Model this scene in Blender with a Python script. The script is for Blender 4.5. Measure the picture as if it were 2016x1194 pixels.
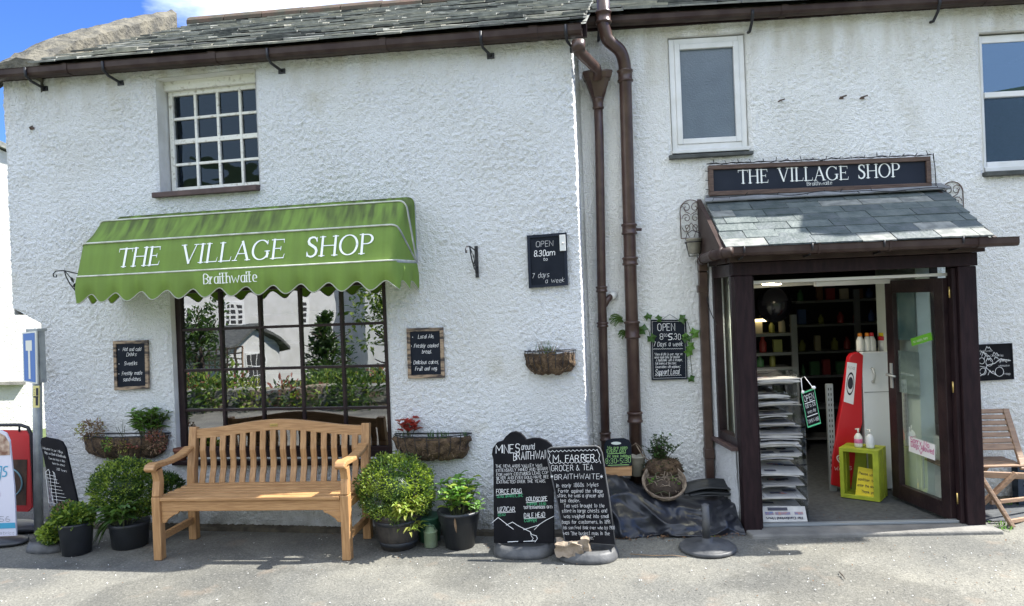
import bpy, math, random
from mathutils import Vector, Matrix, noise
for o in list(bpy.data.objects): bpy.data.objects.remove(o)
S = bpy.context.scene
COL = S.collection
rnd = random.Random(7)
R = math.radians
PI = math.pi

# ------------------------------------------------------------------ camera
CZ = 1.75
ROLL, PITCH, FOC = R(-2.35), R(-0.2), 1456.0
_cr, _sr, _cp, _sp = math.cos(ROLL), math.sin(ROLL), math.cos(PITCH), math.sin(PITCH)
def _dir(x, z, f=1.0):
    x2 = x*_cr - z*_sr; z2 = x*_sr + z*_cr
    return Vector((x2, f*_cp - z2*_sp, f*_sp + z2*_cp))
cd = bpy.data.cameras.new('camera'); cam = bpy.data.objects.new('camera', cd); COL.objects.link(cam)
cd.sensor_width = 36; cd.lens = 36*FOC/2016; cd.clip_end = 3000; cd.clip_start = 0.05
rt = _dir(1, 0, 0); up = _dir(0, 1, 0); fw = _dir(0, 0, 1)
M = Matrix((rt, up, -fw)).transposed().to_4x4(); M.translation = Vector((0, 0, CZ))
cam.matrix_world = M
S.camera = cam

# ------------------------------------------------------------------ light
SUN = Vector((0.80, 0.06, 1.0)).normalized()          # towards the sun
w = bpy.data.worlds.new('World'); S.world = w; w.use_nodes = True
nt = w.node_tree; nt.nodes.clear()
N = nt.nodes.new; L = nt.links.new
sky = N('ShaderNodeTexSky'); sky.sky_type = 'NISHITA'; sky.sun_disc = False
sky.sun_elevation = math.asin(SUN.z); sky.sun_rotation = math.atan2(SUN.x, SUN.y)
sky.air_density = 1.0; sky.dust_density = 0.6; sky.ozone_density = 1.5
tc = N('ShaderNodeTexCoord'); mp = N('ShaderNodeMapping'); mp.inputs['Scale'].default_value = (1, 1, 2.6)
mp.inputs['Location'].default_value = (0.32, 0.1, 0.0)
nz = N('ShaderNodeTexNoise'); nz.inputs['Scale'].default_value = 2.3; nz.inputs['Detail'].default_value = 9; nz.inputs['Roughness'].default_value = 0.55
cr_ = N('ShaderNodeValToRGB'); cr_.color_ramp.elements[0].position = 0.50; cr_.color_ramp.elements[1].position = 0.66
mx = N('ShaderNodeMixRGB'); mx.inputs[2].default_value = (5.2, 5.8, 6.8, 1)
bg = N('ShaderNodeBackground'); bg.inputs[1].default_value = 0.13
ow = N('ShaderNodeOutputWorld')
L(tc.outputs['Generated'], mp.inputs[0]); L(mp.outputs[0], nz.inputs[0])
tint = N('ShaderNodeMixRGB'); tint.blend_type = 'MULTIPLY'; tint.inputs[0].default_value = 1; tint.inputs[2].default_value = (.25, .39, .71, 1)
sp_ = N('ShaderNodeSeparateXYZ'); L(tc.outputs['Generated'], sp_.inputs[0])
mr_ = N('ShaderNodeMapRange'); mr_.inputs[1].default_value = .35; mr_.inputs[2].default_value = -.25; mr_.inputs[3].default_value = 0.0; mr_.inputs[4].default_value = .19; L(sp_.outputs[1], mr_.inputs[0])
ad_ = N('ShaderNodeMath'); L(nz.outputs[0], ad_.inputs[0]); L(mr_.outputs[0], ad_.inputs[1])
cdir = Vector((-.20, .86, .40)).normalized(); vd = N('ShaderNodeVectorMath'); vd.operation = 'DISTANCE'; vd.inputs[1].default_value = cdir; L(tc.outputs['Generated'], vd.inputs[0])
mr2 = N('ShaderNodeMapRange'); mr2.inputs[1].default_value = .10; mr2.inputs[2].default_value = .24; mr2.inputs[3].default_value = .09; mr2.inputs[4].default_value = -.16; L(vd.outputs['Value'], mr2.inputs[0])
fy_ = N('ShaderNodeMapRange'); fy_.inputs[1].default_value = .2; fy_.inputs[2].default_value = .5; L(sp_.outputs[1], fy_.inputs[0]); mu2 = N('ShaderNodeMath'); mu2.operation = 'MULTIPLY'; L(mr2.outputs[0], mu2.inputs[0]); L(fy_.outputs[0], mu2.inputs[1])
mr3 = N('ShaderNodeMapRange'); mr3.inputs[1].default_value = .25; mr3.inputs[2].default_value = .6; mr3.inputs[4].default_value = -.16; L(sp_.outputs[0], mr3.inputs[0]); ad3 = N('ShaderNodeMath'); L(mu2.outputs[0], ad3.inputs[0]); L(mr3.outputs[0], ad3.inputs[1])
ad2 = N('ShaderNodeMath'); L(ad_.outputs[0], ad2.inputs[0]); L(ad3.outputs[0], ad2.inputs[1]); L(ad2.outputs[0], cr_.inputs[0])
L(cr_.outputs[0], mx.inputs[0]); L(sky.outputs[0], tint.inputs[1]); L(tint.outputs[0], mx.inputs[1]); L(mx.outputs[0], bg.inputs[0]); L(bg.outputs[0], ow.inputs[0])
sl = bpy.data.lights.new('sun', 'SUN'); sl.energy = 5.0; sl.angle = R(0.5); sl.color = (1.0, 0.97, 0.90)
so = bpy.data.objects.new('sun', sl); COL.objects.link(so); so.location = (20, 0, 30)
so.rotation_euler = SUN.to_track_quat('Z', 'Y').to_euler()
S.view_settings.view_transform = 'Standard'; S.view_settings.look = 'None'
S.view_settings.exposure = 1.47; S.view_settings.gamma = 1
S.render.engine = 'CYCLES'
S.cycles.max_bounces = 8; S.cycles.transparent_max_bounces = 12

# ------------------------------------------------------------------ frames: u along a wall, n out of it to the street, z up
class Frame:
    def __init__(s, x, y, yaw):
        a = R(yaw); s.o = Vector((x, y)); s.d = Vector((math.cos(a), -math.sin(a))); s.n = Vector((-math.sin(a), -math.cos(a))); s.yaw = yaw
    def p(s, u, n, z):
        q = s.o + s.d*u + s.n*n
        return Vector((q.x, q.y, z))
    def at(s, px, py, n=0.0):
        r = _dir((px-1008)/FOC, -(py-597)/FOC)
        r2 = Vector((r.x, r.y)); t = ((s.o + s.n*n).dot(s.n))/r2.dot(s.n)
        q = r2*t - s.o
        return q.dot(s.d), r.z*t + CZ
F1 = Frame(.51, 5.42, 10.5)      # left cottage front
F2 = Frame(.51, 6.05, 3.5)       # right cottage front
FW = Frame(0, 0, 0)              # u = x, n = -y
FB = Frame(-2.63, 5.27, 6.7)     # bench

# ------------------------------------------------------------------ materials
def nodes(name):
    m = bpy.data.materials.new(name); m.use_nodes = True
    t = m.node_tree; b = t.nodes['Principled BSDF']
    return m, t, b
def hexc(c): return tuple(c) + (1,) if len(c) == 3 else c
def mat(name, col, rough=.6, col2=None, scale=8, stretch=(1, 1, 1), bump=0, bscale=40, metal=0, spec=None, detail=4, ramp=(.35, .65), sub=None, coat=0, bdist=.01, trans=0, emis=0):
    m, t, b = nodes(name)
    b.inputs['Roughness'].default_value = rough; b.inputs['Metallic'].default_value = metal
    if spec is not None: b.inputs['Specular IOR Level'].default_value = spec
    b.inputs['Base Color'].default_value = hexc(col)
    if coat: b.inputs['Coat Weight'].default_value = coat
    if emis: b.inputs['Emission Color'].default_value = hexc(col); b.inputs['Emission Strength'].default_value = emis
    tcn = t.nodes.new('ShaderNodeTexCoord'); mpn = t.nodes.new('ShaderNodeMapping'); mpn.inputs['Scale'].default_value = stretch
    t.links.new(tcn.outputs['Object'], mpn.inputs[0])
    if col2 is not None:
        n1 = t.nodes.new('ShaderNodeTexNoise'); n1.inputs['Scale'].default_value = scale; n1.inputs['Detail'].default_value = detail
        t.links.new(mpn.outputs[0], n1.inputs[0])
        rp = t.nodes.new('ShaderNodeValToRGB'); rp.color_ramp.elements[0].position = ramp[0]; rp.color_ramp.elements[1].position = ramp[1]
        rp.color_ramp.elements[0].color = hexc(col); rp.color_ramp.elements[1].color = hexc(col2)
        t.links.new(n1.outputs[0], rp.inputs[0]); t.links.new(rp.outputs[0], b.inputs['Base Color'])
    if bump:
        n2 = t.nodes.new('ShaderNodeTexNoise'); n2.inputs['Scale'].default_value = bscale; n2.inputs['Detail'].default_value = 5
        t.links.new(mpn.outputs[0], n2.inputs[0])
        bp = t.nodes.new('ShaderNodeBump'); bp.inputs['Strength'].default_value = bump; bp.inputs['Distance'].default_value = bdist
        t.links.new(n2.outputs[0], bp.inputs['Height']); t.links.new(bp.outputs[0], b.inputs['Normal'])
    if trans:
        out = t.nodes['Material Output']; tr = t.nodes.new('ShaderNodeBsdfTranslucent'); tr.inputs[0].default_value = (col[0]*2.2, col[1]*2.2, col[2]*1.2, 1)
        ms = t.nodes.new('ShaderNodeMixShader'); ms.inputs[0].default_value = trans
        t.links.new(b.outputs[0], ms.inputs[1]); t.links.new(tr.outputs[0], ms.inputs[2]); t.links.new(ms.outputs[0], out.inputs[0])
    return m
def glass(name, refl, tint=(.8, .85, .85), rough=0.0, wob=0.0, fres=1.0, gcol=(1, 1, 1, 1)):
    m, t, b = nodes(name); t.nodes.remove(b); out = t.nodes['Material Output']
    tr = t.nodes.new('ShaderNodeBsdfTransparent'); tr.inputs[0].default_value = hexc(tint)
    gl = t.nodes.new('ShaderNodeBsdfGlossy'); gl.inputs['Roughness'].default_value = rough; gl.inputs[0].default_value = gcol
    fr = t.nodes.new('ShaderNodeFresnel'); fr.inputs[0].default_value = 1.5
    ad = t.nodes.new('ShaderNodeMath'); ad.operation = 'MULTIPLY_ADD'; ad.inputs[1].default_value = fres; ad.inputs[2].default_value = refl; ad.use_clamp = True
    ms = t.nodes.new('ShaderNodeMixShader')
    t.links.new(fr.outputs[0], ad.inputs[0]); t.links.new(ad.outputs[0], ms.inputs[0]); t.links.new(tr.outputs[0], ms.inputs[1]); t.links.new(gl.outputs[0], ms.inputs[2]); t.links.new(ms.outputs[0], out.inputs[0])
    if wob:
        tcn = t.nodes.new('ShaderNodeTexCoord'); n2 = t.nodes.new('ShaderNodeTexNoise'); n2.inputs['Scale'].default_value = 3.5; n2.inputs['Detail'].default_value = 1
        bp = t.nodes.new('ShaderNodeBump'); bp.inputs['Strength'].default_value = wob; bp.inputs['Distance'].default_value = .01
        t.links.new(tcn.outputs['Object'], n2.inputs[0]); t.links.new(n2.outputs[0], bp.inputs['Height']); t.links.new(bp.outputs[0], gl.inputs['Normal'])
    return m
def wallmat(name, base=(.84, .84, .83), st=1.0):
    m, t, b = nodes(name); b.inputs['Roughness'].default_value = .85; b.inputs['Specular IOR Level'].default_value = .2
    nn = t.nodes.new; lk = t.links.new
    g = nn('ShaderNodeNewGeometry'); sx = nn('ShaderNodeSeparateXYZ'); lk(g.outputs['Position'], sx.inputs[0])
    def noi(sc, det, st=None):
        q = nn('ShaderNodeTexNoise'); q.inputs['Scale'].default_value = sc; q.inputs['Detail'].default_value = det
        if st:
            mq = nn('ShaderNodeMapping'); mq.inputs['Scale'].default_value = st; lk(g.outputs['Position'], mq.inputs[0]); lk(mq.outputs[0], q.inputs[0])
        else: lk(g.outputs['Position'], q.inputs[0])
        return q
    def rampf(src, a, b_):
        r_ = nn('ShaderNodeMapRange'); r_.inputs[1].default_value = a; r_.inputs[2].default_value = b_; lk(src, r_.inputs[0]); return r_
    def mixc(fac, c1, c2, amt=1.0):
        x = nn('ShaderNodeMixRGB')
        mu = nn('ShaderNodeMath'); mu.operation = 'MULTIPLY'; mu.inputs[1].default_value = amt; lk(fac, mu.inputs[0]); lk(mu.outputs[0], x.inputs[0])
        if isinstance(c1, tuple): x.inputs[1].default_value = hexc(c1)
        else: lk(c1, x.inputs[1])
        x.inputs[2].default_value = hexc(c2); return x.outputs[0]
    def mul(a, b_):
        x = nn('ShaderNodeMath'); x.operation = 'MULTIPLY'; lk(a, x.inputs[0]); lk(b_, x.inputs[1]); return x.outputs[0]
    c = mixc(rampf(noi(1.3, 5).outputs[0], .42, .72).outputs[0], base, (.68, .67, .62), .45*st)
    # rain streaks under the gutter, with their own ragged shape
    c = mixc(mul(rampf(noi(3.0, 5, (2.2, 2.2, .5)).outputs[0], .38, .62).outputs[0], rampf(sx.outputs[2], 3.35, 3.70).outputs[0]), c, (.55, .50, .38), .5)
    c = mixc(rampf(noi(2.0, 6, (1, 1, 1)).outputs[0], .60, .74).outputs[0], c, (.50, .46, .34), .5*st)
    # splash dirt at the foot of the wall
    c = mixc(mul(rampf(noi(7, 6).outputs[0], .3, .62).outputs[0], rampf(sx.outputs[2], .17, .01).outputs[0]), c, (.16, .15, .12), .9)
    c = mixc(rampf(noi(55, 3).outputs[0], .58, .70).outputs[0], c, (.42, .41, .38), .22*st)
    lk(c, b.inputs['Base Color'])
    n3 = noi(85, 5); n4 = noi(260, 2)
    ad = nn('ShaderNodeMath'); ad.operation = 'MULTIPLY_ADD'; ad.inputs[1].default_value = .25; lk(n4.outputs[0], ad.inputs[0]); lk(n3.outputs[0], ad.inputs[2])
    bp = nn('ShaderNodeBump'); bp.inputs['Strength'].default_value = 1.0; bp.inputs['Distance'].default_value = .024
    lk(ad.outputs[0], bp.inputs['Height']); lk(bp.outputs[0], b.inputs['Normal'])
    return m
def asphaltmat():
    m, t, b = nodes('asphalt'); b.inputs['Roughness'].default_value = .9; b.inputs['Specular IOR Level'].default_value = .25
    nn = t.nodes.new; lk = t.links.new; g = nn('ShaderNodeNewGeometry')
    def noi(sc, det):
        q = nn('ShaderNodeTexNoise'); q.inputs['Scale'].default_value = sc; q.inputs['Detail'].default_value = det; lk(g.outputs['Position'], q.inputs[0]); return q
    vo = nn('ShaderNodeTexVoronoi'); vo.inputs['Scale'].default_value = 115; lk(g.outputs['Position'], vo.inputs[0])
    rp = nn('ShaderNodeValToRGB'); lk(vo.outputs['Color'], rp.inputs[0])
    rp.color_ramp.elements[0].color = (.105, .105, .098, 1); rp.color_ramp.elements[1].color = (.20, .197, .182, 1)
    big = nn('ShaderNodeMapRange'); lk(noi(1.1, 7).outputs[0], big.inputs[0]); big.inputs[1].default_value = .38; big.inputs[2].default_value = .66
    x = nn('ShaderNodeMixRGB'); x.blend_type = 'MULTIPLY'; x.inputs[0].default_value = 1; lk(rp.outputs[0], x.inputs[1])
    r2 = nn('ShaderNodeValToRGB'); r2.color_ramp.elements[0].color = (.72, .72, .71, 1); r2.color_ramp.elements[1].color = (1.22, 1.18, 1.08, 1); lk(big.outputs[0], r2.inputs[0]); lk(r2.outputs[0], x.inputs[2])
    # brown stains and pale grit patches
    y = nn('ShaderNodeMixRGB'); y.inputs[2].default_value = (.25, .19, .14, 1); r3 = nn('ShaderNodeMapRange'); lk(noi(3.1, 7).outputs[0], r3.inputs[0]); r3.inputs[1].default_value = .62; r3.inputs[2].default_value = .78; r3.inputs[4].default_value = .6
    lk(r3.outputs[0], y.inputs[0]); lk(x.outputs[0], y.inputs[1])
    pt = nn('ShaderNodeMixRGB'); pt.blend_type = 'MULTIPLY'; pt.inputs[2].default_value = (.80, .80, .80, 1); r5 = nn('ShaderNodeMapRange'); lk(noi(.75, 9).outputs[0], r5.inputs[0]); r5.inputs[1].default_value = .52; r5.inputs[2].default_value = .545; lk(r5.outputs[0], pt.inputs[0]); lk(y.outputs[0], pt.inputs[1]); y = pt
    z = nn('ShaderNodeMixRGB'); z.inputs[2].default_value = (.36, .345, .31, 1); r4 = nn('ShaderNodeMapRange'); lk(noi(38, 7).outputs[0], r4.inputs[0]); r4.inputs[1].default_value = .60; r4.inputs[2].default_value = .70; r4.inputs[4].default_value = .35
    lk(r4.outputs[0], z.inputs[0]); lk(y.outputs[0], z.inputs[1]); lk(z.outputs[0], b.inputs['Base Color'])
    bp = nn('ShaderNodeBump'); bp.inputs['Strength'].default_value = .6; bp.inputs['Distance'].default_value = .004
    lk(vo.outputs['Distance'], bp.inputs['Height'])
    b2 = nn('ShaderNodeBump'); b2.inputs['Strength'].default_value = .4; b2.inputs['Distance'].default_value = .015; lk(noi(22, 6).outputs[0], b2.inputs['Height']); lk(bp.outputs[0], b2.inputs['Normal'])
    lk(b2.outputs[0], b.inputs['Normal'])
    return m
def fabricmat():
    m, t, b = nodes('awning_canvas'); b.inputs['Roughness'].default_value = .8; b.inputs['Specular IOR Level'].default_value = .2
    nn = t.nodes.new; lk = t.links.new; tcn = nn('ShaderNodeTexCoord')
    mp_ = nn('ShaderNodeMapping'); mp_.inputs['Rotation'].default_value = (0, R(-18), 0); mp_.inputs['Scale'].default_value = (15, 3, .8); lk(tcn.outputs['Object'], mp_.inputs[0])
    q = nn('ShaderNodeTexNoise'); q.inputs['Scale'].default_value = 1.3; q.inputs['Detail'].default_value = 2.5; lk(mp_.outputs[0], q.inputs[0])
    mr = nn('ShaderNodeMapRange'); mr.inputs[1].default_value = .36; mr.inputs[2].default_value = .62; lk(q.outputs[0], mr.inputs[0])
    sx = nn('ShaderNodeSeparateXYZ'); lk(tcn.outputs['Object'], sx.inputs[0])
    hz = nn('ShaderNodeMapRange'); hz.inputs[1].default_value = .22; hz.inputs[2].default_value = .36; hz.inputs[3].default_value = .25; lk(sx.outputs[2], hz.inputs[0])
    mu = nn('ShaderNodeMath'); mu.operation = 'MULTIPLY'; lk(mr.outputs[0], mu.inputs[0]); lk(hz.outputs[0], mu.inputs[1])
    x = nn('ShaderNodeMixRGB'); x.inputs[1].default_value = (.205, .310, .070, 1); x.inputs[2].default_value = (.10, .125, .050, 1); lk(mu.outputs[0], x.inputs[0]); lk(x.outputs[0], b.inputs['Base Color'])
    tr = nn('ShaderNodeBsdfTranslucent'); tr.inputs[0].default_value = (.24, .42, .03, 1); ms = nn('ShaderNodeMixShader'); ms.inputs[0].default_value = .22
    lk(b.outputs[0], ms.inputs[1]); lk(tr.outputs[0], ms.inputs[2]); lk(ms.outputs[0], t.nodes['Material Output'].inputs[0])
    wv = nn('ShaderNodeTexNoise'); wv.inputs['Scale'].default_value = 9; wv.inputs['Detail'].default_value = 3; lk(tcn.outputs['Object'], wv.inputs[0])
    bp = nn('ShaderNodeBump'); bp.inputs['Strength'].default_value = .35; bp.inputs['Distance'].default_value = .02; lk(wv.outputs[0], bp.inputs['Height']); lk(bp.outputs[0], b.inputs['Normal'])
    return m
MT = dict(
    wall=wallmat('white_roughcast', (.80, .815, .83)), wall2=wallmat('white_roughcast_clean', (.93, .93, .915), .6), smooth=mat('white_plaster', (.74, .74, .72), .8, (.60, .59, .55), 5, bump=.4, bscale=30),
    asphalt=asphaltmat(), canvas=fabricmat(),
    piping=mat('pale_piping', (.62, .63, .56), .6, (.40, .41, .34), 12), trim=mat('grey_trim', (.34, .35, .28), .7),
    paint_white=mat('flaking_white_paint', (.74, .73, .68), .5, (.42, .39, .33), 26, ramp=(.55, .72), bump=.5, bscale=60),
    upvc=mat('white_plastic_frame', (.72, .72, .72), .35, (.62, .62, .60), 6), lettering=mat('white_lettering', (.82, .83, .80), .6),
    gutter=mat('brown_plastic', (.033, .019, .017), .5, (.058, .040, .034), 7, bump=.1, spec=.2),
    pipe=mat('brown_pipe', (.045, .022, .018), .36, (.075, .045, .034), 9, bump=.15, bscale=25),
    darkwood=mat('dark_stained_wood', (.012, .006, .008), .6, (.022, .011, .013), 6, stretch=(6, 6, 1), bump=.25, bscale=18, spec=.18),
    blackframe=mat('black_brown_frame', (.018, .011, .013), .35, (.030, .018, .019), 9, bump=.2, spec=.25),
    signwood=mat('brown_sign_frame', (.065, .036, .026), .6, (.12, .075, .055), 9, stretch=(1, 1, 9), bump=.4),
    navy=mat('dark_navy_panel', (.008, .012, .024), .5, (.013, .018, .032), 5, spec=.25),
    chalk=mat('chalkboard', (.008, .011, .018), .6, (.017, .021, .030), 5, detail=8, spec=.12), chalkblack=mat('black_chalkboard', (.005, .005, .007), .55, (.011, .011, .014), 6, detail=8, spec=.12),
    chalkink=mat('white_chalk', (.80, .80, .80), .8), chalkgreen=mat('green_chalk', (.10, .50, .24), .8), chalklime=mat('lime_chalk', (.42, .75, .25), .8), pink=mat('pink_ink', (.50, .04, .22), .7),
    teak=mat('teak_along', (.47, .265, .115), .5, (.32, .165, .065), 5, stretch=(1.2, 9, 22), bump=.25, bscale=8, detail=6),
    teakv=mat('teak_upright', (.47, .265, .115), .5, (.32, .165, .065), 5, stretch=(14, 9, 1.2), bump=.25, bscale=8, detail=6),
    oldteak=mat('weathered_teak', (.33, .21, .13), .6, (.22, .14, .09), 5, stretch=(2, 9, 16), bump=.25, bscale=8),
    brass=mat('brass', (.60, .44, .16), .35, metal=.9), steel=mat('galvanised_steel', (.28, .30, .31), .5, (.40, .42, .42), 14, metal=.4, bump=.1),
    iron=mat('black_iron', (.012, .012, .016), .5), rust=mat('rusty_iron', (.14, .09, .065), .7, (.07, .05, .04), 14), zinc=mat('old_zinc', (.24, .23, .19), .6, (.34, .32, .26), 20, bump=.2),
    coir=mat('coir_liner', (.045, .027, .016), .95, (.13, .085, .048), 22, bump=1.0, bscale=60, bdist=.02), straw=mat('coir_fibre', (.24, .165, .10), .9), wicker=mat('pale_wicker', (.30, .24, .18), .85, (.14, .10, .07), 20),
    soil=mat('soil', (.035, .024, .017), .95, (.07, .05, .035), 20, bump=.8), blackplastic=mat('black_plastic_pot', (.016, .019, .024), .42, (.034, .037, .042), 6), greyplastic=mat('grey_plastic_base', (.050, .052, .056), .55, (.095, .095, .095), 12, bump=.3),
    barrel=mat('dark_half_barrel', (.060, .052, .045), .6, (.035, .032, .030), 6, stretch=(9, 9, 1), bump=.3), terracotta=mat('terracotta', (.20, .075, .045), .8, (.13, .05, .035), 9), canpaint=mat('pale_green_tin', (.20, .27, .16), .5, (.30, .36, .24), 10), greenplastic=mat('dark_green_plastic', (.03, .10, .06), .5),
    stone=mat('rough_stone', (.30, .24, .18), .9, (.18, .14, .10), 9, bump=1, bscale=14, bdist=.03), cement=mat('lichen_cement', (.155, .14, .105), .95, (.065, .062, .052), 9, bump=1.0, bscale=26, bdist=.03, detail=8),
    slab=mat('step_stone', (.21, .20, .18), .85, (.13, .125, .115), 6, bump=.5), sill=mat('slate_sill', (.085, .09, .085), .8, (.045, .05, .048), 9, bump=.8), brownsill=mat('brown_painted_sill', (.055, .032, .030), .6, (.09, .055, .05), 9, bump=.3),
    ridge=mat('old_ridge_tile', (.12, .075, .055), .9, (.075, .070, .052), 6, bump=.6, bscale=20, detail=8), lead=mat('lead_flashing', (.26, .27, .28), .6, (.16, .165, .17), 8),
    tarp=mat('black_tarpaulin', (.011, .0125, .017), .36, (.019, .021, .028), 5, bump=.35, bscale=9), rubber=mat('black_rubber_mat', (.014, .016, .018), .55),
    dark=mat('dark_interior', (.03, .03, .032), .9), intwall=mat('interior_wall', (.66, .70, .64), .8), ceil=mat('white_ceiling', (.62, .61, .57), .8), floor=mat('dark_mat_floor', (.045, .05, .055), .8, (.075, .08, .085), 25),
    shelf=mat('grey_shelf', (.16, .165, .17), .5), perf=mat('perforated_steel', (.26, .28, .29), .5, metal=.3), red=mat('red_cabinet', (.50, .012, .02), .3), fridge=mat('white_cabinet', (.60, .63, .66), .35), lime=mat('lime_painted_wood', (.38, .44, .03), .6, (.26, .31, .02), 8, bump=.3),
    yellow=mat('yellow_card', (.68, .55, .02), .6), paper=mat('newsprint', (.56, .54, .50), .8, (.42, .41, .39), 14), paper2=mat('newsprint_grey', (.33, .32, .31), .8), print=mat('print_ink', (.06, .06, .08), .8), printblue=mat('print_colour', (.10, .18, .34), .7, (.45, .20, .12), 30), whitepaper=mat('white_paper', (.70, .70, .72), .7), ink=mat('dark_ink', (.02, .02, .03), .7),  # paper2 is a greyer newsprint, picked at random per sheet
    bottle=mat('white_bottle', (.62, .62, .58), .4), orange=mat('orange_cap', (.70, .22, .02), .4), clear=glass('clear_acrylic', .02, (.93, .95, .96), fres=.6),
    shopglass=glass('shop_glass', .27, (.62, .68, .66), wob=.09, fres=1.3), oldglass=glass('old_pane', .01, (.45, .47, .48), wob=.5, fres=.6, gcol=(.6, .8, 1, 1)), obscure=mat('obscured_glass', (.055, .085, .12), .28, (.085, .12, .16), 3, bump=.35, bscale=90, spec=.9), skyglass=glass('upper_glass', .09, (.4, .43, .45), fres=1.2, gcol=(.42, .66, 1, 1)), doorglass=glass('door_glass', .05, (.88, .95, .92), fres=.35), lamp=mat('lit_lamp', (1.0, .88, .62), .5, emis=9), lampdim=mat('lit_strip', (1.0, .82, .42), .5, emis=2.2),
    leaf1=mat('leaf_mid', (.060, .115, .018), .5, trans=.25), leaf2=mat('leaf_dark', (.026, .058, .014), .5, trans=.2), leaf3=mat('leaf_bright', (.21, .28, .045), .5, trans=.3), leaf4=mat('leaf_fresh', (.115, .24, .045), .5, trans=.3), leafy=mat('leaf_yellow', (.26, .27, .06), .55, trans=.3), leafred=mat('leaf_red', (.30, .035, .03), .5, trans=.2), leafpink=mat('leaf_pink', (.26, .09, .07), .55, trans=.2), leafdry=mat('leaf_dry', (.20, .13, .075), .8, trans=.1), leafivy=mat('leaf_ivy', (.05, .115, .025), .45, trans=.2),
    stem=mat('plant_stem', (.06, .07, .03), .8), twig=mat('brown_twig', (.055, .038, .028), .85), cable=mat('black_cable', (.012, .012, .014), .5),
    slateA=mat('slate_grey', (.16, .165, .155), .8, (.27, .275, .25), 14, bump=.5, spec=.2), slateB=mat('slate_dark', (.055, .058, .058), .85, (.12, .125, .115), 14, bump=.5, spec=.2), slateC=mat('slate_lichen', (.30, .29, .235), .85, (.17, .17, .15), 14, bump=.6), slateD=mat('slate_green', (.070, .090, .088), .65, (.12, .14, .135), 12, bump=.8, detail=8), slateE=mat('slate_green_dark', (.050, .068, .066), .65, (.09, .105, .11), 12, bump=.8, detail=8),
    signblue=mat('road_sign_blue', (.10, .19, .45), .4), signwhite=mat('road_sign_white', (.68, .68, .62), .45), hydrant=mat('hydrant_yellow', (.62, .55, .22), .5), swing=mat('swing_red', (.55, .03, .035), .35), coffee=mat('coffee_photo', (.035, .018, .012), .4, (.10, .05, .03), 12), teal=mat('teal_ring', (.22, .42, .46), .4), flyer=mat('flyer_white', (.62, .62, .72), .4), cyan=mat('flyer_cyan', (.05, .32, .50), .4), magenta=mat('flyer_magenta', (.45, .12, .24), .5), cream=mat('ice_cream', (.55, .42, .32), .6, (.18, .08, .05), 20),
    grass=mat('grass', (.055, .085, .022), .9, (.10, .12, .035), 2), hill=mat('fellside', (.060, .075, .040), .95, (.10, .085, .050), .02), hosewall=mat('far_render', (.58, .58, .57), .85, (.50, .50, .48), 2), sidered=mat('red_box', (.30, .04, .04), .6),
    dirt=mat('wall_foot_dirt', (.05, .042, .032), .95, (.10, .085, .06), 14, bump=.8),
    greensticker=mat('green_sticker', (.16, .50, .03), .5), poster=mat('poster', (.05, .12, .14), .5, (.22, .28, .26), 9, detail=8), poster2=mat('poster_text', (.30, .34, .33), .6, (.18, .22, .22), 25), blackball=mat('black_gloss', (.006, .006, .01), .18),
    wallpale=mat('far_white_wall', (.62, .61, .58), .9, (.52, .51, .47), 3, bump=.8, bscale=30, bdist=.02), dryleaf=mat('dry_debris', (.16, .085, .04), .9), bluecrate=mat('dark_blue_crate', (.02, .035, .06), .5),
)

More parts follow.
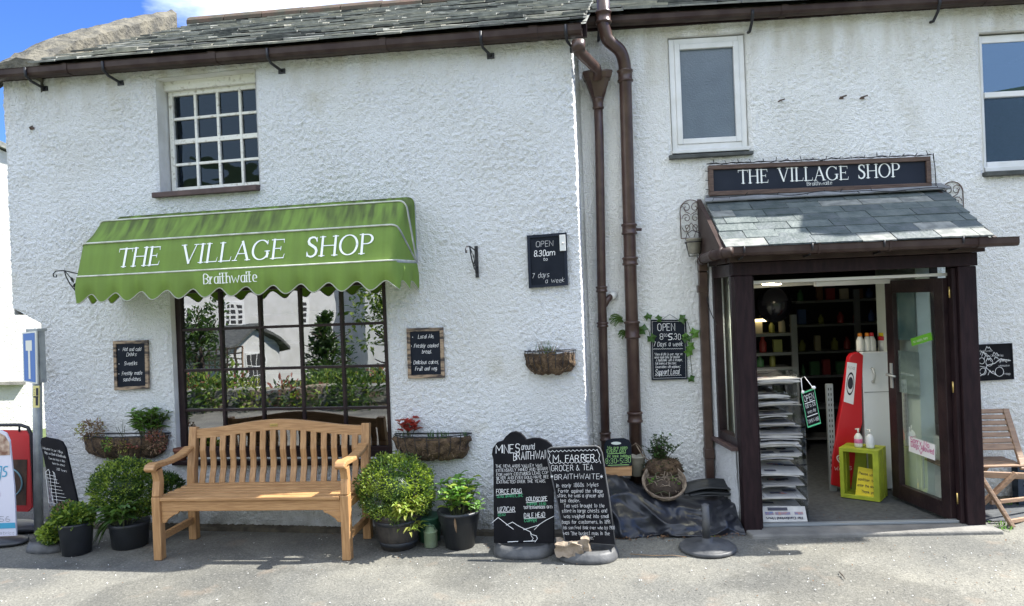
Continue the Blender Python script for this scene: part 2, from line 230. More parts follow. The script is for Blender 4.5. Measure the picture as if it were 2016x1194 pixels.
# ------------------------------------------------------------------ mesh building
OFF = {}
class MB:
    def __init__(s, fr=FW): s.fr = fr; s.v = []; s.f = []; s.mi = []; s.cur = 0; s.sm = []; s.smooth = False
    def P(s, q): return s.fr.p(*q)
    def add(s, pts, faces):
        b = len(s.v); s.v += [s.P(q) for q in pts]
        for f in faces: s.f.append([b+i for i in f]); s.mi.append(s.cur); s.sm.append(s.smooth)
    def box(s, u0, u1, n0, n1, z0, z1):
        s.add([(u, n, z) for z in (z0, z1) for n in (n0, n1) for u in (u0, u1)], [(0, 1, 3, 2), (4, 6, 7, 5), (0, 4, 5, 1), (2, 3, 7, 6), (0, 2, 6, 4), (1, 5, 7, 3)])
    def hexa(s, a, b):   # two quads of 4 points each (matching order)
        s.add(list(a)+list(b), [(3, 2, 1, 0), (4, 5, 6, 7)] + [(i, (i+1) % 4, 4+(i+1) % 4, 4+i) for i in range(4)])
    def prism(s, poly, n0, n1):   # poly of (u,z)
        k = len(poly); s.add([(u, n0, z) for u, z in poly]+[(u, n1, z) for u, z in poly], [tuple(range(k)), tuple(range(2*k-1, k-1, -1))]+[(i, i+k, (i+1) % k+k, (i+1) % k) for i in range(k)])
    def prismu(s, poly, u0, u1):  # poly of (n,z)
        k = len(poly); s.add([(u0, n, z) for n, z in poly]+[(u1, n, z) for n, z in poly], [tuple(range(k)), tuple(range(2*k-1, k-1, -1))]+[(i, i+k, (i+1) % k+k, (i+1) % k) for i in range(k)])
    def beam(s, a, b, w, t, up=(0, 0, 1)):
        a = Vector(a); b = Vector(b); d = (b-a).normalized(); x = d.cross(Vector(up))
        if x.length < 1e-4: x = d.cross(Vector((1, 0, 0)))
        x.normalize(); y = x.cross(d)
        c = [(-1, -1), (1, -1), (1, 1), (-1, 1)]
        s.hexa([a+x*i*w/2+y*j*t/2 for i, j in c], [b+x*i*w/2+y*j*t/2 for i, j in c])
    def tube(s, pts, r, seg=8, cap=True, closed=False):
        pts = [Vector(p) for p in pts]; k = len(pts); rs = r if isinstance(r, (list, tuple)) else [r]*k
        b = []; ref = None
        for i, p in enumerate(pts):
            if closed: d = pts[(i+1) % k]-pts[i-1]
            else: d = pts[min(i+1, k-1)]-pts[max(i-1, 0)]
            if d.length < 1e-9: d = Vector((0, 0, 1))
            d.normalize()
            if ref is None:
                ref = d.cross(Vector((0, 0, 1)))
                if ref.length < .1: ref = d.cross(Vector((1, 0, 0)))
            ref = ref - d*ref.dot(d); ref.normalize(); y = d.cross(ref)
            for j in range(seg):
                a = 2*PI*j/seg; b.append(p+ref*math.cos(a)*rs[i]+y*math.sin(a)*rs[i])
        fs = []
        for i in range(k if closed else k-1):
            for j in range(seg):
                q = ((i+1) % k)*seg
                fs.append((i*seg+j, i*seg+(j+1) % seg, q+(j+1) % seg, q+j))
        if cap and not closed: fs += [tuple(range(seg-1, -1, -1)), tuple((k-1)*seg+j for j in range(seg))]
        o = s.smooth; s.smooth = seg > 4; s.add(b, fs); s.smooth = o
    def lathe(s, cu, cn, prof, seg=24, cap0=True, su=1, sn=1, tilt=None):
        pts = []
        for r, z in prof:
            for j in range(seg):
                a = 2*PI*j/seg; pts.append((cu+math.cos(a)*r*su, cn+math.sin(a)*r*sn, z))
        k = len(prof); fs = [(i*seg+j, i*seg+(j+1) % seg, (i+1)*seg+(j+1) % seg, (i+1)*seg+j) for i in range(k-1) for j in range(seg)]
        if cap0: fs += [tuple(range(seg-1, -1, -1))]
        fs += [tuple((k-1)*seg+j for j in range(seg))] if prof[-1][0] > 0 else []
        o = s.smooth; s.smooth = True; s.add(pts, fs); s.smooth = o
    def blob(s, c, r, amp=.2, fq=3, seg=16, rings=10, zmin=None, seed=0):
        pts = []; fs = []
        for i in range(rings+1):
            t = PI*i/rings
            for j in range(seg):
                a = 2*PI*j/seg; d = Vector((math.sin(t)*math.cos(a), math.sin(t)*math.sin(a), math.cos(t)))
                k = 1+amp*noise.noise(d*fq+Vector((seed, seed*.7, 3)))+amp*.5*noise.noise(d*fq*2.7+Vector((seed, 1, 3)))
                q = Vector((c[0]+d.x*r[0]*k, c[1]+d.y*r[1]*k, c[2]+d.z*r[2]*k))
                if zmin is not None and q.z < zmin: q.z = zmin
                pts.append(q)
        for i in range(rings):
            for j in range(seg): fs.append((i*seg+j, (i+1)*seg+j, (i+1)*seg+(j+1) % seg, i*seg+(j+1) % seg))
        o = s.smooth; s.smooth = True; s.add(pts, fs); s.smooth = o
    def leaf(s, p, d, up, ln, wd, fold=.25, droop=0.0):
        p = Vector(p); d = Vector(d).normalized(); x = d.cross(Vector(up))
        if x.length < 1e-3: x = Vector((1, 0, 0))
        x.normalize(); nn = x.cross(d)
        m = p+d*ln*.5; tip = p+d*ln-nn*ln*droop; a = p+d*ln*.25; c = p+d*ln*.70-nn*ln*droop*.4; v = nn*fold*wd
        s.add([p, a+x*wd*.42+v, m+x*wd/2+v, c+x*wd*.36+v, tip, c-x*wd*.36+v, m-x*wd/2+v, a-x*wd*.42+v, m], [(0, 8, 2, 1), (8, 4, 3, 2), (8, 6, 5, 4), (0, 7, 6, 8)])
    def build(s, name, mats, parent=None, loc=None, bevel=0, base=None):
        if not isinstance(mats, (list, tuple)): mats = [mats]
        if parent is not None: off = OFF[parent.name]
        else: off = Vector(loc) if loc is not None else (Vector((sum(v.x for v in s.v)/len(s.v), sum(v.y for v in s.v)/len(s.v), min(v.z for v in s.v))))
        me = bpy.data.meshes.new(name); me.from_pydata([v-off for v in s.v], [], s.f)
        for m in mats: me.materials.append(MT[m] if isinstance(m, str) else m)
        me.polygons.foreach_set('material_index', s.mi); me.polygons.foreach_set('use_smooth', s.sm); me.update()
        o = bpy.data.objects.new(name, me); COL.objects.link(o)
        if parent is not None: o.parent = parent
        else: o.location = off
        OFF[o.name] = off
        if bevel:
            b = o.modifiers.new('bevel', 'BEVEL'); b.width = bevel; b.segments = 2; b.limit_method = 'ANGLE'; b.angle_limit = R(40); b.harden_normals = False
        return o
def thing(name, label, cat, fr, loc, group=None):
    o = bpy.data.objects.new(name, None); COL.objects.link(o); p = fr.p(*loc); o.location = p; OFF[o.name] = p; o.empty_display_size = .1
    o['label'] = label; o['category'] = cat
    if group: o['group'] = group
    return o
def tag(o, label, cat, group=None, kind=None):
    o['label'] = label; o['category'] = cat
    if group: o['group'] = group
    if kind: o['kind'] = kind
    return o
def struct(o, kind='structure'): o['kind'] = kind; return o

# ------------------------------------------------------------------ lettering: single-stroke font drawn as ribbons
G = {'A': '02 38 62|14 54', 'B': '02 08 38 57 56 35 05|35 54 53 32 02', 'C': '67 48 28 07 03 22 42 63', 'D': '02 08 38 67 63 32 02', 'E': '58 08 02 52|05 45', 'F': '58 08 02|05 45', 'G': '67 48 28 07 03 22 42 63 65 45', 'H': '02 08|62 68|05 65', 'I': '02 08', 'J': '48 43 32 12 03', 'K': '02 08|58 05 52', 'L': '08 02 52', 'M': '02 08 44 88 82', 'N': '02 08 62 68', 'O': '28 07 03 22 42 63 67 48 28', 'P': '02 08 48 57 56 45 05', 'Q': '28 07 03 22 42 63 67 48 28|44 61', 'R': '02 08 48 57 56 45 05|35 62', 'S': '57 48 18 07 06 15 45 54 53 42 12 03', 'T': '08 68|38 32', 'U': '08 03 22 42 63 68', 'V': '08 32 68', 'W': '08 22 46 62 88', 'X': '08 62|68 02', 'Y': '08 35 68|35 32', 'Z': '08 58 02 52',
     'a': '46 16 05 03 12 32 43|46 42', 'b': '08 02 32 43 45 36 06', 'c': '45 36 16 05 03 12 32 43', 'd': '48 42 12 03 05 16 46', 'e': '04 44 45 36 16 05 03 12 42', 'f': '38 28 17 12|06 36', 'g': '46 16 05 03 12 42|46 41 30 10', 'h': '08 02|05 16 36 45 42', 'i': '06 02|08 07', 'j': '26 21 10 00|28 27', 'k': '08 02|46 04 42', 'l': '08 02', 'm': '02 06|05 16 36 45 42|45 56 76 85 82', 'n': '02 06|05 16 36 45 42', 'o': '16 05 03 12 32 43 45 36 16', 'p': '06 00|06 36 45 43 32 02', 'q': '46 40|46 16 05 03 12 42', 'r': '02 06|04 26 36', 's': '46 16 05 14 34 43 32 02', 't': '18 12 32|06 36', 'u': '06 03 12 32 43|46 42', 'v': '06 22 46', 'w': '06 22 45 62 86', 'x': '06 42|46 02', 'y': '06 22|46 11 00', 'z': '06 46 02 42',
     '0': '18 07 03 12 32 43 47 38 18', '1': '07 18 12', '2': '07 18 38 47 46 02 42', '3': '07 18 38 47 46 35 15|35 44 43 32 12 03', '4': '32 38 04 44', '5': '48 08 05 35 44 43 32 02', '6': '38 18 05 03 12 32 43 44 35 05', '7': '08 48 12', '8': '15 06 07 18 38 47 46 35 15 04 03 12 32 43 44 35', '9': '45 15 06 07 18 38 47 44 22', '&': '62 17 28 37 04 03 12 32 54', '.': '02 03', ',': '12 01', ':': '03 02|06 05', ';': '05 04|12 01', '-': '05 35', "'": '08 07', '"': '08 07|18 17', '(': '28 06 04 22', ')': '08 26 24 02', '*': '05 45|27 23|06 44|04 46', '~': '04 15 34 45', '/': '02 48'}
def ribbon(mb, pts, ws, M3, off):
    k = len(pts); L_ = []; R_ = []
    for i in range(k):
        a = pts[max(i-1, 0)]; b = pts[min(i+1, k-1)]; p = pts[i]
        d1 = Vector((p[0]-a[0], p[1]-a[1])); d2 = Vector((b[0]-p[0], b[1]-p[1]))
        if d1.length < 1e-9: d1 = d2
        if d2.length < 1e-9: d2 = d1
        if d1.length < 1e-9: return
        d1 = d1.normalized(); d2 = d2.normalized(); d = d1+d2
        if d.length < .3: d = d1
        d.normalize(); nr = Vector((-d.y, d.x)); c = max(.5, nr.dot(Vector((-d1.y, d1.x)))); w_ = ws[i]/2/c
        e = d*ws[i]*.3*((i == k-1)-(i == 0))
        L_.append((p[0]+nr.x*w_+e.x, p[1]+nr.y*w_+e.y)); R_.append((p[0]-nr.x*w_+e.x, p[1]-nr.y*w_+e.y))
    mb.add([M3(x, y, off) for x, y in L_]+[M3(x, y, off) for x, y in R_], [(k+i, k+i+1, i+1, i) for i in range(k-1)])
_eps = [0]
def text(mb, txt, x, y, h, M3, wt=.13, wk=.52, adv=1.0, shear=0.0, jit=0.0, cal=False, width=None, serif=False, small=1.0):
    """x,y baseline start; h cap height; M3(x,y,off)->local 3d"""
    sc = h/6.0; wt = wt*wk
    def wd(c):
        if c == ' ': return 3.2
        g = G.get(c); return max(int(q[0]) for pl in g.split('|') for q in pl.split()) if g else 3
    tot = sum(wd(c)+2.0 for c in txt)-2.0
    sx = (width/(tot*sc)) if width else adv
    cx = 0
    for c in txt:
        g = G.get(c)
        if g:
            jx, jy = rnd.uniform(-jit, jit), rnd.uniform(-jit, jit); js = 1+rnd.uniform(-jit, jit)*.12
            for pl in g.split('|'):
                P_ = [(float(q[0]), float(q[1])) for q in pl.split()]
                if c in 'CDGOQSUJPRB&0235689abcdeghmnopqrsuy' and len(P_) > 2:
                    N_ = [P_[0]]
                    for a_, b_ in zip(P_[:-1], P_[1:]):
                        if math.hypot(a_[0]-b_[0], a_[1]-b_[1]) > 3.5: N_ += [(a_[0]*.85+b_[0]*.15, a_[1]*.85+b_[1]*.15), (a_[0]*.15+b_[0]*.85, a_[1]*.15+b_[1]*.85)]
                        else: N_ += [(a_[0]*.75+b_[0]*.25, a_[1]*.75+b_[1]*.25), (a_[0]*.25+b_[0]*.75, a_[1]*.25+b_[1]*.75)]
                    P_ = N_+[P_[-1]]
                P_ = [((cx+q[0])*sc*sx, (q[1]-2)*sc*js) for q in P_]
                P_ = [(x+px+shear*py+jx*sc, y+py+jy*sc) for px, py in P_]
                if len(P_) == 2 and math.hypot(P_[0][0]-P_[1][0], P_[0][1]-P_[1][1]) < sc*1.2: ww = [wt*h*1.25]*2
                elif cal:
                    ww = []
                    Q = []
                    for i in range(len(P_)):
                        a = P_[max(i-1, 0)]; b = P_[min(i+1, len(P_)-1)]; an = math.atan2(b[1]-a[1], b[0]-a[0]); ww.append(wt*h*(.45+.75*abs(math.sin(an))))
                else: ww = [wt*h]*len(P_)
                _eps[0] = (_eps[0]+1) % 7
                ribbon(mb, P_, ww, M3, .0002*_eps[0])
                if serif and len(P_) >= 2:
                    for (e, f_) in ((0, 1), (-1, -2)):
                        if abs(P_[e][0]-P_[f_][0]) < sc*.5*sx and abs(P_[e][1]-P_[f_][1]) > sc*2:
                            ribbon(mb, [(P_[e][0]-sc*1.0, P_[e][1]), (P_[e][0]+sc*1.0, P_[e][1])], [wt*h*.5]*2, M3, .0002*_eps[0]+.0015)
        cx += wd(c)+2.0
    return tot*sc*sx
def arc(cx, cy, rx, ry, a0, a1, k=14): return [(cx+rx*math.cos(R(a0+(a1-a0)*i/k)), cy+ry*math.sin(R(a0+(a1-a0)*i/k))) for i in range(k+1)]
TK, TN = .115, .048
def _ws(pts, cx=None):
    out = []
    for i in range(len(pts)):
        a = pts[max(i-1, 0)]; b = pts[min(i+1, len(pts)-1)]; an = math.atan2(b[1]-a[1], b[0]-a[0]); out.append(TN+(TK-TN)*abs(math.sin(an))**1.5)
    return out
def _st(x, y0=0, y1=1, b=True, t=True):
    r_ = [([(x, y0), (x, y1)], [TK]*2)]
    if b: r_.append(([(x-.15, y0+.02), (x+.15, y0+.02)], [.04]*2))
    if t: r_.append(([(x-.15, y1-.02), (x+.15, y1-.02)], [.04]*2))
    return r_
_S = [(.56, .80), (.53, .90), (.42, .985), (.30, .99), (.16, .93), (.12, .80), (.17, .66), (.34, .55), (.50, .44), (.57, .29), (.53, .12), (.40, .02), (.27, .0), (.13, .06), (.08, .20)]
_o = arc(.5, .5, .44, .50, 0, 360, 28); _g = arc(.5, .5, .44, .50, 42, 335, 24)
SER = {'T': (.86, _st(.43, t=False)+[([(.0, .97), (.86, .97)], [.055]*2), ([(.015, .99), (.0, .80)], [.035, .02]), ([(.845, .99), (.86, .80)], [.035, .02])]),
       'H': (1.0, _st(.16)+_st(.84)+[([(.16, .52), (.84, .52)], [.045]*2)]),
       'E': (.78, _st(.16)+[([(.10, .975), (.68, .975)], [.045]*2), ([(.66, .99), (.69, .80)], [.035, .02]), ([(.16, .52), (.54, .52)], [.045]*2), ([(.54, .62), (.54, .42)], [.03]*2), ([(.10, .025), (.72, .025)], [.045]*2), ([(.70, .01), (.76, .22)], [.035, .02])]),
       'V': (.98, [([(.14, .98), (.50, .02)], [TK]*2), ([(.50, .02), (.85, .98)], [TN]*2), ([(.0, .98), (.28, .98)], [.04]*2), ([(.72, .98), (.98, .98)], [.04]*2)]),
       'I': (.34, _st(.17)), 'L': (.72, _st(.16)+[([(.10, .025), (.66, .025)], [.045]*2), ([(.65, .01), (.70, .24)], [.035, .02])]),
       'A': (1.0, [([(.15, .02), (.50, .99)], [TN]*2), ([(.49, .99), (.86, .02)], [TK]*2), ([(.28, .36), (.72, .36)], [.045]*2), ([(.02, .02), (.28, .02)], [.04]*2), ([(.72, .02), (1.0, .02)], [.04]*2)]),
       'G': (1.0, [(_g, _ws(_g)), ([(.86, .42), (.86, .12)], [TK]*2), ([(.72, .42), (.99, .42)], [.04]*2), ([(.84, .98), (.84, .76)], [.03]*2)]),
       'S': (.66, [(_S, [TN*1.2+(TK*1.05-TN)*math.sin(PI*i/(len(_S)-1))**1.2 for i in range(len(_S))]), ([(.56, .98), (.565, .74)], [.03]*2), ([(.08, .02), (.075, .26)], [.03]*2)]),
       'O': (1.0, [(_o, _ws(_o))]),
       'P': (.78, _st(.16)+[([(.14, .975)]+arc(.40, .74, .28, .235, 90, -90, 12)+[(.16, .505)], [.045]+_ws(arc(.40, .74, .28, .235, 90, -90, 12))+[.045])])}
def serif(mb, txt, x, y, h, M3, width=None, sp=.07, space=.75):
    tot = sum((SER[c][0] if c != ' ' else space)+sp for c in txt)-sp; sx = width/(tot*h) if width else 1
    cx = 0
    for c in txt:
        if c == ' ': cx += space+sp; continue
        a, st = SER[c]
        for i, (pts, ws) in enumerate(st):
            ribbon(mb, [(x+(cx+p[0])*h*sx, y+p[1]*h) for p in pts], [q*h for q in ws], M3, .0003*i)
        cx += a+sp
def planemap(fr, u0, z0, n):   # x,y in metres on a plane facing the street
    return lambda x, y, o: (u0+x, n+o, z0+y)
def quadmap(c):   # c: local 3D corners BL,BR,TR,TL ; x,y in 0..1 ; offset along normal
    c = [Vector(q) for q in c]; nn = (c[1]-c[0]).cross(c[3]-c[0]).normalized()
    def f(x, y, o): 
        return (c[0]*(1-x)*(1-y)+c[1]*x*(1-y)+c[2]*x*y+c[3]*(1-x)*y)-nn*o
    return f

# ------------------------------------------------------------------ the setting
def ground_z(x, y):
    n = -y
    d = math.hypot(x, y)
    z = -0.03
    k = -(y) - .185*x     # metres behind the camera
    if k > 2.0: z -= min(1.75, (k-2.0)*.13)
    if y < -60: 
        h = min(1.0, (-60-y)/380.0); z += 105*h*h*(3-2*h)*(1+.25*noise.noise(Vector((x*.006, y*.006, 0))))
    return z
def grid(name, xs, ys, zf, m, skew=0):
    mb = MB(FW); mb.smooth = True
    mb.add([(x, -(y-skew*x*max(0, min(1, (3.5-y)/5))), zf(x, y)) for y in ys for x in xs], [(j*len(xs)+i, j*len(xs)+i+1, (j+1)*len(xs)+i+1, (j+1)*len(xs)+i) for j in range(len(ys)-1) for i in range(len(xs)-1)])
    return mb.build(name, m, loc=(0, 0, 0))
gx = [-900, -600, -400, -250, -160, -100, -60, -40]+[-30+i*2 for i in range(31)]+[40, 60, 100, 160, 250, 400, 600, 900]
gy = [-900, -700, -550, -440, -380, -320, -270, -220, -180, -150, -120, -95, -75, -60, -48, -40]+[-34+i*1.5 for i in range(34)]+[25, 40, 80, 200, 500, 900]
struct(grid('ground', gx, gy, ground_z, 'grass'))
rx = [-14+i*.25 for i in range(113)]; ry = [-1.95+i*.25 for i in range(44)]
struct(grid('road', rx, ry, lambda x, y: .012*(noise.noise(Vector((x*.9, y*.9, 0))))*min(1, max(0, (5.0-y)))-0.002, 'asphalt', .185))

# ------------------------------------------------------------------ roughcast walls
def rough(p, amp):
    p = p+Vector((noise.noise(p*20), 0, noise.noise(p*20+Vector((7, 7, 7)))))*.012; a = noise.noise(p*42); b = noise.noise(p*80+Vector((3, 9, 1)))
    return amp*(max(-.35, a)*.75+abs(b)*.6)
def wall(fr, keys_u, keys_z, holes, ztop, uleft, cell, amp, wrap=0.0, zbot=-.05, uright=None, seed=0.0, lowamp=.012):
    mb = MB(fr)
    def sub(ks):
        out = []
        for a, b in zip(ks[:-1], ks[1:]):
            m_ = max(1, round((b-a)/cell)); out += [a+(b-a)*i/m_ for i in range(m_)]
        return out+[ks[-1]]
    us = sub(keys_u); zs = sub(keys_z); zk = keys_z[-2]; zl = keys_z[-1]; uk = keys_u[1]; u0 = keys_u[0]
    pts = []
    for z in zs:
        for u in us:
            uu = u; zz = z
            if z > zk: zz = zk+(z-zk)/(zl-zk)*(ztop(u)-zk)
            if u < uk and uleft: uu = uk+(u-uk)/(u0-uk)*(uleft(zz)-uk)
            e = 1.0
            for h in holes:
                dx = max(h[0]-u, u-h[1]); dz = max(h[2]-z, z-h[3]); d = max(dx, dz)
                if d < .03: e = min(e, max(0, d/.03))
            q = Vector((uu+seed, seed, zz))
            hgt = rough(q, amp)*e*(.85+.6*max(-.4, min(.6, noise.noise(q*2.3+Vector((4, 4, 4))))))+lowamp*noise.noise(q*1.7)*min(1, e+.0)+amp*.8*(e-1)
            if uu <= 0 or not wrap: pts.append((uu, hgt, zz))
            else: pts.append((hgt*.7-.055*uu, -uu+.0, zz))
    k = len(us); fs = []
    for j in range(len(zs)-1):
        for i in range(k-1):
            cu = (us[i]+us[i+1])/2; cz = (zs[j]+zs[j+1])/2
            if any(h[0] < cu < h[1] and h[2] < cz < h[3] for h in holes): continue
            fs.append((j*k+i, j*k+i+1, (j+1)*k+i+1, (j+1)*k+i))
    mb.smooth = True; mb.add(pts, fs); mb.smooth = False
    return mb
def reveal(mb, h, d, fr=None):
    u0, u1, z0, z1 = h; a = -.004
    mb.add([(u0, a, z0), (u0, -d, z0), (u0, -d, z1), (u0, a, z1)], [(0, 1, 2, 3)]); mb.add([(u1, a, z0), (u1, -d, z0), (u1, -d, z1), (u1, a, z1)], [(3, 2, 1, 0)])
    mb.add([(u0, a, z1), (u1, a, z1), (u1, -d, z1), (u0, -d, z1)], [(0, 3, 2, 1)]); mb.add([(u0, a, z0), (u1, a, z0), (u1, -d, z0), (u0, -d, z0)], [(0, 1, 2, 3)])
def room(mb, u0, u1, n0, n1, z0, z1):   # dark box open towards the street
    mb.add([(u0, n0, z0), (u1, n0, z0), (u1, n1, z0), (u0, n1, z0), (u0, n0, z1), (u1, n0, z1), (u1, n1, z1), (u0, n1, z1)], [(0, 1, 2, 3), (4, 7, 6, 5), (3, 2, 6, 7), (0, 3, 7, 4), (1, 5, 6, 2)])
zg1 = lambda u: 3.645-.0290*u
H_UP = (-3.40, -2.52, 2.75, 3.675)
H_SH = (-3.353, -1.505, .57, 1.97)
cottage = thing('whitewashed_cottage', 'lower white roughcast cottage on the left with awning, small upper window and slate roof', 'cottage', F1, (-2.4, -2, 0))
uleft1 = lambda z: -4.84 if z > 1.86 else (-4.57 if z < 1.72 else -4.57-.27*(z-1.72)/.14)
wb = wall(F1, [-4.84, -4.5, -3.40, -3.353, -2.52, -1.505, 0.0, .66], [-.05, .57, 1.97, 2.75, 3.675, 3.80], [H_UP, H_SH], lambda u: zg1(u)+.03 if u < 0 else 3.66+min(.02, u), uleft1, .0095, .0165, wrap=1)
wall1 = wb.build('wall', 'wall', cottage)
mb = MB(F1); reveal(mb, H_UP, .19); reveal(mb, H_SH, .12)
mb.add([(-4.83, .0, 1.8), (-4.83, -4.5, 1.8), (-4.83, -4.5, 3.8), (-4.83, 0, 3.8), (-4.57, 0, 0), (-4.57, -4.5, 0), (-4.57, -4.5, 1.8), (-4.57, 0, 1.8), (0.0, -.6, 0), (0, -4.5, 0), (0, -4.5, 3.7), (0, -.6, 3.7)], [(0, 1, 2, 3), (4, 5, 6, 7), (8, 9, 10, 11), (0, 1, 6, 7), (5, 9, 10, 2)])
mb.add([(-4.83, 0, 3.78), (-4.83, -4.5, 3.78), (-4.83, -2.25, 5.0)], [(0, 1, 2)])
mb.build('reveal', 'smooth', cottage)
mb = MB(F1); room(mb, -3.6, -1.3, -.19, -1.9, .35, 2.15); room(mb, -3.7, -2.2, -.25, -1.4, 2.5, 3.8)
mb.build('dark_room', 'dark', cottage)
# floor deck goods inside the shop window
mb = MB(F1); mb.box(-3.5, -1.4, -.75, -.22, .50, .56)
for i in range(4): mb.box(-3.55, -1.35, -1.85, -1.6, .8+i*.3, .815+i*.3)
mb.build('window_shelf', 'shelf', cottage)

def slates(mb, fr_z, u0, u1, n0, pitch, gauge, rows, wmin, wmax, th, ln, mi, jit=1.0, skip=None, slope=None):
    cp, sp = math.cos(pitch), math.sin(pitch)
    for r_ in range(rows):
        u = u0(r_)-rnd.random()*wmax if callable(u0) else u0-rnd.random()*wmax*.9
        ua = u0(r_) if callable(u0) else u0
        while u < u1:
            wd = rnd.uniform(wmin, wmax); a = max(u, ua)+.003; b = min(u+wd, u1)-.003
            if b-a > .03:
                s0 = r_*gauge+rnd.uniform(-.012, .012)*jit; t = th*rnd.uniform(.7, 1.3); lift = rnd.uniform(0, .005)*jit; tl = rnd.uniform(-.008, .008)*jit
                def pt(uu, s, h): 
                    return (uu, n0-s*cp+h*sp, fr_z(uu)+s*sp+h*cp)
                mb.cur = mi[rnd.randrange(len(mi))]
                base = th*2.5
                k = max(2, int((b-a)/.09)); A = []; 
                nz0 = rnd.uniform(0, 99)
                xs_ = [a+(b-a)*i/k for i in range(k+1)]
                low = [s0+.008*jit*noise.noise(Vector((x*14, nz0, r_))) for x in xs_]
                bot = [pt(x, s, base+lift+tl*(x-a)) for x, s in zip(xs_, low)]; top = [pt(x, s+.004, base+lift+t+tl*(x-a)+.003*jit*noise.noise(Vector((x*18, nz0, 5)))) for x, s in zip(xs_, low)]
                bt = [pt(x, s0+ln, 0) for x in xs_]; tp = [pt(x, s0+ln, t) for x in xs_]
                m_ = k+1; vs = bot+top+tp+bt; fs = []
                for i in range(k): fs += [(i, i+1, m_+i+1, m_+i), (m_+i, m_+i+1, 2*m_+i+1, 2*m_+i), (i, 3*m_+i, 3*m_+i+1, i+1)]
                fs += [(0, m_, 2*m_, 3*m_), (k, 3*m_+k, 2*m_+k, m_+k)]
                mb.add(vs, fs)
            u += wd
    mb.cur = 0
PT1 = R(26.4)
mb = MB(F1)
mb.add([(-4.84, .12, zg1(-4.84)+.06), (.12, .12, zg1(.12)+.06), (.12, -2.25, zg1(.12)+.06+2.37*math.tan(PT1)), (-4.84, -2.25, zg1(-4.84)+.06+2.37*math.tan(PT1)), (.12, -4.5, zg1(0)), (-4.84, -4.5, zg1(-4.8))], [(0, 1, 2, 3), (3, 2, 4, 5)])
slates(mb, lambda u: zg1(u)+.055, lambda r_: -4.46, .11, .135, PT1, .178, 15, .16, .50, .0135, .40, [0, 1, 2, 0, 2], jit=1.6)
roof1 = mb.build('roof', ['slateA', 'slateB', 'slateC'], cottage)
mb = MB(F1)
mb.hexa([(-4.86, .0, zg1(-4.86)+.0), (-4.86, .03, zg1(-4.86)+.0), (-4.86, .03, zg1(-4.86)+.11), (-4.86, 0, zg1(-4.86)+.11)], [(.12, .0, zg1(.12)+.0), (.12, .03, zg1(.12)+.0), (.12, .03, zg1(.12)+.11), (.12, 0, zg1(.12)+.11)])
mb.build('fascia', 'darkwood', cottage)
# ridge tiles
mb = MB(F1); u = -4.5; zr = lambda u: zg1(u)+.09+2.37*math.tan(PT1)
while u < .3:
    e = u+.46; r0 = .10+rnd.uniform(-.006, .006); dz = rnd.uniform(-.012, .012)
    pts = []
    for uu in (u, e-.01):
        for j in range(9):
            a = R(-10+200*j/8); pts.append((uu, -2.25+r0*1.25*math.cos(a), zr(uu)+dz+r0*math.sin(a)*.9-.02))
    mb.add(pts+[(u, -2.25, zr(u)-.05), (e-.01, -2.25, zr(e)-.05)], [(j, j+1, 9+j+1, 9+j) for j in range(8)]+[tuple([18]+list(range(9))), tuple([19]+list(range(17, 8, -1)))])
    u = e
mb.build('ridge_tiles', 'ridge', cottage)
# cement verge on the left gable
mb = MB(F1); mb.smooth = True; pts = []; K = 40; J = 9
for i in range(K+1):
    t = i/K; n = .045-t*2.38; wd_ = .46*(1-t)+.14*t
    for j in range(J):
        s_ = j/(J-1); uu = -4.90+wd_*s_*(1.0)
        zz = zg1(uu)+.06+(.135-n)*math.tan(PT1)+.085*min(1, .2+t*4)+.065*math.sin(PI*min(1, t*1.02))*(.75-.45*s_)+.045*math.sin(PI*s_)+.075*t
        zz += .028*noise.noise(Vector((uu*9, n*9, 0)))+.018*noise.noise(Vector((uu*25, n*25, 4)))
        pts.append((uu+.02*noise.noise(Vector((s_*3, n*6, 2))), n, zz))
base = [(p[0], p[1], p[2]-.16) for p in pts[:J]]
mb.add(pts, [(i*J+j, (i+1)*J+j, (i+1)*J+j+1, i*J+j+1) for i in range(K) for j in range(J-1)])
mb.add([pts[i*J] for i in range(K+1)]+[(pts[i*J][0], pts[i*J][1], pts[i*J][2]-.22) for i in range(K+1)], [(i, i+1, K+1+i+1, K+1+i) for i in range(K)])
mb.add([pts[i*J+J-1] for i in range(K+1)]+[(pts[i*J+J-1][0], pts[i*J+J-1][1], pts[i*J+J-1][2]-.25) for i in range(K+1)], [(i, i+1, K+1+i+1, K+1+i) for i in range(K)])
mb.add(pts[-J:]+[(p[0], p[1], p[2]-.3) for p in pts[-J:]], [(i, i+1, J+i+1, J+i) for i in range(J-1)])
mb.add(pts[:J]+base, [(i, i+1, J+i+1, J+i) for i in range(J-1)])
mb.build('verge_coping', 'cement', cottage)

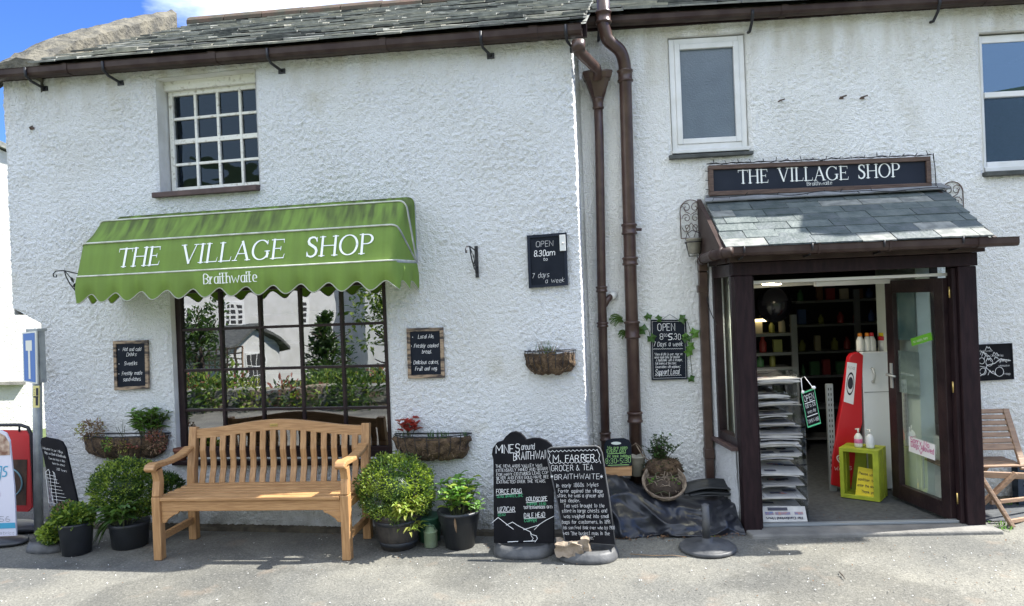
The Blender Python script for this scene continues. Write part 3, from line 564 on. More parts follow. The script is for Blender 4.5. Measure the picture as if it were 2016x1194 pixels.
def gutter(name, fr, pts, parent, h=.085, w_=.105, joints=(), m='gutter', lab=None):
    mb = MB(fr)
    prof = [(-.5, 1), (-.5, .35), (-.36, .05), (-.1, 0), (.15, 0), (.40, .08), (.5, .35), (.5, .93), (.56, 1), (.44, 1.0), (.42, .4), (.1, .1), (-.3, .15), (-.42, .4), (-.42, 1)]
    V_ = [Vector(p) for p in pts]; rings = []
    for i, p in enumerate(V_):
        d = (V_[min(i+1, len(V_)-1)]-V_[max(i-1, 0)]); d.z = 0; d.normalize(); x = Vector((-d.y, d.x, 0)) if False else Vector((d.y, -d.x, 0))
        x = Vector((-d.y, d.x, 0)); rings += [p+x*a*w_+Vector((0, 0, b*h-h)) for a, b in prof]
    k = len(prof); fs = [(i*k+j, i*k+(j+1) % k, (i+1)*k+(j+1) % k, (i+1)*k+j) for i in range(len(V_)-1) for j in range(k)]
    fs += [tuple(range(k)), tuple((len(V_)-1)*k+j for j in range(k-1, -1, -1))]
    mb.add(rings, fs)
    for t, wdt in joints:      # union sleeves
        a, b = V_[0], V_[-1]; p0 = a.lerp(b, t); p1 = a.lerp(b, t+wdt); d = (b-a); d.z = 0; d.normalize(); x = Vector((-d.y, d.x, 0)); q = []
        for p in (p0, p1): q += [p+x*c[0]*(w_+.012)+Vector((0, 0, c[1]*(h+.010)-h-.005)) for c in prof[:9]]
        mb.add(q, [(j, j+1, 9+j+1, 9+j) for j in range(8)]+[tuple(range(9)), tuple(range(17, 8, -1))])
    return mb.build(name, m, parent)
g1 = gutter('gutter', F1, [(-4.93, .10, zg1(-4.93)+.055), (.09, .10, zg1(.09)+.055)], cottage, h=.072, joints=((.16, .008), (.42, .012), (.70, .01), (.925, .012)))
for u_ in (-4.45, -3.73, -2.30, -.62, .0):
    mb = MB(F1); mb.tube([(u_+.02, .005, zg1(u_)-.085), (u_+.01, .04, zg1(u_)-.075), (u_-.02, .10, zg1(u_)-.048), (u_-.02, .158, zg1(u_)-.02), (u_-.02, .16, zg1(u_)+.05)], .011, 6); mb.box(u_-.01, u_+.045, .0, .012, zg1(u_)-.105, zg1(u_)-.065)
    mb.build('gutter_bracket', 'iron', g1)
# outlet elbow from this gutter to the hopper (belongs to the cottage rainwater goods)
e0 = F1.p(.06, .10, 3.56)
def loc2(p): 
    q = Vector((p.x, p.y))-F2.o; return (q.dot(F2.d), q.dot(F2.n), p.z)
ea = loc2(e0)
u_h, z_h = F2.at(1177, 150, .16)
mb = MB(F2); mb.tube([ea, (ea[0]+.003, ea[1]-.01, ea[2]-.04), (u_h-.012, .17, z_h+.06), (u_h-.005, .13, z_h-.02)], .042, 14)
mb.tube([(ea[0], ea[1], ea[2]+.03), (ea[0], ea[1], ea[2]-.045)], .050, 14)
mb.build('outlet_pipe', 'pipe', cottage)

# ---- windows of the left cottage
def sash_bars(mb, u0, u1, z0, z1, n, cols, rows, w_, d_, frame, mid=None):
    mb.box(u0, u0+frame, n-.05, n, z0, z1); mb.box(u1-frame, u1, n-.05, n, z0, z1)
    mb.box(u0+frame, u1-frame, n-.048, n-.002, z0, z0+frame); mb.box(u0+frame, u1-frame, n-.048, n-.002, z1-frame, z1)
    a, b, c, d = u0+frame, u1-frame, z0+frame, z1-frame
    for i in range(1, cols): x = a+(b-a)*i/cols; mb.box(x-w_/2, x+w_/2, n-d_-.004, n-.004, c, d)
    for j in range(1, rows): 
        y = c+(d-c)*j/rows; ww = mid if (mid and j*2 == rows) else w_
        mb.box(a, b, n-d_-.006, n-.007, y-ww/2, y+ww/2)
uw = MB(F1); sash_bars(uw, -3.385, -2.50, 2.765, 3.60, -.135, 4, 4, .022, .03, .038, mid=.040)
uw.box(-3.40, -2.50, -.185, -.10, 3.60, 3.675)
win = uw.build('window', 'paint_white', cottage, bevel=.003)
mb = MB(F1); mb.add([(-3.36, -.16, 2.79), (-2.51, -.16, 2.79), (-2.51, -.16, 3.58), (-3.36, -.16, 3.58)], [(0, 1, 2, 3)]); mb.build('pane', 'oldglass', win)
mb = MB(F1); mb.hexa([(-3.44, -.10, 2.705), (-3.44, .055, 2.700), (-3.44, .055, 2.742), (-3.44, -.10, 2.762)], [(-2.515, -.10, 2.705), (-2.515, .055, 2.700), (-2.515, .055, 2.745), (-2.515, -.10, 2.762)]); mb.build('sill', 'brownsill', win, bevel=.005)
sw = MB(F1); sash_bars(sw, -3.353, -1.505, .57, 1.97, -.06, 1, 1, .03, .03, .052)
sw.box(-3.30, -1.56, -.125, -.065, .57, .655)
nc = 5; a0, a1, c0, c1 = -3.30, -1.557, .66, 1.92
for i in range(1, nc): x = a0+(a1-a0)*i/nc; sw.box(x-.012, x+.012, -.10, -.062, c0, c1)
for z_ in (F1.at(565, 643, -.07)[1], F1.at(565, 725, -.07)[1], F1.at(565, 805.5, -.07)[1]): sw.box(a0, a1, -.098, -.066, z_-.011, z_+.011)
swin = sw.build('shop_window', 'blackframe', cottage, bevel=.003)
for i in range(nc):
    mb = MB(F1); xa = a0+(a1-a0)*i/nc; xb = a0+(a1-a0)*(i+1)/nc; j = [rnd.uniform(-.0012, .0012) for _ in range(3)]
    mb.add([(xa, -.078+j[0], c0), (xb, -.078+j[1], c0), (xb, -.0875+j[2], c1), (xa, -.0875+j[0]+j[2]-j[1], c1)], [(0, 1, 2, 3)]); mb.build('pane', 'shopglass', swin)
mb = MB(F1); mb.box(-3.37, -1.49, -.10, .045, .525, .565); mb.build('sill', 'blackframe', swin, bevel=.006)
mb = MB(F1); mb.hexa([(-4.6, -.02, -.02), (-4.6, .05, -.02), (-4.6, .035, .03), (-4.6, -.02, .06)], [(.03, -.02, -.02), (.03, .05, -.02), (.03, .035, .025), (.03, -.02, .05)])
mb.build('wall_foot', 'dirt', cottage)

# ------------------------------------------------------------------ right cottage
cot2 = thing('white_shop_cottage', 'taller white roughcast cottage on the right with plastic windows and the shop doorway', 'cottage', F2, (2, -2, 0))
zg2 = lambda u: 3.925-.006*u
H2A = (.84, 1.452, 2.865, 3.825); H2B = (3.272, 4.45, 2.60, 3.715); H2D = (1.16, 2.80, -.05, 1.98)
wb = wall(F2, [.0, .05, .84, 1.16, 1.452, 2.80, 3.272, 4.45, 4.7], [-.05, 1.98, 2.60, 2.865, 3.715, 3.825, 3.95], [H2A, H2B, H2D], lambda u: zg2(u)+.03, None, .0100, .0160, seed=31, lowamp=.022)
wb.build('wall', 'wall2', cot2)
mb = MB(F2); reveal(mb, H2A, .07); reveal(mb, H2B, .09)
mb.add([(4.7, 0, 0), (4.7, -5, 0), (4.7, -5, 3.95), (4.7, 0, 3.95)], [(0, 1, 2, 3)]); mb.add([(0, -5, 0), (4.7, -5, 0), (4.7, -5, 3.95), (0, -5, 3.95)], [(0, 1, 2, 3)])
mb.add([(0, 0, 3.7), (0, -5, 3.7), (0, -2.5, 5.4), (4.7, 0, 3.9), (4.7, -5, 3.9), (4.7, -2.5, 5.4)], [(0, 1, 2), (3, 4, 5)])
mb.build('reveal', 'smooth', cot2)
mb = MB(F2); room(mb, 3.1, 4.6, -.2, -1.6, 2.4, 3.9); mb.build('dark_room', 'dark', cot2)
mb = MB(F2)
mb.add([(-.3, .14, zg2(0)+.05), (4.9, .14, zg2(4.9)+.05), (4.9, -2.5, zg2(4.9)+.05+2.64*math.tan(PT1)), (-.3, -2.5, zg2(0)+.05+2.64*math.tan(PT1)), (4.9, -5.1, zg2(0)), (-.3, -5.1, zg2(0))], [(0, 1, 2, 3), (3, 2, 4, 5)])
slates(mb, lambda u: zg2(u)+.04, -.12, 4.95, .17, PT1, .20, 14, .22, .55, .016, .44, [0, 1, 2, 0], jit=1.5)
mb.build('roof', ['slateA', 'slateB', 'slateC'], cot2)
mb = MB(F2); mb.box(-.02, 4.8, .001, .03, zg2(4)+.012, zg2(4)+.075); mb.build('fascia', 'darkwood', cot2)
g2 = gutter('gutter', F2, [(.06, .10, zg2(0)+.052), (4.9, .10, zg2(4.9)+.052)], cot2, h=.060, joints=((.05, .012), (.34, .01), (.66, .01)))
for u_ in (.28, 1.48, 2.90, 4.2):
    mb = MB(F2); mb.tube([(u_, .0, zg2(u_)-.09), (u_, .05, zg2(u_)-.10), (u_, .12, zg2(u_)-.055), (u_, .158, zg2(u_)), (u_, .16, zg2(u_)+.03)], .012, 6); mb.build('gutter_bracket', 'iron', g2)
# shade caster in dormer shape, added out of view to shade the porch roof
caster = MB(F2); XD = 4.40
caster.prism([(XD, 3.9), (XD+1.7, 3.9), (XD+1.7, 5.45), (XD+.85, 6.2), (XD, 5.45)], -1.8, .0)
caster.build('shade_caster_wall', 'smooth', cot2)
caster = MB(F2); caster.prism([(XD-.12, 5.40), (XD+.85, 6.25), (XD+1.82, 5.40), (XD+1.82, 5.52), (XD+.85, 6.38), (XD-.12, 5.52)], -2.0, .28); caster.build('shade_caster_roof', 'slateB', cot2)
# plastic window
w2 = MB(F2); a, b, c, d = .846, 1.448, 2.915, 3.815
for (f0, f1, nn_) in ((0, .045, -.02), (.045, .088, -.012)):
    w2.box(a+f0, a+f1, -.07, nn_, c+f0, d-f0); w2.box(b-f1, b-f0, -.07, nn_, c+f0, d-f0); w2.box(a+f1, b-f1, -.07, nn_-.0015, c+f0, c+f1); w2.box(a+f1, b-f1, -.07, nn_-.0015, d-f1, d-f0)
w2.box(a-.005, b+.005, -.06, .012, 2.882, 2.913)
wn = w2.build('window', 'upvc', cot2, bevel=.004)
mb = MB(F2); mb.box(a+.088, b-.088, -.055, -.040, c+.088, d-.088); mb.build('pane', 'obscure', wn)
mb = MB(F2); mb.hexa([(.81, -.05, 2.835), (.81, .055, 2.832), (.81, .055, 2.865), (.81, -.05, 2.880)], [(1.475, -.05, 2.842), (1.475, .05, 2.838), (1.475, .05, 2.865), (1.475, -.05, 2.880)]); mb.build('sill', 'sill', wn, bevel=.006)
w3 = MB(F2); a, b, c, d = 3.285, 4.44, 2.65, 3.70
ub, zm = F2.at(1937, 190, -.07)
w3.box(a, a+.03, -.09, -.045, c, d); w3.box(b-.04, b, -.09, -.045, c, d); w3.box(a+.03, b-.04, -.09, -.047, d-.06, d); w3.box(a+.03, b-.04, -.09, -.040, c, c+.045); w3.box(a+.03, b-.04, -.085, -.035, zm-.022, zm+.022)
w3.box(a-.005, b, -.08, .0, 2.612, 2.648)
wn3 = w3.build('window', 'upvc', cot2, bevel=.004)
mb = MB(F2); mb.box(a+.03, b-.04, -.075, -.068, c+.04, zm-.02); mb.box(a+.03, b-.04, -.064, -.057, zm+.02, d-.05); mb.build('pane', 'skyglass', wn3)
mb = MB(F2); mb.box(3.255, 4.5, -.05, .06, 2.57, 2.607); mb.build('sill', 'sill', wn3, bevel=.006)
mb = MB(F2); mb.hexa([(.0, -.02, -.02), (.0, .05, -.02), (.0, .035, .03), (.0, -.02, .06)], [(1.13, -.02, -.02), (1.13, .05, -.02), (1.13, .035, .025), (1.13, -.02, .05)])
mb.build('wall_foot', 'dirt', cot2)
mb = MB(F2); mb.hexa([(2.84, -.02, -.02), (2.84, .06, -.02), (2.84, .035, .03), (2.84, -.02, .06)], [(4.7, -.02, -.02), (4.7, .05, -.02), (4.7, .035, .025), (4.7, -.02, .05)])
mb.build('wall_foot', 'dirt', cot2)

# soil pipe and hopper downpipe
def pp(px, py, n): u, z = F2.at(px, py, n); return (u, n, z)
spipe = thing('soil_pipe', 'thick brown soil pipe with a double bend rising past the gutter in the corner', 'pipe', F2, (.45, .09, 0))
P0 = pp(1187, -30, .22); P1 = pp(1188, 52, .22); P2 = pp(1196, 78, .20); P3 = pp(1220, 100, .14); P4 = pp(1229, 125, .11)
ub_, _ = F2.at(1250, 860, .09)
path = [P0, P1, P2, P3, P4, (P4[0]+.005, .09, P4[2]-.1), (.5*(P4[0]+ub_), .09, 1.9), (ub_, .09, .04)]
def smoothp(p, k=5):
    p = [Vector(q) for q in p]; out = []
    for i in range(len(p)-1):
        a = p[max(i-1, 0)]; b = p[i]; c = p[i+1]; d = p[min(i+2, len(p)-1)]
        for j in range(k):
            t = j/k; out.append(.5*((2*b)+(c-a)*t+(2*a-5*b+4*c-d)*t*t+(3*b-a-3*c+d)*t*t*t))
    return out+[p[-1]]
rp = .050
mb = MB(F2); mb.tube(path[:2]+[Vector(P1).lerp(Vector(P2), .6)]+smoothp(path[1:6], 5)[4:]+path[6:], rp, 18); mb.build('pipe_run', 'pipe', spipe)
def on(path_, z):
    for a, b in zip(path_[:-1], path_[1:]):
        if a[2] >= z >= b[2]:
            t = (a[2]-z)/(a[2]-b[2]); return tuple(a[i]+(b[i]-a[i])*t for i in range(3))
    return path_[-1]
for py, l in ((36, .10), (150, .10), (452, .09), (515, .07), (650, .14), (822, .09)):
    n_ = .21 if py < 60 else .09
    z_ = F2.at(1235 if py > 60 else 1187, py, n_)[1]; c_ = on(path, z_)
    mb = MB(F2); mb.lathe(c_[0], c_[1], [(rp+.002, z_-l/2), (rp+.013, z_-l/2+.005), (rp+.013, z_-l/2+.018), (rp+.007, z_-l/2+.022), (rp+.007, z_+l/2-.022), (rp+.014, z_+l/2-.018), (rp+.014, z_+l/2-.005), (rp+.002, z_+l/2)], 20)
    mb.build('coupling', 'pipe', spipe)
mb = MB(F2); c_ = on(path, F2.at(1235, 452, .09)[1]); mb.tube([(c_[0]+.04, .07, c_[2]), (c_[0]+.10, .07, c_[2]-.005)], .012, 8); mb.build('overflow_stub', 'pipe', spipe)
dpipe = thing('downpipe', 'thin brown downpipe under a flared hopper head in the corner', 'pipe', F2, (.2, .07, 0))
ut, zt = F2.at(1177, 195, .09); ul, _ = F2.at(1190, 870, .07)
dp = [(ut, .09, zt), (ut, .08, zt-.3), ((ut+ul)/2, .075, 1.9), (ul, .07, .03)]
mb = MB(F2); mb.tube(dp, .036, 14); mb.build('pipe_run', 'pipe', dpipe)
uh, zh = F2.at(1176, 140, .13)
mb = MB(F2); lv = [(.115, .09, zh), (.120, .095, zh-.012), (.105, .082, zh-.055), (.095, .075, zh-.06), (.050, .045, zh-.20), (.040, .040, zh-.24)]
pts = []
for (ru, rn, z_) in lv: pts += [(uh-ru, .035, z_), (uh+ru, .035, z_), (uh+ru, .05+rn, z_), (uh+ru*.6, .075+rn, z_), (uh-ru*.6, .075+rn, z_), (uh-ru, .05+rn, z_)]
mb.add(pts, [(i*6+j, i*6+(j+1) % 6, (i+1)*6+(j+1) % 6, (i+1)*6+j) for i in range(5) for j in range(6)]); mb.add([(q[0]*.94+uh*.06, q[1], q[2]-.03) for q in pts[:6]], [(0, 1, 2, 3, 4, 5)])
mb.build('hopper', 'pipe', dpipe)
for py, l in ((205, .09), (570, .05), (640, .045), (860, .07)):
    z_ = F2.at(1185, py, .075)[1]; c_ = on(dp, z_)
    mb = MB(F2); mb.lathe(c_[0], c_[1], [(.037, z_-l/2), (.046, z_-l/2+.004), (.046, z_-l/2+.016), (.042, z_-l/2+.02), (.042, z_+l/2-.018), (.047, z_+l/2-.014), (.047, z_+l/2-.003), (.037, z_+l/2)], 16); mb.build('coupling', 'pipe', dpipe)
z_ = F2.at(1190, 596, .075)[1]; c_ = on(dp, z_)
mb = MB(F2); mb.tube([(c_[0], .075, z_-.05), (c_[0]+.045, .06, z_+.02), (c_[0]+.08, .045, z_+.05)], .026, 12); mb.build('branch', 'pipe', dpipe)
mb = MB(F2); mb.tube([(c_[0]+.07, .055, z_+.045), (c_[0]+.11, .01, z_+.06)], .032, 14); mb.build('waste_pipe', 'upvc', dpipe)
# ------------------------------------------------------------------ green awning
UL, UR = -3.80, -1.245
ribs = [(.012, 2.565), (.215, 2.512), (.42, 2.318), (.50, 2.062)]
PZ = 2.075
aw = thing('shop_awning', 'green scalloped canvas awning with white shop name over the shop window', 'awning', F1, ((UL+UR)/2, 0, 2.05))
def ribpath(nf, zf, rr=.055, k=6, ns=60):
    pts = [Vector((UL, .012, PZ))]
    cl = Vector((UL, nf, zf)); cr2 = Vector((UR, nf, zf)); pl = Vector((UL, .012, PZ)); pr = Vector((UR, .012, PZ))
    def side(p, c, other):
        d1 = (p-c); l = d1.length; d1.normalize(); d2 = (other-c).normalized(); r_ = min(rr, l*.45)
        a = c+d1*r_; b = c+d2*r_; return a, b
    a, b = side(pl, cl, cr2); c, d = side(pr, cr2, cl)
    out = [pl.lerp(a, i/8) for i in range(8)]
    out += [a.lerp(cl, i/k).lerp(cl.lerp(b, i/k), i/k) for i in range(k)]
    out += [b.lerp(d, i/ns) for i in range(ns)]
    out += [d.lerp(cr2, i/k).lerp(cr2.lerp(c, i/k), i/k) for i in range(k)]
    out += [c.lerp(pr, i/8) for i in range(9)]
    return out
RP = [ribpath(*r_) for r_ in ribs]; NP = len(RP[0])
mb = MB(F1); mb.smooth = True; rows = []
for k in range(3):
    for t in ((0, .5) if k < 2 else (0, .5, 1)):
        row = []
        for i, (p, q) in enumerate(zip(RP[k], RP[k+1])):
            x = p.lerp(q, t)
            if t == .5: 
                sg = .010*(1-(i/(NP-1)*2-1)**6)+.006*noise.noise(Vector((x.x*3, k, 0)))
                x = x+Vector((0, -sg*.5, -sg)) if k < 2 else x+Vector((0, 0, 0))
            row.append(x)
        rows.append(row)
mb.add([p for r_ in rows for p in r_], [(j*NP+i, j*NP+i+1, (j+1)*NP+i+1, (j+1)*NP+i) for j in range(len(rows)-1) for i in range(NP-1)])
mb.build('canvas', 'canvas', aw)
# valance
C3 = RP[3]; sl_ = [0]
for a, b in zip(C3[:-1], C3[1:]): sl_.append(sl_[-1]+(b-a).length)
def along(s_):
    for i in range(len(C3)-1):
        if sl_[i+1] >= s_: return C3[i].lerp(C3[i+1], (s_-sl_[i])/max(1e-6, sl_[i+1]-sl_[i]))
    return C3[-1].copy()
tot = sl_[-1]; NV = 420; mb = MB(F1); mb.smooth = True; low = []; pts = []
for i in range(NV+1):
    s_ = tot*i/NV; p = along(s_); fl = along(min(tot, s_+.02))-along(max(0, s_-.02)); fl.z = 0; fl.normalize(); out = Vector((fl.y, -fl.x, 0)); out = Vector((-fl.y, fl.x, 0))
    if out.y < -.2: out = -out
    if abs(out.y) <= .2: out = Vector((math.copysign(1, p.x-(UL+UR)/2), 0, 0))
    ph = (s_-.5)/.213; dep = .165+.032*math.cos(2*PI*ph)
    end = min(s_, tot-s_); dep += .015*math.exp(-(end/.5)**2)
    wv = .012*noise.noise(Vector((s_*3.2, 1, 0)))+.012*math.cos(2*PI*ph+.5)
    for j in range(6):
        t = j/5; pts.append(p+Vector((0, 0, -dep*t))+out*(.004+wv*t*t+.012*math.sin(PI*t)))
    low.append(pts[-1])
mb.add(pts, [(i*6+j, (i+1)*6+j, (i+1)*6+j+1, i*6+j+1) for i in range(NV) for j in range(5)])
mb.build('valance', 'canvas', aw)
mb = MB(F1); mb.tube([p+Vector((0, .002, 0)) for p in low], .0042, 5); mb.build('valance_edging', 'trim', aw)
for k in (1, 2, 3):
    mb = MB(F1); mb.tube([p+Vector((0, .004, .003)) for p in RP[k]], .0068, 6); mb.build('piping', 'piping', aw)
mb = MB(F1); mb.tube([p+Vector((0, .002, .0)) for p in RP[0]], .006, 6); mb.build('piping', 'canvas', aw)
def slope(u0, v0):    # x along, y up the front panel
    B = Vector((0, ribs[2][0], ribs[2][1])); C = Vector((0, ribs[3][0], ribs[3][1])); d = (B-C).normalized(); nn = Vector((0, d.z, -d.y))
    return lambda x, y, o: Vector((u0+x, 0, 0))+C+d*(v0+y)+nn*(.005+o)
mb = MB(F1)
for wrd, pa, pb, ya, yb in (('THE', 234, 317, 0, 0), ('VILLAGE', 357, 563, 0, 0), ('SHOP', 604, 738, 0, 0)):
    ua = F1.at(pa, 510, .46)[0]; ub = F1.at(pb, 500, .46)[0]
    mb = MB(F1); serif(mb, wrd, 0, 0, .150, slope(ua, .060), width=ub-ua, sp=.04); mb.build('lettering', 'lettering', aw)
mb = MB(F1); ua = F1.at(405, 553, .51)[0]; ub = F1.at(509, 548, .51)[0]
text(mb, 'Braithwaite', 0, 0, .072, planemap(F1, ua, 1.962, .535), wt=.19, width=ub-ua, cal=True, serif=True); mb.build('lettering', 'lettering', aw)
mb = MB(F1)
for k in range(4): mb.tube([p+Vector((0, -.012, -.008)) for p in RP[k]], .010, 6)
mb.build('frame', 'steel', aw)

# ------------------------------------------------------------------ chalkboards fixed on the walls
def wallboard(name, label, fr, px, n, th, fm, bm, fw_, lines, arcs=(), extra=None, name2='board'):
    """px = TL,TR,BR,BL pixels"""
    TL, TR, BR, BL = [fr.at(*p, n+th) for p in px]
    t = thing(name, label, 'chalkboard', fr, ((TL[0]+TR[0])/2, 0, BL[1]))
    c = [(BL[0], n, BL[1]), (BR[0], n, BR[1]), (TR[0], n, TR[1]), (TL[0], n, TL[1])]
    c2 = [(q[0], n+th, q[2]) for q in c]
    M_ = quadmap(c2); Wd = (Vector(c2[1])-Vector(c2[0])).length; Hd = (Vector(c2[3])-Vector(c2[0])).length
    mb = MB(fr); fx, fy = fw_/Wd, fw_/Hd
    inn = [M_(fx, fy, 0), M_(1-fx, fy, 0), M_(1-fx, 1-fy, 0), M_(fx, 1-fy, 0)]
    ib = [q+Vector((0, -.010, 0)) for q in inn]
    mb.add(list(map(Vector, c))+list(map(Vector, c2))+inn+ib, [(0, 3, 2, 1)]+[(i, (i+1) % 4, 4+(i+1) % 4, 4+i) for i in range(4)]+[(4+i, 4+(i+1) % 4, 8+(i+1) % 4, 8+i) for i in range(4)]+[(8+i, 8+(i+1) % 4, 12+(i+1) % 4, 12+i) for i in range(4)])
    mb.build('frame', fm, t)
    mb = MB(fr); mb.add([q+Vector((0, .001, 0)) for q in ib], [(0, 1, 2, 3)]); mb.build(name2, bm, t)
    Q = quadmap([tuple(q+Vector((0, .002, 0))) for q in ib]); W2 = (ib[1]-ib[0]).length; H2 = (ib[3]-ib[0]).length
    Mm = lambda x, y, o: Q(x/W2, y/H2, -abs(o)) if False else Q(x/W2, y/H2, 0)+Vector((0, abs(o), 0))
    inks = {}
    for (tx, x, y, h, w_, ink, wt, sh) in lines:
        m2 = inks.setdefault(ink, MB(fr))
        text(m2, tx, x*W2, y*H2, h*H2, Mm, wt=wt, width=w_*W2 if w_ else None, jit=.35, shear=sh)
    for pl, ink, wd in arcs:
        m2 = inks.setdefault(ink, MB(fr)); ribbon(m2, [(x*W2, y*H2) for x, y in pl], [wd]*len(pl), Mm, .0016)
    for ink, m2 in inks.items(): m2.build('chalk_writing', ink, t)
    return t, Mm, W2, H2
def wavy(x0, x1, y, amp=.006, k=16): return [(x0+(x1-x0)*i/(2*k), y+amp*(1 if i % 2 else -1)) for i in range(2*k+1)]
t, Mm, W2, H2 = wallboard('opening_times_chalkboard', 'chalkboard reading OPEN 8.30am to 7 days a week with white hook plate', F1, ((1037, 464), (1115, 458), (1118, 562), (1041, 568)), .012, .022, 'navy', 'chalk', .020,
    [('OPEN', .18, .80, .115, .50, 'chalkink', .09, .05), ('8.30am', .12, .60, .12, .60, 'chalkink', .20, .12), ('to', .38, .50, .06, .12, 'chalkink', .22, .1), ('7 days', .03, .15, .105, .50, 'chalkink', .10, .12), ('a week', .42, .02, .10, .55, 'chalkink', .10, .12)])
mb = MB(F1); a = F1.at(1101, 463, .04); b = F1.at(1114, 494, .04); mb.box(a[0], b[0], .034, .042, b[1], a[1]); mb.tube([((a[0]+b[0])/2, .04, (a[1]+b[1])/2), ((a[0]+b[0])/2, .052, (a[1]+b[1])/2-.004)], .008, 8); mb.build('hook_plate', 'upvc', t, bevel=.002)
framew = mat('marbled_wood_frame', (.33, .24, .16), .5, (.045, .032, .028), 6, stretch=(1.5, 1.5, 7), detail=6, ramp=(.42, .58)); MT['framew'] = framew
wallboard('menu_chalkboard', 'framed chalkboard listing hot and cold drinks, sweeties and sandwiches left of the window', F1, ((222, 672), (290, 670), (292, 766), (225, 769)), .01, .02, 'framew', 'chalk', .026,
    [('Hot and cold', .22, .83, .085, .62, 'chalkink', .16, .2), ('Drinks', .34, .71, .085, .34, 'chalkink', .16, .2), ('Sweeties', .26, .50, .085, .44, 'chalkink', .16, .2), ('Freshly made', .16, .27, .085, .70, 'chalkink', .16, .2), ('sandwiches.', .20, .13, .085, .62, 'chalkink', .16, .2), ('.', .08, .86, .09, None, 'chalkink', .2, 0), ('.', .08, .53, .09, None, 'chalkink', .2, 0), ('.', .06, .30, .09, None, 'chalkink', .2, 0)])
wallboard('menu_chalkboard', 'framed chalkboard listing local ale, freshly cooked bread, cakes, fruit and veg', F1, ((800, 647), (872, 645), (875, 744), (803, 746)), .01, .02, 'framew', 'chalk', .026,
    [('Local Ale.', .26, .84, .085, .52, 'chalkink', .16, .2), ('Freshly cooked', .12, .63, .085, .80, 'chalkink', .16, .2), ('bread.', .38, .49, .085, .30, 'chalkink', .16, .2), ('Delicious cakes,', .08, .25, .085, .84, 'chalkink', .16, .2), ('Fruit and veg.', .14, .10, .085, .72, 'chalkink', .16, .2), ('.', .08, .86, .09, None, 'chalkink', .2, 0), ('.', .03, .66, .09, None, 'chalkink', .2, 0), ('.', .0, .28, .09, None, 'chalkink', .2, 0)])
t, Mm, W2, H2 = wallboard('ivy_framed_chalkboard', 'chalkboard reading OPEN 7 Days a week Support Local with ivy leaves round it', F2, ((1281, 630), (1351, 630), (1354, 747), (1283, 749)), .012, .012, 'navy', 'chalk', .004,
    [('OPEN', .20, .82, .12, .48, 'chalkink', .13, 0), ('8', .24, .675, .10, .09, 'chalkink', .13, 0), ('30-', .36, .72, .05, .14, 'chalkink', .14, 0), ('5', .50, .67, .10, .10, 'chalkink', .26, .1), ('.30', .64, .67, .10, .20, 'chalkink', .13, 0), ('7 Days a week', .06, .56, .075, .82, 'chalkink', .15, .12),
     ('"When all this is over, may we', .08, .405, .042, .80, 'chalkink', .16, .15), ('never again take for granted', .08, .355, .042, .72, 'chalkink', .16, .15), ('A handshake with a stranger,', .12, .305, .042, .76, 'chalkink', .16, .15), ('Full shelves at the store,', .10, .25, .042, .60, 'chalkink', .16, .15), ('Conversations with neighbours."', .10, .19, .042, .72, 'chalkink', .16, .15), ('Support Local', .10, .085, .085, .68, 'chalkink', .16, .12)],
    [(wavy(.05, .90, .515), 'chalkink', .0022), (wavy(.08, .84, .065), 'chalkink', .0022), ([(.03, .02), (.97, .02), (.97, .98), (.03, .98), (.03, .02)], 'chalkink', .0016)])
mb = MB(F2)
for px, py, s_, rot in ((1276, 625, .045, 100), (1296, 628, .042, 20), (1345, 628, .055, 200), (1267, 650, .06, 150), (1282, 665, .055, 300), (1352, 668, .055, 100), (1366, 657, .06, 30), (1358, 682, .055, 330), (1356, 693, .05, 250), (1360, 745, .045, 310), (1350, 663, .04, 160)):
    u, z = F2.at(px, py, .035); a = R(rot); s_ *= 1.45
    pts = []
    for k_, rr in enumerate((1, .62, .95, .6, .8, .2, .8, .6, .95, .62)):
        b = a+2*PI*k_/10; pts.append((u+math.cos(b)*rr*s_*.62, .035+.012*math.cos(3*b+rot)+rnd.uniform(0, .008), z+math.sin(b)*rr*s_*.62))
    mb.cur = rnd.choice((0, 0, 1)); mb.add(pts+[(u, .046, z)], [(i, (i+1) % 10, 10) for i in range(10)])
mb.cur = 2; u0_, z0_ = F2.at(1270, 640, .03); u1_, z1_ = F2.at(1362, 660, .03)
mb.tube([(u0_, .03, z0_), (u0_+.03, .035, z0_-.06), (u0_+.04, .03, z0_-.11)], .0025, 4); mb.tube([(u1_-.03, .03, z1_+.11), (u1_, .035, z1_), (u1_-.02, .03, z1_-.14), (u1_-.01, .03, z1_-.33)], .0025, 4)
mb.build('ivy_trail', ['leafivy', 'leaf4', 'stem'], t)
mb = MB(F2); a = F2.at(1300, 632, .02); b = F2.at(1338, 632, .02); mb.tube([(a[0], .02, a[1]), ((a[0]+b[0])/2, .02, a[1]+.05), (b[0], .02, b[1])], .0025, 4); mb.build('hanging_wire', 'steel', t)
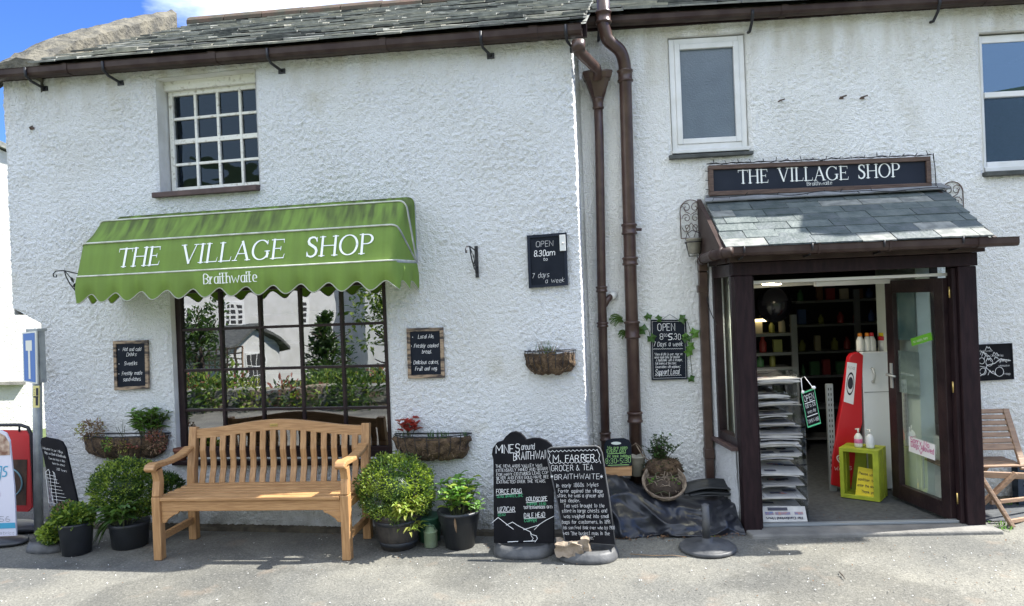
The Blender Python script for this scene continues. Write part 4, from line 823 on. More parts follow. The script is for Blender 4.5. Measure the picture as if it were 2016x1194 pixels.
# map board right of the porch
sc = []
rr = random.Random(3)
for i in range(9):
    x = rr.uniform(.1, .75); y = rr.uniform(.12, .85); s_ = rr.uniform(.06, .13); sc.append(([(x, y), (x+s_*.5, y+s_*1.1), (x+s_*.9, y+s_*.5), (x+s_*1.2, y+s_*.9), (x+s_*1.8, y)], 'chalkink', .003))
for cx, cy, r_ in ((.16, .25, .09), (.62, .22, .12), (.35, .50, .10), (.14, .55, .08)): sc.append((arc(cx, cy, r_, r_*1.1, 0, 360, 12), 'chalkink', .003))
sc.append(([(.02, .1), (.2, .2), (.28, .42), (.5, .46), (.66, .58), (.95, .52)], 'chalkink', .004)); sc.append(([(.02, .42), (.25, .36), (.40, .2), (.55, .12)], 'chalkink', .003))
wallboard('village_map_board', 'black board with a white drawn village map beside the right porch post', F2, ((1922, 679), (1993, 676), (1997, 747), (1925, 751)), .01, .012, 'ink', 'chalkblack', .003,
    [('Keswick', .62, .50, .06, .30, 'chalkink', .16, .1), ('Castlerigg', .40, .66, .05, .35, 'chalkink', .14, 0), ('Braithwaite', .10, .80, .05, .35, 'chalkink', .14, 0), ('Whinlatter', .60, .36, .05, .32, 'chalkink', .14, 0), ('Map', .74, .12, .06, .18, 'chalkink', .16, 0)], sc)

# ------------------------------------------------------------------ fascia sign over the porch
TL, TR, BR, BL = [F2.at(*p, .05) for p in ((1395, 326), (1832, 308), (1835, 369), (1397, 386))]
t = thing('shop_sign', 'long dark navy shop name board in a brown wooden frame above the porch', 'sign', F2, (2, 0, 2.5))
M_ = quadmap([(BL[0], .05, BL[1]), (BR[0], .05, BR[1]), (TR[0], .05, TR[1]), (TL[0], .05, TL[1])])
mb = MB(F2); Wd = TR[0]-TL[0]; Hd = TL[1]-BL[1]; fy = .036/Hd; fx = .036/Wd
def fb(x0, x1, y0, y1, d=0):
    q = [M_(x0, y0, 0), M_(x1, y0, 0), M_(x1, y1, 0), M_(x0, y1, 0)]; mb.hexa([Vector((p.x, .0, p.z)) for p in q], [Vector((p.x, .052+d, p.z)) for p in q])
fb(0, 1, 0, fy); fb(0, 1, 1-fy, 1, .001); fb(0, fx, fy, 1-fy, .002); fb(1-fx, 1, fy, 1-fy, .002); mb.build('frame', 'signwood', t, bevel=.004)
mb = MB(F2); q = [M_(fx, fy, 0), M_(1-fx, fy, 0), M_(1-fx, 1-fy, 0), M_(fx, 1-fy, 0)]; mb.add([Vector((p.x, .034, p.z)) for p in q], [(0, 1, 2, 3)]); mb.build('panel', 'navy', t)
mb = MB(F2)
for wrd, pa, pya, pb, pyb in (('THE', 1454, 362, 1513, 360), ('VILLAGE', 1531, 358, 1671, 354), ('SHOP', 1689, 352, 1773, 348)):
    a = F2.at(pa, pya, .036); b = F2.at(pb, pyb, .036)
    Mq = (lambda a, b: (lambda x, y, o: (a[0]+x, .036+o, a[1]+y+(b[1]-a[1])*x/(b[0]-a[0]))))(a, b)
    mb = MB(F2); serif(mb, wrd, 0, 0, .108, Mq, width=b[0]-a[0], sp=.04); mb.build('lettering', 'lettering', t)
mb = MB(F2)
a = F2.at(1589, 366, .036); b = F2.at(1638, 365, .036)
text(mb, 'Braithwaite', 0, 0, .030, planemap(F2, a[0], a[1], .036), wt=.17, width=b[0]-a[0], cal=True); mb.build('lettering', 'lettering', t)
mb = MB(F2); pts = []; K = 90
for i in range(K+1):
    x = -.01+1.02*i/K; p = M_(x, 1.0, 0); pts.append((p.x, .055+.01*noise.noise(Vector((i*.7, 0, 0))), p.z+.010+.010*noise.noise(Vector((i*.45, 2, 0)))))
p = M_(1.01, 0, 0); pts += [(p.x+.012, .05, TR[1]-.1), (p.x+.008, .06, BR[1]+.02), (p.x+.02, .05, BR[1]-.05)]
mb.tube(pts, .0035, 5)
mb.tube([(p_[0], p_[1]+.006, p_[2]+.006*math.sin(i*1.3)) for i, p_ in enumerate(pts[::2])], .0028, 4)
for i in range(3, K, 5):
    q = pts[i]; mb.tube([q, (q[0]+rnd.uniform(-.015, .015), q[1]+.01, q[2]+rnd.uniform(.012, .035))], .003, 4)
pl = M_(0, 0, 0); pts2 = [(pl.x+(pt_)*Wd*1.06-.04, .12+.03*noise.noise(Vector((pt_*9, 4, 0))), 2.505+.03*noise.noise(Vector((pt_*7, 1, 1)))-.02*pt_) for pt_ in [i/60 for i in range(61)]]
mb.tube(pts2, .0035, 5)
for i in range(2, 60, 4):
    q = pts2[i]; mb.tube([q, (q[0]+rnd.uniform(-.02, .02), q[1]+.01, q[2]+rnd.uniform(-.03, .03))], .003, 4)
for z_ in (.2, .5, .8):
    q = M_(0, z_, 0); mb.tube([(q.x, .05, q.z), (q.x-.03, .05, q.z+.005)], .003, 4)
tag(mb.build('string_lights', 'cable', loc=F2.p(2, 0, 2.5)), 'tangled black string light cable draped round the name board above the porch', 'string lights')

# ------------------------------------------------------------------ porch
DP = .66; XL, XR = 1.14, 2.82
po = thing('shop_porch', 'dark timber shop porch with a small slate roof and an open glazed door', 'porch', F2, (2, .3, 0))
def part(name, m, fn, parent=po, fr=F2, bevel=0):
    mb = MB(fr); fn(mb); return mb.build(name, m, parent, bevel=bevel)
def post(mb):
    mb.box(XL, XL+.125, DP-.11, DP, .0, 1.86); mb.box(XL+.125, XL+.140, DP-.09, DP-.02, .03, 1.855)
part('post', 'darkwood', post, bevel=.006)
part('post', 'darkwood', lambda mb: (mb.box(XR-.125, XR, DP-.11, DP, .0, 1.86), mb.box(XR-.155, XR-.125, DP-.095, DP-.03, .03, 1.855)), bevel=.006)
part('lintel', 'darkwood', lambda mb: (mb.box(XL-.01, XR+.01, DP-.115, DP+.003, 1.862, 1.955)), bevel=.006)
part('fascia', 'gutter', lambda mb: (mb.box(XL-.04, XR+.04, DP-.06, DP+.045, 1.957, 2.03), mb.box(XL-.05, XL-.02, .02, DP-.06, 1.957, 2.03), mb.box(XR+.02, XR+.05, .02, DP-.06, 1.957, 2.03)), bevel=.004)
# step and door frame
part('step', 'slab', lambda mb: (mb.hexa([(XL-.02, DP-.16, -.05), (XR+.02, DP-.16, -.05), (XR+.06, DP+.13, -.05), (XL+.02, DP+.12, -.05)], [(XL-.02, DP-.16, .030), (XR+.02, DP-.16, .030), (XR+.05, DP+.12, .026), (XL+.03, DP+.11, .026)])), bevel=.012)
part('threshold', 'perf', lambda mb: mb.box(XL+.14, XR-.155, DP-.10, DP-.05, .030, .047), bevel=.003)
# side walls
SB = 1.075
def side(mb):
    mb.smooth = False
    n = 22; m_ = 16; pts = []
    for j in range(m_+1):
        for i in range(n+1):
            t = i/n; u = SB+(XL-SB)*t+.0; nn_ = .0+(DP-.11)*t; z = -.02+.60*j/m_
            pts.append((u-.012-.012*noise.noise(Vector((nn_*30, z*30, 2)))-.01*noise.noise(Vector((nn_*6, z*6, 2))), nn_, z))
    mb.smooth = True; mb.add(pts, [(j*(n+1)+i, j*(n+1)+i+1, (j+1)*(n+1)+i+1, (j+1)*(n+1)+i) for j in range(m_) for i in range(n)]); mb.smooth = False
    mb.hexa([(SB, .02, -.02), (SB+.1, .02, -.02), (XL+.1, DP-.115, -.02), (XL, DP-.115, -.02)], [(SB, .02, .575), (SB+.1, .02, .575), (XL+.1, DP-.115, .575), (XL, DP-.115, .575)])
    mb.hexa([(SB-.01, .0, .58), (SB+.1, .0, .58), (SB+.1, .12, .58), (SB+.0, .12, .58)], [(SB-.01, .0, 1.95), (SB+.1, .0, 1.95), (SB+.1, .12, 1.95), (SB+.0, .12, 1.95)])
part('side_wall', 'wall', side)
part('side_wall', 'smooth', lambda mb: (mb.box(XR-.1, XR-.01, .01, DP-.115, -.02, .575), mb.box(XR-.1, XR-.01, .01, .12, .575, 1.95)))
def swn(mb):
    def q(t): return SB+(XL-SB)*t/(DP-.11)
    for a, b, z0, z1 in ((.122, .165, .60, 1.95), (DP-.155, DP-.112, .60, 1.95), (.165, DP-.155, .60, .665), (.165, DP-.155, 1.86, 1.95)):
        mb.hexa([(q(a)+.0, a, z0), (q(a)+.06, a, z0), (q(b)+.06, b, z0), (q(b)+.0, b, z0)], [(q(a)+.0, a, z1), (q(a)+.06, a, z1), (q(b)+.06, b, z1), (q(b)+.0, b, z1)])
sw_ = part('side_window', 'blackframe', swn)
part('pane', 'doorglass', lambda mb: mb.add([(SB+.045, .165, .665), (XL+.02, DP-.155, .665), (XL+.02, DP-.155, 1.86), (SB+.045, .165, 1.86)], [(0, 1, 2, 3)]), sw_)
part('sill', 'brownsill', lambda mb: mb.hexa([(SB-.05, .0, .575), (SB+.06, .0, .575), (XL+.05, DP-.112, .575), (XL-.045, DP-.112, .575)], [(SB-.045, .0, .598), (SB+.06, .0, .605), (XL+.05, DP-.112, .605), (XL-.04, DP-.112, .598)]), sw_)
def swr(mb):
    for a, b, z0, z1 in ((.12, .165, .58, 1.95), (.40, .44, .58, 1.95), (DP-.155, DP-.112, .58, 1.95)): mb.box(XR-.08, XR-.02, a, b, z0, z1)
    mb.box(XR-.08, XR-.02, .165, DP-.155, .58, .66); mb.box(XR-.08, XR-.02, .165, DP-.155, 1.87, 1.95)
sr_ = part('side_window', 'blackframe', swr)
part('pane', 'doorglass', lambda mb: mb.add([(XR-.05, .165, .66), (XR-.05, DP-.155, .66), (XR-.05, DP-.155, 1.87), (XR-.05, .165, 1.87)], [(0, 1, 2, 3)]), sr_)
# roof
RT, RE = 2.485, 2.050; NE = DP+.14; pz = math.atan2(RT-RE, NE)
mb = MB(F2)
LN = math.hypot(RT-RE, NE)
mb.hexa([(1.065, NE, RE-.012), (2.855, NE, RE-.022), (2.94, .0, RT-.002), (1.09, .0, RT-.012)], [(1.065, NE, RE+.004), (2.855, NE, RE-.006), (2.94, .0, RT+.014), (1.09, .0, RT+.004)])
gz_ = [0, .125, .25, .37, .485, .60, .70]
for r_ in range(7):
    s0 = gz_[r_]*LN/.83; u = 1.05-(.13 if r_ % 2 else .0)-rnd.random()*.05
    tt = s0/LN; ua = 1.05+.035*tt; ubb = 2.862+.09*tt
    while u < ubb:
        wd = rnd.uniform(.22, .33); a = max(u, ua)+.003; b = min(u+wd, ubb)-.003
        if b-a > .04:
            mb.cur = rnd.choice((0, 1, 0, 1, 2)); ln = .24; th = rnd.uniform(.007, .012); lf = .010+rnd.uniform(0, .005); cp, sp = math.cos(pz), math.sin(pz); s1 = min(s0+ln, LN*.995)
            P_ = lambda uu, s, h: (uu, NE-s*cp+h*sp, RE+s*sp+h*cp)
            xs_ = [a+(b-a)*i/5 for i in range(6)]; lw = [s0-.012+rnd.uniform(-.003, .003) for _ in xs_]; m_ = 6
            vs = [P_(x, l, lf) for x, l in zip(xs_, lw)]+[P_(x, l+.003, lf+th) for x, l in zip(xs_, lw)]+[P_(x, s1, .004+th) for x in xs_]
            fs = []
            for i in range(5): fs += [(i, i+1, m_+i+1, m_+i), (m_+i, m_+i+1, 2*m_+i+1, 2*m_+i)]
            fs += [(0, m_, 2*m_), (5, 2*m_+5, m_+5)]
            mb.add(vs, fs)
        u += wd
mb.cur = 0
rf = mb.build('roof', ['slateD', 'slateE', 'slateA'], po)
part('flashing', 'lead', lambda mb: (mb.hexa([(1.06, .10, RT-.020), (2.96, .10, RT-.008), (2.93, .012, RT+.045), (1.09, .012, RT+.040)], [(1.06, .106, RT-.012), (2.96, .106, RT-.0), (2.93, .012, RT+.055), (1.09, .012, RT+.050)])))
part('barge_board', 'gutter', lambda mb: mb.prismu([(NE-.02, RE-.03), (NE-.02, RE+.012), (.01, RT+.02), (.01, RE-.02)], 1.02, 1.052))
part('barge_board', 'gutter', lambda mb: mb.prismu([(NE-.02, RE-.03), (NE-.02, RE+.0), (.01, RT+.02), (.01, RE-.02)], 2.875, 2.90))
pg = gutter('gutter', F2, [(1.09, NE+.035, RE+.005), (2.99, NE+.035, RE-.008)], po, h=.062, w_=.085, joints=((.035, .008), (.30, .01), (.55, .01), (.86, .03)))
mb = MB(F2)
ux, zx = F2.at(1383, 524, .10)
q = [(1.09, NE+.035, RE-.025), (1.03, NE-.02, RE-.03), (1.00, NE-.15, RE-.034), (.99, .35, RE-.042), (ux+.0, .10, RE-.05)]
mb.tube(q, .038, 10)
for k in range(1, 5): 
    a = Vector(q[k]); b = Vector(q[k-1]); d = (b-a).normalized(); mb.tube([a-d*.012, a+d*.012], .044, 10)
mb.build('gutter', 'gutter', po)
for u_ in (1.16, 1.62, 2.10, 2.62):
    mb = MB(F2); mb.tube([(u_, DP+.045, RE-.075), (u_, NE+.03, RE-.065), (u_, NE+.085, RE-.03), (u_, NE+.085, RE+.008)], .007, 6); mb.build('gutter_bracket', 'iron', pg)
ud, _ = F2.at(1388, 700, .06)
mb = MB(F2); mb.beam((ux, .10, RE-.05), (ux, .10, RE-.13), .07, .07, (0, 1, 0)); mb.beam((ux, .10, RE-.13), (ud+.005, .06, RE-.26), .066, .066, (0, 1, 0)); mb.beam((ud+.005, .055, RE-.24), (ud, .055, .42), .066, .062, (0, 1, 0)); mb.beam((ud, .055, RE-.30), (ud, .055, RE-.24), .078, .074, (0, 1, 0)); mb.beam((ud, .055, .42), (ud, .055, .50), .078, .074, (0, 1, 0)); mb.beam((ud, .055, .42), (ud+.0, .055, .04), .064, .062, (0, 1, 0))
mb.build('downpipe', 'pipe', po, bevel=.006)
# porch ceiling and inner parts
part('ceiling', 'ceil', lambda mb: (mb.box(XL+.1, XR-.03, -.95, DP-.12, 1.80, 1.82)))
mb = MB(F2); ac = [(XL+.1, 1.60)]+[(XL+.12+.36*(1-math.cos(R(a))), 1.60+.17*math.sin(R(a))) for a in range(0, 91, 15)]+[(XR-.2, 1.785), (XR-.2, 1.799), (XL+.1, 1.799)]
mb.prism(ac, -.95, -.60); mb.build('arch', 'ceil', po)
for u_, n_, w_ in ((1.50, .22, .04), (1.72, -.35, .04)):
    mb = MB(F2); mb.lathe(u_, n_, [(.045, 1.790), (.045, 1.7995)], 20); dl = mb.build('downlight', 'lamp', po)
    ld = bpy.data.lights.new('downlight_glow', 'SPOT'); ld.energy = 9; ld.spot_size = R(120); ld.shadow_soft_size = .04; ld.color = (1, .9, .72); lo = bpy.data.objects.new('downlight_glow', ld); COL.objects.link(lo); lo.parent = dl; lo.location = F2.p(u_, n_, 1.775)-OFF[po.name]
part('strip_light', 'upvc', lambda mb: mb.box(1.95, 2.60, -.10, -.04, 1.762, 1.799), bevel=.004)
# open door
HX, HN = XR-.165, DP-.10; FX, FN = F2.at(1752, 700, -.12)[0], -.12
dv = Vector((FX-HX, FN-HN)); DL = dv.length; dv.normalize()
class Sub:   # door plane: x from hinge, y thickness, z
    def __init__(s): pass
dn = Vector((-dv.y, dv.x))
def dp_(x, y, z): q = Vector((HX, HN))+dv*x+dn*y; return (q.x, q.y, z)
def dbox(mb, x0, x1, y0, y1, z0, z1): mb.hexa([dp_(x0, y0, z0), dp_(x1, y0, z0), dp_(x1, y1, z0), dp_(x0, y1, z0)], [dp_(x0, y0, z1), dp_(x1, y0, z1), dp_(x1, y1, z1), dp_(x0, y1, z1)])
def leafd(mb):
    z0, z1 = .035, 1.785
    dbox(mb, .0, .10, -.025, .025, z0, z1); dbox(mb, DL-.10, DL, -.025, .025, z0, z1); dbox(mb, .10, DL-.10, -.024, .024, z0, z0+.115); dbox(mb, .10, DL-.10, -.024, .024, z1-.10, z1)
door = part('door', 'blackframe', leafd, bevel=.004)
part('glass', 'doorglass', lambda mb: mb.add([dp_(.10, 0, .15), dp_(DL-.10, 0, .15), dp_(DL-.10, 0, 1.685), dp_(.10, 0, 1.685)], [(0, 1, 2, 3)]), door)
sgn = 1 if dn.y > 0 else -1
sd = -1    # side facing the street viewer
def hnd(mb):
    for s_ in (1, -1):
        dbox(mb, DL-.075, DL-.045, .027*s_, .036*s_, .92, 1.12)
        mb.tube([dp_(DL-.06, .03*s_, 1.03), dp_(DL-.06, .075*s_, 1.03), dp_(DL-.17, .075*s_, 1.025)], .009, 8)
part('handle', 'steel', hnd, door)
for z_ in (.2, 1.0, 1.68): part('hinge', 'brass', lambda mb: mb.tube([(HX+.012, HN+.03, z_-.04), (HX+.012, HN+.03, z_+.04)], .009, 8), door)
# notices on the door glass
def notice(name, m, x0, x1, z0, z1, rot=0, y=.006, lines=(), ink='pink'):
    cx, cz = (x0+x1)/2, (z0+z1)/2
    def r_(x, z, o=0): a = R(rot); dx, dz = x-cx, z-cz; return dp_(cx+dx*math.cos(a)-dz*math.sin(a), sgnv*(y+o), cz+dx*math.sin(a)+dz*math.cos(a))
    mb = MB(F2); mb.add([r_(x0, z0), r_(x1, z0), r_(x1, z1), r_(x0, z1)], [(0, 1, 2, 3)]); o = mb.build(name, m, door)
    if lines:
        mb = MB(F2)
        for tx, fx_, fz, h, w_ in lines: text(mb, tx, (x1-x0)*fx_, (z1-z0)*fz, h, lambda x, z, o: r_(x1-x, z0+z, .002+o), wt=.13, width=w_*(x1-x0), jit=.3, wk=.9)
        mb.build('notice_writing', ink, door)
sgnv = 1 if (Vector(dp_(0, 1, 0))-Vector(dp_(0, 0, 0))).dot(Vector((-1, .3, 0))) > 0 else -1
def dx(px, py):   # pixel -> (x along door, z)
    r = _dir((px-1008)/FOC, -(py-597)/FOC); o = F2.p(HX, HN, 0); e = F2.p(FX, FN, 0); dd = Vector((e.x-o.x, e.y-o.y)); nn_ = Vector((-dd.y, dd.x)); t_ = Vector((o.x, o.y)).dot(nn_)/Vector((r.x, r.y)).dot(nn_)
    q = Vector((r.x, r.y))*t_-Vector((o.x, o.y)); return q.dot(dd.normalized()), r.z*t_+CZ
a = dx(1790, 860); b = dx(1843, 906); notice('dogs_notice', 'whitepaper', b[0], a[0], b[1], a[1], rot=2, lines=(('Sorry No', .08, .68, .040, .72), ('Dogs Allowed', .10, .38, .040, .86), ('v', .42, .12, .04, .12)))
a = dx(1794, 657); b = dx(1837, 683); notice('green_sticker', 'greensticker', b[0], a[0], b[1]+.02, a[1]-.01, rot=-14, lines=(('no waste here', .12, .3, .02, .7),), ink='lettering')
a = dx(1763, 565); b = dx(1802, 672); notice('poster', 'poster', b[0], a[0], b[1], a[1], y=-.006)
a = dx(1765, 690); b = dx(1811, 780); notice('leaflet', 'poster2', b[0], a[0], b[1], a[1], y=-.006)

# ------------------------------------------------------------------ inside the shop
def istruct(name, m, fn, kind=True):
    mb = MB(F2); fn(mb); o = mb.build(name, m, loc=F2.p(2, 0, 0)); o['kind'] = 'structure'; return o
istruct('shop_floor', 'floor', lambda mb: mb.add([(XL-.2, DP-.16, .006), (XR+1.2, DP-.16, .006), (XR+1.2, -3.4, .006), (XL-1.5, -3.4, .006)], [(0, 1, 2, 3)]))
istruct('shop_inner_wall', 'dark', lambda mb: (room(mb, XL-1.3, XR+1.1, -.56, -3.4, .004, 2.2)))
istruct('porch_inner_wall', 'intwall', lambda mb: (mb.box(2.635, XR-.02, -.56, .16, .0, 1.924), mb.box(XL+.1, XL+.12, -.56, .02, 0, 1.924)))
def P2(px, py, n): u, z = F2.at(px, py, n); return u, z
# back shelving
def shelving(name, label, n, x0p, x1p, ys, upx, th, seed, ytop, ybot=960, m='shelf', dep=.3):
    r2 = random.Random(seed); a = P2(x0p, 700, n)[0]; b = P2(x1p, 700, n)[0]
    t = thing(name, label, 'shelves', F2, ((a+b)/2, n-dep/2, 0))
    for y in ys:
        z = P2((x0p+x1p)/2, y, n)[1]; part('shelf', m, lambda mb: mb.box(a, b, n-dep, n, z-th, z), t)
    for x in upx:
        u = P2(x, 700, n)[0]; z1 = P2(x, ytop, n)[1]; part('upright', m, lambda mb: mb.box(u-.03, u+.03, n-.03, n+.006, 0.01, z1), t)
    return t, a, b
nB = -2.3
ysB = [590, 637, 690, 738, 800, 860, 915]
tb, ba, bb = shelving('shop_shelving', 'dark shelving of groceries along the back wall of the shop', nB, 1572, 1760, ysB, (1691,), .025, 1, 570, m='shelf')
tl, la, lb = shelving('shop_shelving', 'lit shelving of groceries behind the newspaper rack', -1.5, 1470, 1560, [657, 695, 724, 790, 850], (1565,), .03, 2, 620, m='shelf')
part('strip_lamp', 'lampdim', lambda mb: mb.box(P2(1484, 631, -1.5)[0], P2(1513, 631, -1.5)[0], -1.53, -1.50, P2(1490, 634, -1.5)[1], P2(1490, 629, -1.5)[1]), tl)
prodm = [mat('pack_%s' % n_, c_, .5) for n_, c_ in (('red', (.25, .03, .03)), ('blue', (.04, .08, .22)), ('olive', (.20, .20, .05)), ('brown', (.16, .08, .04)), ('cream', (.38, .33, .24)), ('green', (.05, .14, .06)))]
r2 = random.Random(5)
def product(u, n, z, kind, mi, lab):
    mb = MB(F2); h = r2.uniform(.10, .17); w_ = r2.uniform(.05, .10)
    if kind == 0: mb.box(u-w_/2, u+w_/2, n-.05, n, z, z+h)
    else: mb.lathe(u, n-.04, [(w_*.40, z), (w_*.42, z+.01), (w_*.42, z+h*.62), (w_*.18, z+h*.82), (w_*.18, z+h)], 12)
    o = mb.build('grocery_jar' if kind else 'grocery_packet', prodm[mi]); tag(o, lab, 'jar' if kind else 'packet', 'groceries on the dim shop shelves')
cn_ = ['red', 'blue', 'olive green', 'brown', 'cream', 'dark green']
for y in ysB[:4]:
    z = P2(1660, y, nB)[1]+.002; u = ba+.07
    while u < bb-.05:
        k_ = r2.randrange(2); mi = r2.randrange(6); product(u, nB-.04, z, k_, mi, ('small %s jar' if k_ else 'small %s packet') % cn_[mi]+' on the dim back shelves of the shop'); u += r2.uniform(.11, .22)
for y in (657, 695, 724):
    z = P2(1520, y, -1.5)[1]+.002; u = la+.04
    while u < lb-.03:
        k_ = r2.randrange(2); mi = r2.randrange(6); product(u, -1.54, z, k_, mi, ('small %s jar' if k_ else 'small %s packet') % cn_[mi]+' on the lit shelves behind the newspaper rack'); u += r2.uniform(.09, .16)
mb = MB(F2); a = P2(1523, 600, -1.0); mb.blob((a[0], -1.0, a[1]), (.16, .16, .17), 0.03, 2, 20, 14); t = tag(mb.build('hanging_balloon', 'blackball'), 'shiny black round balloon hanging inside the doorway at top left', 'balloon')
mb = MB(F2); a = P2(1622, 640, -.4); b = P2(1638, 958, -.4); zt_ = P2(1622, 757, -.4)[1]
mb.box(a[0]+.0, a[0]+.055, -.43, -.40, .008, zt_)
o = mb.build('perforated_post', 'perf'); tag(o, 'grey perforated steel shelf post standing alone inside the doorway', 'post')
mb = MB(F2)
k_ = 0; z = .06
while z < zt_-.05:
    for x in (.012, .033): mb.box(a[0]+x, a[0]+x+.008, -.4, -.3985, z, z+.022)
    z += .045
mb.build('slot', 'dark', o)
# freezer cabinet (red sloping side) and white cabinet
def PX(px, py, n): u, z = F2.at(px, py, n); return (u, n, z)
cab = thing('freezer_cabinet', 'upright freezer with a red curved side, white front and bar handle inside the door', 'freezer', F2, (PX(1720, 900, -.38)[0], -.6, 0))
nf = -.38
prof = [(1690, 694), (1678, 697), (1672, 705), (1662, 775), (1650, 840), (1640, 900), (1637, 955), (1662, 962), (1676, 962), (1690, 860), (1698, 835), (1697, 760), (1700, 700)]
mb = MB(F2); mb.prism([F2.at(x, y, nf) for x, y in prof], nf-.07, nf); mb.build('red_side', 'red', cab, bevel=.006)
mb = MB(F2); a = F2.at(1694, 694, nf); b = F2.at(1775, 960, nf); a2 = F2.at(1680, 960, nf)
mb.box(a[0]+.012, b[0]+.05, nf-.07, nf-.004, .02, F2.at(1710, 694, nf)[1]); mb.build('cabinet_body', 'fridge', cab, bevel=.006)
zt_f = F2.at(1710, 694, nf)[1]
hz1 = F2.at(1716, 726, nf)[1]; hz0 = F2.at(1716, 752, nf)[1]; hu = F2.at(1717, 740, nf)[0]
mb = MB(F2); mb.tube([(hu, nf, hz1), (hu, nf+.03, hz1), (hu+.008, nf+.035, (hz0+hz1)/2), (hu, nf+.03, hz0), (hu, nf, hz0)], .010, 8); mb.build('handle', 'steel', cab)
mb = MB(F2); z_ = F2.at(1716, 772, nf)[1]; mb.box(a[0]+.02, b[0]+.045, nf-.004, nf+.001, z_-.004, z_); mb.build('door_gap', 'shelf', cab)
mb = MB(F2); c = [PX(1661, 791, nf+.004), PX(1680, 797, nf+.004), PX(1687, 716, nf+.004), PX(1668, 713, nf+.004)]; mb.add(c, [(0, 1, 2, 3)]); pn = mb.build('poster', 'whitepaper', cab)
mb = MB(F2); Q = quadmap([(q[0], q[1]+.002, q[2]) for q in c]); Mq = lambda x, y, o: Q(x, y, 0)+Vector((0, o, 0))
ribbon(mb, arc(.5, .48, .36, .26, 0, 360, 20), [.05]*21, Mq, 0); mb.add([Mq(.5+.28*math.cos(R(a_)), .48+.17*math.sin(R(a_*1.0))*(1 if a_ < 180 else .8), .001) for a_ in range(0, 360, 30)], [tuple(range(12))])
text(mb, 'PLEASE', .15, .84, .06, Mq, wt=.2, width=.7); mb.build('poster_print', 'ink', cab)
mb = MB(F2); c = PX(1659, 905, nf+.004)
for s_, o_ in ((1.0, .0), (.62, .004)):
    ht = [( .5*math.sin(t_)**3*s_, (.40*math.cos(t_)-.16*math.cos(2*t_)-.06*math.cos(3*t_))*s_) for t_ in [2*PI*i/28 for i in range(29)]]
    ribbon(mb, [(x*.095, y*.10) for x, y in ht], [.009]*29, lambda x, y, o: (c[0]+x, nf+.004+o, c[2]+y), 0)
text(mb, "WALL'S", -.07, -.09, .03, lambda x, y, o: (c[0]+x, nf+.004+o, c[2]+y), wt=.2, width=.14); mb.build('lettering', 'chalkink', cab)
for px, cap_, lab in ((1694, 'orange', 'white spray bottle with orange cap, leftmost on the freezer top'), (1708, 'orange', 'white spray bottle with orange cap, second on the freezer top'), (1717, 'red', 'white spray bottle with red cap, third on the freezer top')):
    u = F2.at(px, 690, nf-.1)[0]; t = thing('spray_bottle', lab, 'bottle', F2, (u, nf-.10, zt_f), 'bottles on the freezer top')
    part('bottle_body', 'bottle', lambda mb: mb.lathe(u, nf-.10, [(.030, zt_f+.001), (.032, zt_f+.01), (.032, zt_f+.09), (.020, zt_f+.12), (.016, zt_f+.13)], 14), t)
    part('cap', cap_, lambda mb: mb.lathe(u, nf-.10, [(.018, zt_f+.131), (.018, zt_f+.155), (.012, zt_f+.160)], 12), t)
t = thing('tub', 'white lidded tub with a red and yellow lid at the right of the freezer top', 'tub', F2, (F2.at(1741, 690, nf-.1)[0], nf-.1, zt_f)); u = F2.at(1741, 690, nf-.1)[0]
part('tub_body', 'bottle', lambda mb: mb.lathe(u, nf-.10, [(.035, zt_f+.001), (.045, zt_f+.09)], 16), t); part('lid', 'red', lambda mb: mb.lathe(u, nf-.10, [(.047, zt_f+.092), (.047, zt_f+.125)], 16), t); part('label_band', 'yellow', lambda mb: mb.lathe(u, nf-.10, [(.040, zt_f+.127), (.040, zt_f+.155)], 16), t)
# lime crate, sanitiser bottles, yellow card
q = F2.p(*PX(1697, 980, -.10)); FC = Frame(q.x, q.y, 40)
crt = thing('lime_crate', 'lime green wooden crate standing on end inside the doorway', 'crate', FC, (0, -.1, 0))
cx0, cx1, cz0, nc_ = -.165, .135, .012, .0; cz1 = F2.at(1700, 885, -.10)[1]
for nm, bx in (('frame_board', (cx0, cx0+.030, nc_-.02, nc_, cz0, cz1)), ('frame_board', (cx1-.045, cx1, nc_-.02, nc_, cz0, cz1)), ('frame_board', (cx0+.030, cx1-.045, nc_-.02, nc_, cz0, cz0+.030)), ('frame_board', (cx0+.030, cx1-.045, nc_-.02, nc_, cz1-.030, cz1))):
    part(nm, 'lime', lambda mb: mb.box(*bx), crt, FC, bevel=.002)
for i in range(2):
    n0_ = nc_-.03-.115*i
    part('slat', 'lime', lambda mb: mb.box(cx0, cx0+.012, n0_-.095, n0_, cz0, cz1-.001), crt, FC); part('slat', 'lime', lambda mb: mb.box(cx1-.012, cx1, n0_-.095, n0_, cz0, cz1-.001), crt, FC); part('slat', 'lime', lambda mb: mb.box(cx0+.012, cx1-.012, n0_-.095, n0_, cz1-.013, cz1-.001), crt, FC); part('slat', 'lime', lambda mb: mb.box(cx0+.012, cx1-.012, n0_-.095, n0_, cz0, cz0+.012), crt, FC)
for i in range(2): x0_ = cx0+.014+.14*i; part('base_board', 'lime', lambda mb: mb.box(x0_, x0_+.125, nc_-.275, nc_-.265, cz0, cz1-.015), crt, FC)
